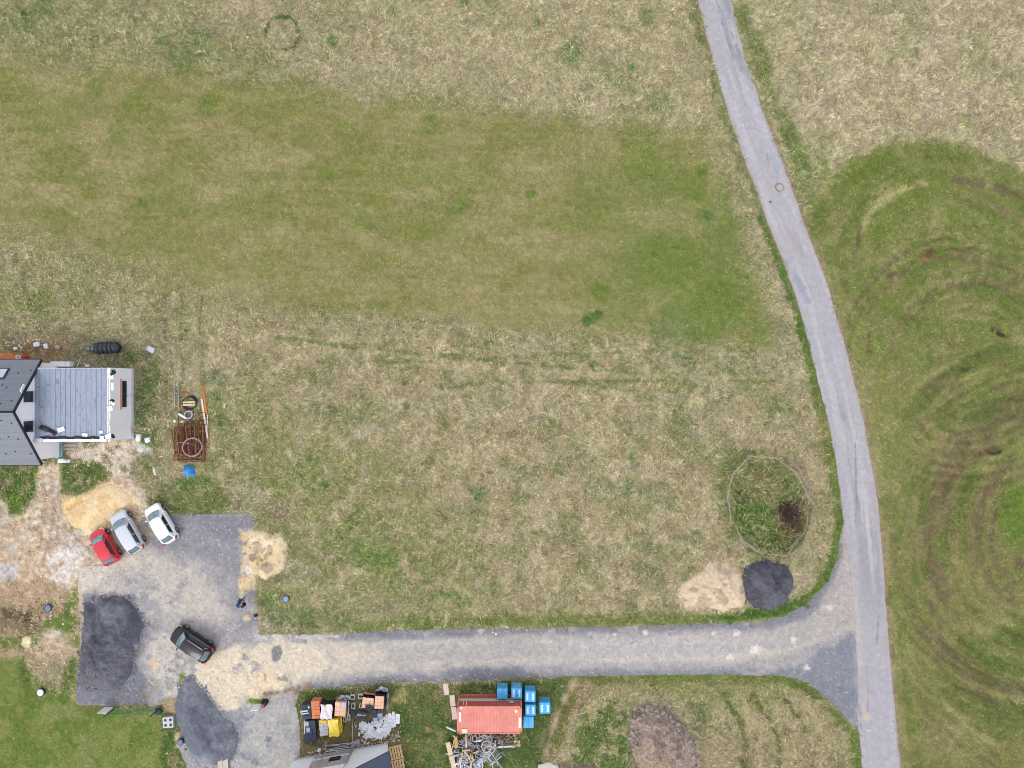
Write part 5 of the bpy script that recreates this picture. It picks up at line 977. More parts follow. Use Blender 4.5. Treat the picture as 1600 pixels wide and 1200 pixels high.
for i, (x0, y0, x1, y1, z) in enumerate([(268, 672, 274, 710, .48), (275, 670, 280, 712, .5), (281, 668, 285, 713, .5), (290, 668, 297, 713, .52), (298, 664, 299, 716, .5), (304, 664, 306, 715, .5), (310, 662, 311, 712, .5), (316, 660, 319, 714, .46),
                                          (266, 673, 284, 669, .55), (270, 710, 290, 711, .55), (300, 676, 318, 662, .56), (322, 660, 321, 712, .1), (272, 668, 322, 663, .56), (279, 720, 321, 718, .1), (306, 690, 318, 694, .58), (293, 712, 321, 716, .5)]):
    b = MB(); b.beam(W(x0, y0, z), W(x1, y1, z), .08, .08); tag(b.build("steel_bar", [RUST, RUST2][i % 2]), "rusty steel bar lying across the stack of reinforcement panels", "steel bar", "rusty bars on the reinforcement stack")
mesh_panel(302.5, 651.5, 2.5, 1.25, R(2), .04, 4, 2, "rusty frame lying flat in the grass north of the stack", RUST2, .028)
mesh_panel(319, 670, .9, 3.6, R(1), .06, 2, 4, "thin rusty frame along the east side of the stack", RUST2, .022)
# ladder
t = thing("ladder", "grey ladder lying in the grass with its frame fading north", "ladder", W(276.5, 617, .1), R(-1))
for x in (-.2, .2): b = MB(); b.box((x, 0, 0), (.05, 2.6, .07)); b.build("rail", STEEL, t)
for i in range(8): b = MB(); b.tube([(-.2, -1.15 + i * .33, .01), (.2, -1.15 + i * .33, .01)], .02, 6); b.build("rung", STEEL, t)
def ring(name, px, py, r_, turns, thick, mat, label, cat, z=.03, wob=.06, seed=1):
    rr = random.Random(seed); pts = []; n = 30 * turns
    for i in range(n): a_ = 2 * math.pi * i / 30; q = r_ * (1 + wob * math.sin(2 * a_ + i * .013) + rr.uniform(-.01, .01)) * (1 - .16 * (i / n - .5) if turns > 1 else 1); pts.append((q * math.cos(a_), q * math.sin(a_) * .96, thick + thick * 1.4 * (i // 30) % (thick * 4)))
    b = MB(); b.tube(pts, thick, 5); return tag(b.build(name, mat, loc=W(px, py, z)), label, cat)
ring("hose_coil", 297, 629.5, .68, 6, .035, pm("black_hose", (44, 48, 54), .6, .1), "coil of black hose with pale timber blocks on it", "hose coil", wob=.08)
ring("hose_coil", 295, 648, .37, 4, .04, pm("bluish_white_hose", (196, 204, 224), .5), "small coil of bluish white tube on the rusty frame", "hose coil", .1)
ring("wire_ring", 300.5, 699, .92, 2, .028, pm("galvanised_wire", (178, 172, 174), .4, .08, metal=.4), "large ring of grey wire lying on the rusty stack", "wire ring", .62, .02)
b = MB(); b.tube([W(*q, .62) for q in ((275, 696), (279, 692), (284, 691), (292, 693), (300, 694), (304, 696))], .022, 5); tag(b.build("wire", MATS["galvanised_wire"]), "loose bent end of wire over the rusty stack", "wire")
RH = pm("red_hose", (206, 60, 62), .5)
b = MB(); b.tube([W(*q, .05) for q in ((282, 612), (288, 611.5), (294, 613.5), (299, 617), (302, 619))], .035, 6); tag(b.build("hose", RH), "short red hose north of the black coil", "hose")
b = MB(); b.tube([W(*q, .05) for q in ((273, 630), (279, 634), (284, 639), (290, 641), (298, 641), (303, 640))], .04, 6); tag(b.build("hose", RH), "red hose curving south of the black coil", "hose")
b = MB(); b.tube([W(*q, .08) for q in ((287, 643), (298, 641.5), (306, 640.5), (313, 639))], .035, 6); tag(b.build("hose", pm("green_hose", (60, 180, 84), .5)), "short green hose between black and white coils", "hose")
for i, (y, w_) in enumerate(((628.5, 18), (632.5, 18))):
    b = MB(); b.rbox((0, 0, .06), (1.15, .18, .1), .01); b.rbox((-.35, 0, .14), (.2, .16, .06), .01); b.rbox((.3, 0, .14), (.2, .16, .06), .01); tag(b.build("timber_block", pm("cream_timber", (224, 204, 160), .8, .15), loc=W(295.5, y, .22), rz=R(2)), ["pale timber block across the black coil, northern one", "pale timber block across the black coil, southern one"][i], "timber")
b = MB(); b.tube([W(316.5, 600, .09), W(319.5, 622, .09), W(323, 646, .09)], .09, 12); tag(b.build("drain_pipe", pm("orange_pipe", (222, 122, 54), .5, .06)), "long orange drain pipe in the grass beside the coils", "pipe")
PALEB = pm("pale_board", (222, 212, 204), .8, .08)
b = MB(); b.beam(W(315, 623, .12), W(324.5, 685, .12), .17, .06); tag(b.build("board", PALEB), "long pale board south of the orange pipe", "board")
b = MB(); b.beam(W(324.5, 648, .05), W(323.5, 671, .05), .12, .05); tag(b.build("board", PALEB), "short pale board beside the longer one", "board")
b = MB(); b.beam(W(279, 646.5, .16), W(291, 654, .16), .17, .1); tag(b.build("board", FOAM), "white lath pointing at the small white coil", "board")
sack(273.5, 658, .3, .3, .15, 0, "small white scrap bag at the corner of the rusty frame"); sack(285, 659, .28, .22, .12, .4, "tiny white bag on the rusty frame's edge")
# blue tarpaulin bundle
TARP = pm("blue_tarpaulin", (62, 148, 214), .5, .12, 2.5, spec=.4)
b = MB(); rr = random.Random(6)
out = [(287, 728), (293, 726.5), (299, 726), (303, 729), (306, 732), (304, 736), (306, 741), (305, 745), (296, 744), (287, 745), (286, 740), (287, 734)]; ctr = W(296, 736)
def tarp(u, v):
    a_ = 2 * math.pi * u; k = a_ / (2 * math.pi) * len(out); i = int(k) % len(out); q0, q1 = W(*out[i]), W(*out[(i + 1) % len(out)]); p = q0.lerp(q1, k - int(k)) - ctr
    z = .62 * (1 - v ** 2.2) + .06 * math.sin(5 * a_ + 6 * v) * v; return Vector((p.x * (.08 + .92 * v), p.y * (.08 + .92 * v), max(.01, z)))
b.sheet(tarp, 36, 8); b.add([tarp(i / 36, 0) for i in range(36)], [tuple(range(36))]); o = b.build("tarpaulin_bundle", TARP, loc=ctr); tag(o, "blue tarpaulin draped over a low pile south of the rusty stack", "tarpaulin")
c = MB(); c.tube([(-.45, -.1, .6), (.02, .02, .66), (.1, -.5, .5)], .012, 4); c.build("rope", PALEB, o)
# ---------------------------------------------------------------- covers, concrete block, boards, site signs, fence
def cover(px, py, r_, hgt, mat, label):
    b = MB(); b.lathe((0, 0, 0), [(r_, 0), (r_, hgt), (r_ * .86, hgt + .005), (r_ * .85, hgt - .02), (.02, hgt - .01)], 28); t = tag(b.build("shaft_cover", pm("dark_shaft_rim", (62, 70, 92), .7), loc=W(px, py)), label, "shaft cover")
    c = MB(); c.lathe((0, 0, 0), [(r_ * .84, hgt - .03), (r_ * .84, hgt + .01), (r_ * .5, hgt + .03), (.02, hgt + .035)], 28); c.box((0, r_ * .4, hgt + .03), (.12, .03, .03)); c.build("lid", mat, t)
BLID = pm("blue_grey_lid", (112, 128, 164), .55, .1)
cover(447.5, 935, .34, .22, pm("pale_blue_lid", (140, 158, 196), .5, .1), "round blue grey shaft cover in the grass east of the yard"); cover(76.5, 949, .36, .18, BLID, "round blue shaft cover in the soil west of the dark gravel heaps"); cover(283.5, 1157.5, .32, .3, BLID, "round blue shaft cover at the edge of the teardrop gravel heap")
cover(65.5, 1080.5, .38, .25, pm("white_lid", (238, 238, 236), .6), "round white shaft cover on the lawn")
def holed_block(label, px, py, a_, hgt, rz):
    b = MB(); half = a_ / 4; n = 24; r_ = half * .62
    for sx in (-1, 1):
        for sy in (-1, 1):
            cx, cy = sx * half * .98, sy * half * .98; sq, ci = [], []
            for i in range(n):
                t_ = 2 * math.pi * i / n; c_, s_ = math.cos(t_), math.sin(t_); k = half * 1.02 / max(abs(c_), abs(s_)); sq.append((cx + c_ * k * .98, cy + s_ * k * .98)); ci.append((cx + c_ * r_, cy + s_ * r_))
            for z, fl in ((hgt, 0),): b.loft([[Vector((x, y, z)) for x, y in sq], [Vector((x, y, z)) for x, y in ci], [Vector((x, y, .04)) for x, y in ci]], False, True)
    o = half * 2
    b.loft([[Vector((x * o, y * o, z)) for x, y in ((.86, 1), (1, .86), (1, -.86), (.86, -1), (-.86, -1), (-1, -.86), (-1, .86), (-.86, 1))] for z in (0, hgt - .002)], False, False); return tag(b.build("concrete_block", pm("pale_cast_concrete", (206, 204, 208), .85, .08), loc=W(px, py), rz=rz), label, "concrete block")
holed_block("square concrete block with four round holes beside the teardrop heap", 265.5, 1126, 1.02, .4, R(4))
for i, x in enumerate((344.5, 353)):
    b = MB(); b.rbox((0, 0, .05), (.5, 1.6, .06), .01); tag(b.build("board", pm("beige_board", (196, 186, 174), .85, .08), loc=W(x, 1197, .25), rz=R(2)), ["wide beige board at the tip of the teardrop heap, western one", "wide beige board at the tip of the teardrop heap, eastern one"][i], "board")
b = MB(); b.beam(W(341, 1188, .1), W(358, 1187, .1), .1, .14); tag(b.build("timber_bearer", GREYWOOD), "timber bearer under two wide beige boards", "timber")
def signboard(x0, y0, x1, y1, z0, z1, label, mat, extra=False):
    A, B = W(x0, y0), W(x1, y1); c = (A + B) / 2; wv = (B - A).length; t = thing("site_sign", label, "sign", c, math.atan2(B.y - A.y, B.x - A.x))
    b = MB(); b.rbox((0, 0, (z0 + z1) / 2), (wv, .05, z1 - z0), .012); b.build("panel", mat, t)
    for sx in (-.42, .42): b = MB(); b.box((sx * wv, -.06, z1 / 2), (.06, .06, z1)); b.build("post", STEEL, t)
    return t
signboard(164.5, 1104, 178.5, 1104.5, .15, 1.35, "white board sign at the west end of the green fence", FOAM)
t = signboard(400.5, 1098.5, 412, 1098.5, .2, 1.55, "white board sign with a red box behind it at the sand edge", pm("bluish_white_panel", (232, 242, 248), .5, .02))
b = MB(); b.rbox((.62, .1, .45), (.3, .35, .9), .03); b.build("meter_box", pm("dark_red_box", (160, 44, 56), .5), t); b = MB(); b.rbox((.55, .32, .35), (.5, .2, .7), .03); b.build("cable_drum", DARKPL, t)
b = MB(); b.rbox((.8, .25, .5), (.2, .3, .8), .03); b.build("side_box", DARKPL, t)
GF = pm("green_fence_paint", (84, 176, 120), .5, .04); t = thing("mesh_fence", "green wire mesh fence panel between a white board and a dark post", "fence", W(216, 1107), 0)
fx0, fx1 = (192 - 216) * S - .9, (247 - 216) * S
for z in (.05, 1.5): b = MB(); b.tube([(fx0, 0, z), (fx1, 0, z)], .022, 6); b.build("rail", GF, t)
b = MB(); n = 34
for i in range(n + 1): x = fx0 + (fx1 - fx0) * i / n; b.tube([(x, 0, .05), (x, 0, 1.5)], .006, 4)
for j in range(1, 9): z = .05 + j * .16; b.tube([(fx0, .01, z), (fx1, .01, z)], .006, 4)
b.build("wire_mesh", pm("green_wire", (70, 140, 92), .6), t)
for x in (fx0, fx1 + .05): b = MB(); b.box((x, -.04, .8), (.07, .07, 1.6)); b.build("post", pm("dark_green_post", (24, 62, 52), .5), t)
b = MB(); b.lathe((fx1 + .15, -.2, 0), [(.3, 0), (.34, .3), (.3, .34), (.05, .36)], 18); tag(b.build("planter", pm("dark_teal", (22, 58, 60), .6), loc=t.location), "dark teal tub at the east end of the green fence", "tub")
# ---------------------------------------------------------------- rail ring round the dip
t = thing("rail_fence", "ring of grey timber rails on posts around the overgrown dip", "fence", W(1203, 790)); GR = pm("silver_grey_timber", (180, 164, 148), .9, .18, 6); n = len(PIT); rr = random.Random(4)
for i in range(n):
    a_, b_ = PIT[i], PIT[(i + 1) % n]; p, q = W(*a_, .55), W(*b_, .55); e = (q - p).normalized() * .25
    m_ = MB(); m_.tube([p - e, (p + q) / 2 + Vector((rr.uniform(-.06, .06), rr.uniform(-.06, .06), rr.uniform(-.04, .03))), q + e], [.05, .045, .035], 6)
    if i % 2: m_.tube([p + Vector((.12, .08, -.22)), q + Vector((.1, -.1, -.2))], .035, 5)
    if i not in (6, 13, 17): m_.build("rail", GR, t, world=True)
    m_ = MB(); m_.tube([W(*a_, -.3), W(*a_, .68) + Vector((rr.uniform(-.1, .1), rr.uniform(-.1, .1), 0))], [.06, .05], 6); m_.build("post", GR, t, world=True)
rr = random.Random(14)
for i in range(26):
    a_ = rr.uniform(-70, 60) if i < 18 else rr.uniform(60, 300); qx, qy = 1203 + math.cos(R(a_)) * rr.uniform(60, 70), 790 + math.sin(R(a_)) * rr.uniform(72, 80); p = W(qx, qy, rr.uniform(.2, .5)); dr = R(-a_ + 90 + rr.gauss(0, 25)); L_ = rr.uniform(.5, 1.3)
    m_ = MB(); d = Vector((math.cos(dr), math.sin(dr), 0)) * L_; m_.tube([p - d, p + Vector((rr.uniform(-.1, .1), rr.uniform(-.1, .1), .1)), p + d], [.035, .03, .012], 5)
    for k in range(3): q = p + d * rr.uniform(-.6, .7); m_.tube([q, q + Vector((rr.uniform(-.4, .4), rr.uniform(-.4, .4), rr.uniform(.05, .3)))], [.018, .006], 4)
    tag(m_.build("dead_branch", GR), "bare grey branch lying against the rail ring", "branch", "bare branches along the rail ring")
m_ = MB(); rr = random.Random(31)
for k in range(150):
    a_ = rr.uniform(0, 6.3); q = W(1233 + rr.gauss(0, 9), 804 + rr.gauss(0, 9), -.5 + abs(rr.gauss(0, .25))); d = Vector((math.cos(a_), math.sin(a_), rr.uniform(-.1, .5))) * rr.uniform(.3, .8); m_.tube([q - d * .5, q + Vector((0, 0, .05)), q + d * .5], [.025, .02, .008], 4)
tag(m_.build("brush_pile", pm("dark_brushwood", (86, 66, 58), .9, .25)), "dark pile of cut brushwood inside the rail ring", "brushwood")
for i, pts in enumerate([((1205, 705), (1210, 697), (1212, 690)), ((1178, 690), (1182, 686), (1190, 688))][:1]):
    m_ = MB(); m_.tube([W(*q, .1) for q in pts], [.06, .05, .03], 6); tag(m_.build("dead_branch", pm("bleached_wood", (206, 180, 150), .9)), "bleached bent branch in the grass north of the rail ring", "branch")
# ---------------------------------------------------------------- red container and blue wrapped pallets
CRED = pm("container_red", (222, 140, 126), .65, .13, 1.3); CDRK = CRED; CPALE = pm("faded_band", (206, 208, 192), .7, .08); CREAM = pm("cream_patch", (236, 220, 178), .7)
top = [W(714, 1103.8, 2.6), W(815.4, 1103.8, 2.6), W(815.4, 1146.5, 2.6), W(714, 1146.5, 2.6)]; cc = sum(top, Vector()) / 4; CL, CW_, CH = top[1].x - top[0].x, top[0].y - top[3].y, 2.6
t = thing("shipping_container", "salmon red corrugated shipping container with cream patches on its roof", "container", (cc.x, cc.y, 0))
def corr(n, x0, x1, amp):
    pts = []; p = (x1 - x0) / n
    for i in range(n): a_ = x0 + i * p; pts += [(a_, 0), (a_ + p * .35, 0), (a_ + p * .5, -amp), (a_ + p * .85, -amp)]
    return pts + [(x1, 0)]
pr = corr(22, -CL / 2 + .1, CL / 2 - .1, .03)
b = MB(); b.loft([[Vector((x, s_ * (CW_ / 2 - .08), CH - .02 + z)) for x, z in pr] + [Vector((CL / 2 - .1, s_ * (CW_ / 2 - .08), CH - .12)), Vector((-CL / 2 + .1, s_ * (CW_ / 2 - .08), CH - .12))] for s_ in (-1, 1)]); b.build("roof", CRED, t)
for s_ in (1, -1):
    def wall(z0, z1, nm, mat): m_ = MB(); m_.loft([[Vector((x, s_ * (CW_ / 2 - .04 + z * 1.3), q)) for x, z in pr] + [Vector((CL / 2 - .1, s_ * (CW_ / 2 - .2), q)), Vector((-CL / 2 + .1, s_ * (CW_ / 2 - .2), q))] for q in (z0, z1)]); m_.build(nm, mat, t)
    if s_ > 0:
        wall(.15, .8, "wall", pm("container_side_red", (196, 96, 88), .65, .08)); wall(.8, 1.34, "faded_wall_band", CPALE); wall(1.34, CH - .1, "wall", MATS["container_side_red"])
    else: wall(.15, CH - .1, "wall", CRED)
b = MB()
for x in (-1, 1):
    for y in (-1, 1): b.box((x * (CL / 2 - .06), y * (CW_ / 2 - .06), CH / 2), (.13, .13, CH))
    b.box((x * (CL / 2 - .06), 0, CH - .05), (.12, CW_ - .24, .11)); b.box((x * (CL / 2 - .06), 0, .08), (.12, CW_ - .24, .15)); b.box((x * (CL / 2 - .09), 0, CH / 2), (.05, CW_ - .24, CH - .25))
for y in (-1, 1): b.box((0, y * (CW_ / 2 - .05), CH - .05), (CL - .24, .1, .1)); b.box((0, y * (CW_ / 2 - .05), .08), (CL - .24, .1, .15))
b.build("frame", CRED, t)
for x in (-1, 1):
    for y in (-1, 1):
        for z in (.06, CH - .05): b = MB(); b.box((x * (CL / 2 - .08), y * (CW_ / 2 - .08), z), (.19, .19, .13)); b.build("corner_casting", pm("dark_casting", (150, 92, 84), .7), t)
def roofpatch(px, py, a_, b__, mat, nm): p = W(px, py, 2.6) - t.location; m_ = MB(); m_.box((p.x, p.y, CH + .006), (a_ * S * .96, b__ * S * .96, .014)); m_.build(nm, mat, t)
roofpatch(718.5, 1120, 3, 16, pm("white_mark", (246, 240, 238), .7), "white_mark"); roofpatch(812, 1129, 3.4, 16, MATS["white_mark"], "white_mark"); roofpatch(726, 1142, 8.5, 6.5, CREAM, "cream_patch"); roofpatch(721, 1106.5, 3.6, 3.6, CREAM, "cream_patch")
p = W(806.5, 1111, 2.6) - t.location; m_ = MB(); m_.cyl((p.x, p.y, CH), .16, .02, 20); m_.build("round_patch", CREAM, t)
for x0, w_ in ((-CL / 2 + .55, .05), (-CL / 2 + .85, .07)):
    m_ = MB()
    for k in range(6): m_.box((x0, CW_ / 2 + .004, 1.6 + k * .15), (w_ * (1 + .4 * (k % 2)), .012, .1))
    m_.build("lettering", MATS["white_mark"], t)
m_ = MB(); m_.box((CL / 2 - .95, CW_ / 2 + .006, 1.75), (.4, .012, .3)); m_.build("data_plate", pm("pale_plate", (206, 206, 214), .6), t)
BLUE = pm("blue_foil", (78, 174, 232), .45, .2, 1.6, spec=.4, bump=.15); INK = pm("white_print", (206, 232, 246), .5, .03)
def blue_pallet(label, x0, y0, x1, y1, hgt, marks):
    a_, b_ = W(x0, y0, hgt), W(x1, y1, hgt); c = (a_ + b_) / 2; w_, d_ = b_.x - a_.x, a_.y - b_.y; t = thing("wrapped_pallet", label, "pallet", (c.x, c.y, 0), R(RND.uniform(-1.5, 1.5)), "blue foil wrapped pallets round the red container")
    m_ = MB(); m_.rbox((0, 0, (hgt + .14) / 2), (w_, d_, hgt - .14), .05); m_.build("wrapped_load", BLUE, t)
    m_ = MB(); [m_.box((0, y, .065), (w_ * .96, .12, .12)) for y in (-d_ * .42, 0, d_ * .42)]; m_.build("pallet_base", WOOD, t)
    m_ = MB(); m_.box((0, 0, hgt + .001), (.02, d_ * .92, .012)); m_.build("seam", pm("blue_seam", (40, 120, 186), .5), t)
    if marks:
        m_ = MB()
        for sx in (-.27, .25):
            for k in range(5): m_.box((sx * w_ + RND.uniform(-.02, .02), (k - 2) * d_ * .13, hgt + .002), (w_ * .2 * RND.uniform(.7, 1), d_ * .09, .012))
            m_.box((sx * w_ + .04, 0, hgt + .001), (w_ * .1, d_ * .6, .01))
        m_.build("printed_mark", INK, t)
    if marks == 2:
        m_ = MB()
        for z in (.5, .95): m_ = MB(); m_.box((0, d_ / 2 + .004, z), (w_ * .55, .012, .05)); m_.box((w_ * .26, d_ / 2 + .003, z), (.06, .012, .14)); m_.build("printed_mark", INK, t)
BH = 1.35
blue_pallet("blue wrapped pallet at the container's north side, westernmost of the six", 776.5, 1076, 793, 1093, BH, 0); blue_pallet("blue wrapped pallet with white print on top and side, second from the west", 798.8, 1075, 815.5, 1092.5, BH, 2)
blue_pallet("blue wrapped pallet off the container's north east corner with two white columns of print", 820, 1080, 836.8, 1097.5, BH, 1); blue_pallet("blue wrapped pallet in the middle of the row along the container's east end", 820.5, 1101.5, 837, 1118.5, BH, 1)
blue_pallet("plain blue wrapped pallet at the south end of the container's east row", 817.5, 1120, 834, 1138, BH, 0); blue_pallet("blue wrapped pallet standing alone farthest east in the grass", 843, 1098, 860, 1115.5, BH, 1)
for i, (x, y, a_, b_, r_) in enumerate([(697, 1076.5, 8, 18, 6), (707.2, 1094.5, 8, 17.5, 6), (709.8, 1114, 8, 19.5, 5)]):
    m_ = MB(); m_.rbox((0, 0, .04), (a_ * S, b_ * S, .07), .012); tag(m_.build("stepping_board", pm("pinkish_board", (214, 196, 184), .85, .06), loc=W(x, y), rz=R(r_)), ["pale board nearest the track in the board path", "pale board in the middle of the board path", "pale board beside the container's west end"][i], "board", "boards laid as a path west of the container")
# ---------------------------------------------------------------- scrap heap south of the container
SCR = [pm("scrap_grey", (150, 152, 162), .5, .2, metal=.3), pm("scrap_pale", (192, 196, 206), .45, .15, metal=.3), pm("scrap_wood", (196, 170, 134), .85, .2), pm("scrap_dark", (60, 62, 74), .7, .2), pm("scrap_brown", (140, 112, 88), .9, .3)]
rr = random.Random(21)
for i in range(230):
    k = rr.choices(range(5), [7, 5, 1.8, 2, 1.6])[0]; qx = 706 + rr.random() * 62; qy = 1150 + rr.random() * 58
    if i >= 195: qx = 745 + rr.random() * 52; qy = 1149 + rr.random() * 14; k = rr.choice([4, 4, 2, 3, 0])
    elif qx > 755 and qy > 1185: qx -= 30
    h_ = .15 + .5 * max(0, 1 - math.hypot((qx - 735) / 34, (qy - 1182) / 34)); L_ = rr.uniform(.3, 1.5); a_ = rr.gauss(1.5, .6) if k == 2 else rr.uniform(0, 3.14); w_ = rr.uniform(.04, .16); z0 = max(.06, h_ + rr.uniform(-.1, .25)); p = W(qx, qy, z0)
    d = Vector((math.cos(a_), math.sin(a_), rr.uniform(-.25, .25))) * L_ / 2; m_ = MB(); q0, q1 = p - d, p + d; q0.z = max(q0.z, .04); q1.z = max(q1.z, .04); m_.beam(q0, q1, w_, rr.choice([.02, .04, .07]))
    nm, lb, ct = [("metal_offcut", "grey metal offcut in the scrap heap south of the container", "offcut"), ("metal_sheet", "pale metal strip in the scrap heap south of the container", "metal strip"), ("scrap_plank", "short pale plank in the scrap heap south of the container", "plank"), ("scrap_bar", "dark bar in the scrap heap south of the container", "bar"), ("scrap_lath", "brown lath in the scrap heap south of the container", "lath")][k]
    tag(m_.build(nm, SCR[k]), lb, ct, ["grey metal offcuts in the scrap heap", "pale metal strips in the scrap heap", "short planks in the scrap heap", "dark bars in the scrap heap", "brown laths in the scrap heap"][k])
for i in range(26):
    qx, qy = 722 + rr.random() * 62, 1154 + rr.random() * 46; a_ = rr.uniform(0, 6.3); r_ = rr.uniform(.25, .6); sp = rr.uniform(2, 5.2); c = W(qx, qy, rr.uniform(.35, .85)); m_ = MB()
    m_.tube([c + Vector((r_ * math.cos(a_ + sp * k / 12) * 1.2, r_ * math.sin(a_ + sp * k / 12), .12 * math.sin(k))) for k in range(13)], rr.choice([.018, .025, .035]), 5)
    tag(m_.build("pipe_offcut", [SCR[1], pm("pale_conduit", (222, 222, 228), .5, .08), SCR[0], pm("pale_conduit", (222, 222, 228))][i % 4]), "looping pale pipe in the scrap heap south of the container", "pipe", "looping pipes in the scrap heap")
m_ = MB(); m_.beam(W(699.5, 1160, .4), W(711.5, 1206, .4), .45, .1); tag(m_.build("plank", pm("cream_plank", (222, 196, 160), .85, .08)), "widest cream plank along the west side of the scrap heap", "plank")
m_ = MB(); m_.beam(W(712, 1151, .7), W(713, 1169, .7), .3, .05); tag(m_.build("plank", pm("ochre_plank", (206, 158, 96), .85, .1)), "ochre plank at the north end of the scrap heap", "plank")
m_ = MB(); m_.tube([W(728, 1148, .8), W(728.5, 1168, .8)], .06, 8); tag(m_.build("post", pm("cream_post", (230, 220, 190), .8)), "cream post pointing north out of the scrap heap", "post")
m_ = MB(); m_.tube([W(697.5, 1136, .3), W(712, 1142.5, .3)], .075, 10); tag(m_.build("pipe", FOAM), "white pipe at the container's south west corner", "pipe")
for pts in (((722, 1173), (735, 1172), (740, 1190)), ((726, 1174), (739, 1190)), ((723, 1176), (720, 1188)), ((736, 1172), (736, 1200))):
    m_ = MB(); P_ = [W(*q, .85) for q in pts]
    for u, v in zip(P_[:-1], P_[1:]): m_.beam(u, v, .14, .08)
    tag(m_.build("broken_timber", WOOD), "pale timber of a broken frame on the scrap heap", "timber", "broken frame timbers on the scrap heap")
m_ = MB(); m_.tube([W(760 + 7.2 * math.cos(q) - .0, 1166.5 + 9 * math.sin(q), .8) for q in [2 * math.pi * i / 24 for i in range(24)]], .04, 6, True); tag(m_.build("hoop", pm("cream_hoop", (232, 222, 190), .6)), "large cream hoop on the east side of the scrap heap", "hoop")
m_ = MB(); m_.tube([W(769 + 6 * math.cos(q), 1168 + 7 * math.sin(q), .6) for q in [-1.4 + 2 * i / 8 for i in range(9)]], .04, 6); tag(m_.build("hoop", MATS["cream_hoop"]), "broken cream arc beside the large hoop", "hoop")
t = thing("steel_rack", "pale steel rack of parallel bars on the scrap heap", "rack", W(769, 1182, .7), R(-52))
for x in (-.55, .55): m_ = MB(); m_.beam((x, -.75, 0), (x, .75, 0), .06, .06); m_.build("side_rail", SCR[1], t)
for k in range(8): m_ = MB(); m_.tube([(-.55, -.65 + k * .19, .02), (.55, -.65 + k * .19, .02)], .022, 5); m_.build("bar", SCR[1], t)
m_ = MB(); m_.tube([W(758, 1163, .9), W(770, 1180, .9), W(784, 1200, .5)], .055, 8); tag(m_.build("pole", SCR[1]), "long pale pole lying across the steel rack", "pole")
m_ = MB(); m_.beam(W(748, 1194, .6), W(756, 1176, .6), .34, .04); tag(m_.build("metal_sheet", pm("bluish_sheet", (150, 172, 206), .4, .1)), "bluish metal sheet west of the steel rack", "sheet")
m_ = MB(); m_.beam(W(742, 1172, .6), W(741, 1188, .6), .13, .06); tag(m_.build("scrap_bar", SCR[3]), "black bar standing out in the middle of the scrap heap", "bar")
m_ = MB(); m_.beam(W(778, 1167, .3), W(800, 1166, .3), .16, .08); tag(m_.build("metal_offcut", SCR[1]), "long pale profile at the east end of the scrap heap", "profile")
m_ = MB(); m_.beam(W(744, 1157, .5), W(752, 1168, .5), .13, .05); tag(m_.build("scrap_bar", SCR[3]), "slanting black bar just south of the container", "bar")
m_ = MB()
for i in range(90): lump(m_, W(766 + rr.random() * 46, 1148 + rr.random() * 18, .06), rr.choice([.08, .12, .16]), i, .6, 6, 4)
tag(m_.build("stone_scraps", pm("beige_stones", (196, 180, 150), .9, .25), kind='stuff'), "beige stones and bark along the container's south side", "stones")
m_ = MB(); m_.tube([W(708 + 3.4 * math.cos(q), 1132 + 5 * math.sin(q), .2) for q in [2 * math.pi * i / 16 for i in range(16)]], .03, 5, True); tag(m_.build("hoop", pm("dark_hoop", (70, 84, 80), .6)), "dark wire hoop at the container's west end", "hoop")
# ---------------------------------------------------------------- building materials on pallets
BRICK = pm("salmon_brick", (216, 132, 92), .85, .12, 5); PEACH = pm("peach_brick", (236, 192, 158), .85, .1, 4); DBLK = pm("dark_concrete_block", (66, 74, 92), .8, .12, 4); GBLK = pm("pale_grey_block", (168, 172, 184), .85, .08)
def wrap_mat(nm, c): return pm(nm, c, .3, .12, 3, spec=.5, bump=.5)
GWRAP = wrap_mat("grey_wrap", (190, 192, 202)); WWRAP = wrap_mat("cloudy_wrap", (222, 210, 216)); YEL = wrap_mat("yellow_foil", (246, 214, 62)); BWRAP_SHADE = wrap_mat("black_wrap_and_shade", (36, 40, 58))  # the black one wraps bricks and also serves as painted shadow on a stack
def stack(name, label, cat, x0, y0, x1, y1, hgt, rz, nx_, ny_, nz_, mat, mat2=None, gap=.012, group=None, missing=0.0, jit=.0, z0=.14):
    a_, b_ = W(x0, y0, hgt), W(x1, y1, hgt); c = (a_ + b_) / 2; w_, d_ = b_.x - a_.x, a_.y - b_.y; t = thing(name, label, cat, (c.x, c.y, 0), R(rz), group); hz = (hgt - z0) / nz_
    for k in range(nz_):
        for i in range(nx_):
            for j in range(ny_):
                if k == nz_ - 1 and RND.random() < missing: continue
                if 0 < k < nz_ - 1 and 0 < i < nx_ - 1 and 0 < j < ny_ - 1: continue
                m_ = MB(); m_.rbox((-w_ / 2 + w_ * (i + .5) / nx_ + RND.uniform(-jit, jit), -d_ / 2 + d_ * (j + .5) / ny_ + RND.uniform(-jit, jit), z0 + hz * (k + .5)), (w_ / nx_ - gap, d_ / ny_ - gap, hz - gap * .7), .012); m_.build("block" if mat in (DBLK, GBLK) else "brick", mat2 if (mat2 and RND.random() < .3) else mat, t)
    m_ = MB(); [m_.box((0, y, .05), (w_ * .95, .1, .1)) for y in (-d_ * .4, 0, d_ * .4)]; [m_.box((x, 0, .12), (.1, d_ * .95, .02)) for x in (-w_ * .42, -w_ * .14, w_ * .14, w_ * .42)]; m_.build("pallet_base", WOOD, t); return t, w_, d_
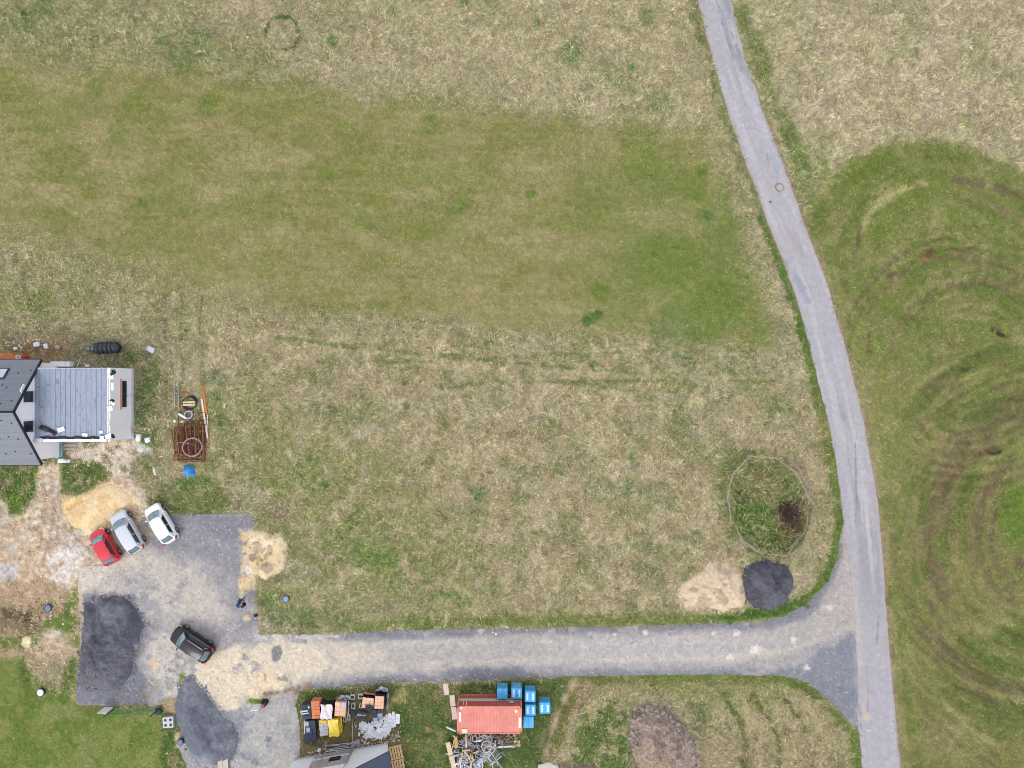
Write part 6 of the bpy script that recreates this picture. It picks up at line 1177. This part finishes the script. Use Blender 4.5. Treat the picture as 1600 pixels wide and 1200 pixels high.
def hood(t, w_, d_, z0, z1, mat, name="wrap", open_top=True, flare=.0, skip=()):
    m_ = MB(); o = .035
    P_ = [(-w_ / 2 - o, -d_ / 2 - o), (w_ / 2 + o, -d_ / 2 - o), (w_ / 2 + o, d_ / 2 + o), (-w_ / 2 - o, d_ / 2 + o)]
    for i in range(4):
        if i in skip: continue
        (xa, ya), (xb, yb) = P_[i], P_[(i + 1) % 4]; nxv, nyv = (yb - ya), -(xb - xa); L_ = math.hypot(nxv, nyv)
        def f(u, v): q = flare * v * v + .025 * math.sin(9 * u + 5 * v); return Vector((xa + (xb - xa) * u + nxv / L_ * q, ya + (yb - ya) * u + nyv / L_ * q, z0 + (z1 - z0) * v))
        m_.sheet(f, 10, 4); m_.sheet(lambda u, v: f(u, v) - Vector((nxv / L_, nyv / L_, 0)) * .02, 10, 4)
    m_.build(name, mat, t)
def cloth(t, w_, d_, z, mat, name, x0=-.5, x1=.5, y0=-.5, y1=.5, ruf=.05, seed=1):
    ph = seed * 1.3; m_ = MB(); f = lambda u, v: Vector(((x0 + (x1 - x0) * u) * w_ + .03 * math.sin(8 * v + ph), (y0 + (y1 - y0) * v) * d_ + .03 * math.sin(7 * u + ph), z + ruf * (.6 + math.sin(6 * u + ph) * math.sin(5 * v + ph) * .5 + .4 * math.sin(13 * u + 7 * v)))); m_.sheet(f, 14, 14); m_.sheet(lambda u, v: f(u, v) - Vector((0, 0, .025)), 14, 14); m_.build(name, mat, t)
BG = "building material stacks between the track and the southern house"
t, w_, d_ = stack("block_stack", "stack of dark blocks with a pale rolled strap on it, westernmost stack", "block stack", 471.5, 1101, 486, 1124, .9, 5, 2, 4, 3, DBLK, group=BG, jit=.02); m_ = MB(); m_.tube([(-.55, .12, .98), (.2, .16, .98)], .09, 10); m_.tube([(-.5, -.12, .96), (.25, -.08, .96)], .07, 10); m_.build("rolled_strap", pm("pale_strap", (206, 212, 222), .5), t)
m_ = MB(); m_.rbox((.3, .45, .95), (.12, .2, .1), .03); m_.build("glove", FOAM, t)
t, w_, d_ = stack("brick_stack", "open stack of salmon orange bricks without any wrapping", "brick stack", 486.5, 1095.5, 500, 1123, 1.1, 4, 2, 6, 4, BRICK, group=BG, jit=.015)
t, w_, d_ = stack("brick_stack", "brick stack under cloudy torn white foil in the middle of the row", "brick stack", 501.5, 1101, 519, 1123.5, 1.25, -2, 3, 3, 3, BRICK, group=BG); cloth(t, w_, d_, 1.24, WWRAP, "torn_foil", -.52, .52, -.52, .52, .07, 2); hood(t, w_, d_, .3, 1.28, BWRAP_SHADE)  # black hood round the sides stands in for the shadow in the gap
t, w_, d_ = stack("brick_stack", "stack of peach bricks with lilac foil inside a grey wrap collar", "brick stack", 523, 1097.5, 540, 1119.5, 1.2, -3, 2, 3, 3, PEACH, pm("lilac_brick", (206, 188, 200), .8), group=BG); hood(t, w_, d_, .25, 1.15, GWRAP, flare=.28, skip=(0, 3)); cloth(t, w_, d_, .45, GWRAP, "loose_wrap", -.3, .75, .52, .8, .2, 3)
t, w_, d_ = stack("bag_stack", "yellow foil wrapped stack, the brightest of the row", "wrapped stack", 514, 1125, 528.5, 1150, 1.25, 5, 1, 3, 3, pm("yellow_bag", (244, 212, 70), .5, .06), group=BG); hood(t, w_, d_, .2, 1.26, YEL); cloth(t, w_, d_, 1.25, YEL, "foil_top", -.53, .53, -.53, .53, .03, 4); cloth(t, w_, d_, .6, YEL, "loose_foil", .5, .8, -.45, .5, .25, 5)
t, w_, d_ = stack("bag_stack", "stack of grey white bags with yellow foil at both ends", "bag stack", 499, 1126, 513, 1150, .9, 3, 2, 5, 3, pm("grey_white_bag", (200, 196, 204), .7, .1), group=BG, jit=.03); cloth(t, w_, d_, .86, YEL, "torn_foil", -.5, .5, .3, .55, .12, 6); cloth(t, w_, d_, .7, YEL, "torn_foil", -.5, .1, -.56, -.42, .08, 7)
t, w_, d_ = stack("block_stack", "long stack of dark blocks with two pale ones, south of the westernmost stack", "block stack", 477, 1126, 493, 1147, .8, 2, 3, 3, 3, DBLK, group=BG, jit=.02)
for x, y in ((-.3, .38), (-.2, -.2)): m_ = MB(); m_.rbox((x, y, .86), (.34, .45, .1), .015); m_.build("block", GBLK, t)
t, w_, d_ = stack("block_stack", "low stack of blue black slabs nearest the southern house", "block stack", 474, 1147, 494.5, 1159, .5, 1, 2, 1, 3, DBLK, group=BG)
m_ = MB(); m_.beam(W(477, 1125, .3), W(476.5, 1147, .3), .1, .3); tag(m_.build("plank", PALEB), "pale plank on edge beside the long dark block stack", "plank")
t, w_, d_ = stack("brick_stack", "stack of peach bricks half covered by a torn black sheet", "brick stack", 565.5, 1090, 583.5, 1107, 1.15, -7, 3, 3, 3, PEACH, group=BG); hood(t, w_, d_, .5, 1.2, BWRAP_SHADE, skip=(0, 1)); cloth(t, w_, d_, 1.2, BWRAP_SHADE, "torn_sheet", -.15, .5, -.55, -.12, .12, 8); hood(t, w_, d_, .2, 1.0, pm("orange_wrap", (226, 150, 116), .6), "orange_wrap", skip=(0, 1, 3), flare=.2)
t, w_, d_ = stack("brick_stack", "stack of peach bricks in a tall grey wrap, easternmost brick stack", "brick stack", 585.5, 1087, 600, 1108, 1.2, -4, 3, 4, 3, PEACH, group=BG); hood(t, w_, d_, .2, 1.32, BWRAP_SHADE, "dark_wrap", skip=(0, 3)); hood(t, w_ + .16, d_ + .16, .1, 1.1, GWRAP, flare=.3, skip=(0, 3)); cloth(t, w_, d_, .4, GWRAP, "loose_wrap", -.4, .7, .62, .92, .25, 9)
t, w_, d_ = stack("block_stack", "stepped stack of dark blocks beside the hollow frames", "block stack", 557, 1113, 570.5, 1125, .7, 3, 2, 3, 3, DBLK, GBLK, group=BG, missing=.4, jit=.03)
t, w_, d_ = stack("block_stack", "small pair of dark blocks between the frames and the stepped stack", "block stack", 548.5, 1111, 555, 1118, .4, 0, 1, 1, 2, DBLK, group=BG)
t, w_, d_ = stack("block_stack", "stack of pale grey and dark blocks beside the white polystyrene scraps", "block stack", 582, 1109.5, 596.5, 1127, .7, 4, 2, 3, 2, GBLK, DBLK, group=BG, missing=.2, jit=.03)
HOLL = pm("hollow_concrete", (206, 202, 196), .85, .08)
for i, (x, y, a_, b_, r_) in enumerate([(550.7, 1088.8, 8, 7, -8), (563.8, 1087.5, 8, 6.5, -6), (552.3, 1102.6, 6.5, 8.8, -4), (564.5, 1102, 5, 7, -5), (538.8, 1123.2, 5, 8.2, 0), (545.3, 1120, 4.8, 9, 3)]):
    w_, d_, th, hh = a_ * S, b_ * S, .07, .3; m_ = MB()
    for sx in (-1, 1): m_.box((sx * (w_ - th) / 2, 0, hh / 2), (th, d_, hh))
    for sy in (-1, 1): m_.box((0, sy * (d_ - th) / 2, hh / 2 - .002), (w_ - 2 * th, th, hh))
    tag(m_.build("hollow_block", HOLL, loc=W(x, y, .15) - Vector((0, 0, .15)), rz=R(r_)), ["hollow rectangular concrete frame north of the others, western one", "hollow concrete frame touching the half covered brick stack", "hollow concrete frame standing upright in the middle of the gap", "hollow concrete frame partly under the black torn sheet", "reddish hollow frame next to the yellow stack", "narrow hollow frame beside the reddish one"][i], "hollow block", "hollow concrete frames between the stacks")
# ---------------------------------------------------------------- southern house with scaffold
def fr(px, py): return W(px, py)
G1, G0 = W(606, 1162.5), W(460, 1188); ux = (G1 - G0).normalized(); uy = Vector((-ux.y, ux.x, 0)); Lh = (G1 - G0).length; rz = math.atan2(ux.y, ux.x)
t = thing("house", "southern white house with dark roof and timber clad front behind a scaffold", "house", G0, rz)
EV, RG, DP = 2.9, 6.4, 11.0
m_ = MB(); m_.loft([[Vector((x, y, z)) for x, z in ((0, 0), (Lh, 0), (Lh, EV), (Lh / 2, RG), (0, EV))] for y in (0, -DP)]); m_.build("wall", pm("bright_white_wall", (255, 255, 255), .85, .02, 1), t)
sl = (RG - EV) / (Lh / 2)
for sg in (-1, 1):
    m_ = MB(); x0 = Lh / 2; x1 = Lh / 2 + sg * (Lh / 2 + .6); z1 = RG - sl * (Lh / 2 + .6); m_.loft([[Vector((x0, y, RG + .06)), Vector((x1, y, z1 + .06)), Vector((x1, y, z1 + .26)), Vector((x0, y, RG + .26))] for y in (.55, -DP - .6)]); m_.build("roof", pm("navy_roof", (74, 80, 100), .6, .08, 3), t)
m_ = MB()
for k in range(9): m_.box((Lh * .42, .04, .35 + k * .24), (Lh * .4, .06, .215))
m_.build("timber_cladding", pm("pinkish_cladding", (196, 180, 176), .85, .1, 4), t)
m_ = MB(); m_.box((Lh * .47, .08, 1.25), (1.1, .06, .7)); w_ = m_.build("window", FRAME, t); m_ = MB(); m_.box((Lh * .47, .12, 1.25), (.96, .03, .58)); m_.build("pane", PANE, w_)
m_ = MB(); m_.box((Lh * .42, .09, .78), (Lh * .4, .05, .22)); m_.build("trim_band", FOAM, t)
m_ = MB(); m_.box((Lh / 2, .08, .06), (Lh, .16, .16)); m_.build("plinth", CONC, t)
SC = thing("scaffold", "grey tube scaffold frame standing in front of the southern house", "scaffold", W(508, 1172)); TUB = pm("galvanised_tube", (170, 172, 178), .4, .06, metal=.4)
def tubeo(nm, *pts, r_=.04): m_ = MB(); m_.tube([W(*q) for q in pts], r_, 7); m_.build(nm, TUB, SC, world=True)
for x, y in ((509, 1172), (509.5, 1157), (551, 1167), (557, 1160)):
    m_ = MB(); p = W(x, y); m_.tube([p, p + Vector((0, 0, 4.0))], .04, 7); m_.build("standard", TUB, SC, world=True)
for z in (.3, 2.0): tubeo("ledger", (509, 1172, z), (551, 1167, z)); tubeo("ledger", (509.5, 1157 + 8, z), (557, 1160, z))
tubeo("brace", (509, 1172, .2), (557, 1160, .6)); tubeo("brace", (509.5, 1164, .5), (551, 1167, .2)); tubeo("brace", (509, 1174, 3.6), (551, 1170, 2.2)); tubeo("transom", (509, 1172, 2.0), (509.5, 1157, 2.0)); tubeo("transom", (551, 1167, 2.0), (557, 1160, 2.0))
m_ = MB(); m_.tube([W(550.6, 1118, .06), W(551, 1171, 1.2)], .045, 8); tag(m_.build("prop_pole", TUB), "long grey pole leaning from the ground to the scaffold", "pole")
m_ = MB(); m_.tube([W(505.5, 1151, .06), W(509.5, 1175, .5)], .03, 6); tag(m_.build("pole", TUB), "short thin pole at the scaffold's west end", "pole")
sack(499.5, 1171.5, .4, .4, .2, 0, "small white bag west of the scaffold"); sack(559.5, 1159, .45, .6, .3, .2, "grey violet bag at the scaffold's east end", pm("violet_grey", (170, 160, 176), .8))
pw = pm("fresh_pallet_wood", (226, 190, 140), .85, .1, 6)
for i, (x, y, r_, z) in enumerate(((619.5, 1174, 12, 0), (623, 1195, 12, 0))):
    pallet("wooden_pallet", ["light new pallet stack by the southern house, northern one", "light new pallet stack by the southern house, southern one"][i], x, y, 1.25, 1.25, R(r_), z, pw, 2, 5)
# a few loose clumps and posts
for i, (x, y, s_) in enumerate([(355.5, 633, .12), (1008, 988, .12), (404.5, 1101, .1)][:1]):
    m_ = MB(); m_.rbox((0, 0, .04), (.2, .5, .08), .02); tag(m_.build("plank", PALEB, loc=W(351, 633.5), rz=R(-8)), "short pale plank alone in the grass east of the pipes", "plank")
# the track's larger stones
for i, (x, y, r_) in enumerate([(1008, 988, .22), (1150, 989, .2), (960, 991, .12), (775, 990, .14), (770, 988, .1)]):
    m_ = MB(); lump(m_, (0, 0, r_ * .25), r_, 77 + i, .55, 10, 6, .2); tag(m_.build("boulder", pm("pale_boulder", (222, 214, 202), .9, .12), loc=W(x, y)), ["pale flat stone on the northern edge of the track, roundest one", "pale flat stone on the track north edge nearest the junction", "small pale stone on the track edge west of the round one", "pale stone on the track edge south of the green tufts", "smallest pale stone on the track's northern edge"][i], "stone")
for i, (x, y, r_) in enumerate([(856, 1197, .5), (866, 1199, .35), (846, 1198, .3)]):
    m_ = MB(); lump(m_, (0, 0, .08), r_, 90 + i, .35, 10, 6, .2); tag(m_.build("boulder", pm("grey_slab_stone", (204, 198, 188), .9, .12), loc=W(x, y)), ["largest flat grey stone at the end of the dirt ruts", "flat grey stone east of the largest one", "flat grey stone west of the largest one"][i], "stone")
# ---------------------------------------------------------------- the two people in the yard
SKIN = pm("skin", (206, 160, 136), .6, .04, 8)
def person(label, feet, head, hgt, top_mat, leg_mat, shoe_mat, hair_mat, face, lean=0.0, reach=.35, elbow=.27):
    """feet: ground point; figure built facing +x, bent forward by lean"""
    t0 = Vector((feet.x, feet.y, .016)); k = hgt / 1.75; V = []; E = []; Rr = []
    def v(x, y, z, r, par=None):
        V.append(Vector((x, y, z)) * k); Rr.append(r * k)
        if par is not None: E.append((par, len(V) - 1))
        return len(V) - 1
    sh = lambda z: lean * max(0, z - .92)
    pel = v(0, 0, .95, .16); ab = v(sh(1.1), 0, 1.12, .155, pel); ch = v(sh(1.3), 0, 1.32, .175, ab); nk0 = v(sh(1.46) , 0, 1.46, .085, ch); nk = v(sh(1.53) + .01, 0, 1.53, .056, nk0)
    hd = v(sh(1.6) + .03, 0, 1.62, .088, nk); h2 = v(sh(1.68) + .035, 0, 1.70, .09, hd); v(sh(1.72) + .03, 0, 1.755, .045, h2); no = v(sh(1.6) + .115, 0, 1.63, .016, hd)
    for s in (1, -1): v(sh(1.63) + .02, s * .088, 1.64, .016, hd)
    hands = []
    for s in (1, -1):
        s0 = v(sh(1.42), s * .19, 1.42, .085, ch); el = v(sh(1.2) + .02, s * elbow, 1.16, .058, s0); wr = v(sh(1.1) + reach, s * .16, 1.08, .032, el); pa = v(sh(1.1) + reach + .07, s * .14, 1.07, .034, wr)
        for q, (dy, L_) in enumerate(((.03, .07), (.01, .08), (-.01, .075), (-.03, .06))):
            f1 = v(sh(1.1) + reach + .12, s * .14 + dy, 1.065, .0105, pa); v(sh(1.1) + reach + .12 + L_ * .7, s * .14 + dy * 1.1, 1.035 - .01 * q, .008, f1)
        th = v(sh(1.1) + reach + .08, s * .14 - s * .04, 1.085, .011, pa); v(sh(1.1) + reach + .12, s * .14 - s * .055, 1.075, .009, th)
        hp = v(.0, s * .095, .90, .105, pel); kn = v(.03, s * .11, .49, .065, hp); an = v(-.01, s * .115, .09, .045, kn); he = v(-.03, s * .115, .045, .04, an); v(.15, s * .13, .035, .036, an)
    me = bpy.data.meshes.new("person"); me.from_pydata([tuple(p) for p in V], E, []); tmp = bpy.data.objects.new("person_base", me); COL.objects.link(tmp)
    sk = tmp.modifiers.new("skin", 'SKIN'); sk.use_smooth_shade = True; lay = me.skin_vertices[0].data
    for i, r_ in enumerate(Rr): lay[i].radius = (r_, r_ * (1.0 if i > 2 else 1.25))
    for i in (0, 1, 2): lay[i].radius = (Rr[i] * 1.2, Rr[i] * .85)
    lay[0].use_root = True; ss = tmp.modifiers.new("sub", 'SUBSURF'); ss.levels = 2; ss.render_levels = 2
    dg = bpy.context.evaluated_depsgraph_get(); dg.update(); m2 = bpy.data.meshes.new_from_object(tmp.evaluated_get(dg)); bpy.data.objects.remove(tmp)
    for m_ in (top_mat, leg_mat, shoe_mat, SKIN): m2.materials.append(m_)
    for p in m2.polygons:
        c = p.center / k; p.use_smooth = True; hand = c.x > sh(1.1) + reach - .02 and abs(c.y) < .3 and 1.0 < c.z < 1.16
        p.material_index = 3 if (c.z > 1.5 or hand) else 0 if c.z > .95 else 1 if c.z > .1 else 2
    o = bpy.data.objects.new("person", m2); COL.objects.link(o); o.location = t0; o.rotation_euler.z = face; tag(o, label, "person")
    hm = MB(); c = V[h2]; rings = []
    for j in range(6):
        a_ = math.pi * .5 * (1 - j / 5) ; zz = math.sin(a_) if j else 1.0
        rings.append([c + Vector((.108 * math.cos(a_) * math.cos(q) * k - .012, .1 * math.cos(a_) * math.sin(q) * k, .085 * math.sin(a_) * k - .01 - (.07 * k * (1 - math.cos(q)) / 2 if j == 5 else 0))) for q in [2 * math.pi * i / 16 for i in range(16)]])
    hm.loft(rings[1:], True, False, True, True); hm.build("hair", hair_mat, o)
    for s in (1, -1): e = MB(); e.lathe(V[hd] + Vector((.083, s * .034, .035)) * k, [(.002, -.009), (.009, 0), (.002, .009)], 8, 'X'); e.build("eye", pm("eye_dark", (40, 36, 40), .3), o)
    mo = MB(); mo.box(V[hd] + Vector((.088, 0, -.04)) * k, (.012, .05, .012)); mo.build("mouth", pm("lips", (176, 104, 98), .6), o)
    return o
NAVY = pm("navy_jacket", (44, 84, 134), .85, .12, 8); TEALT = pm("dark_teal_trousers", (58, 84, 92), .85, .1, 8); BLKT = pm("black_top", (26, 24, 40), .85, .1, 8); WHITET = pm("white_trousers", (228, 228, 238), .85, .05, 8)
DH = pm("dark_hair", (48, 36, 38), .8, .1, 20); BH_ = pm("brown_hair", (104, 66, 62), .8, .1, 20); SHOE = pm("dark_shoe", (40, 44, 50), .7)
person("person in navy jacket and dark teal trousers facing another person in black", W(380.5, 936), None, 1.85, NAVY, TEALT, SHOE, DH, R(-8), .1, .3, .42)
person("person in black top and white trousers facing another person in navy", W(388.5, 939.5), None, 1.7, BLKT, WHITET, pm("white_shoe", (240, 240, 246), .6), BH_, R(165), .1, .3)
t = thing("backpack", "dark backpack lying at the yard's edge near the two people", "bag", W(400, 961), R(20))
m_ = MB(); rr = random.Random(2); m_.loft([[Vector((.2 * q * math.cos(a_) * (1.1 if math.cos(a_) > 0 else .9), .15 * q * math.sin(a_), z)) for a_ in [2 * math.pi * i / 14 for i in range(14)]] for q, z in ((.85, 0), (1, .1), (.95, .22), (.6, .32), (.1, .34))], True, True, True, True); m_.build("body", BITUM, t)
m_ = MB(); m_.tube([(-.05, -.18, .1), (-.1, -.27, .16), (.08, -.26, .14), (.1, -.15, .1)], .02, 6); m_.build("strap", FOAM, t)
m_ = MB(); m_.rbox((.16, 0, .14), (.1, .2, .14), .03); m_.build("pocket", DARKPL, t)
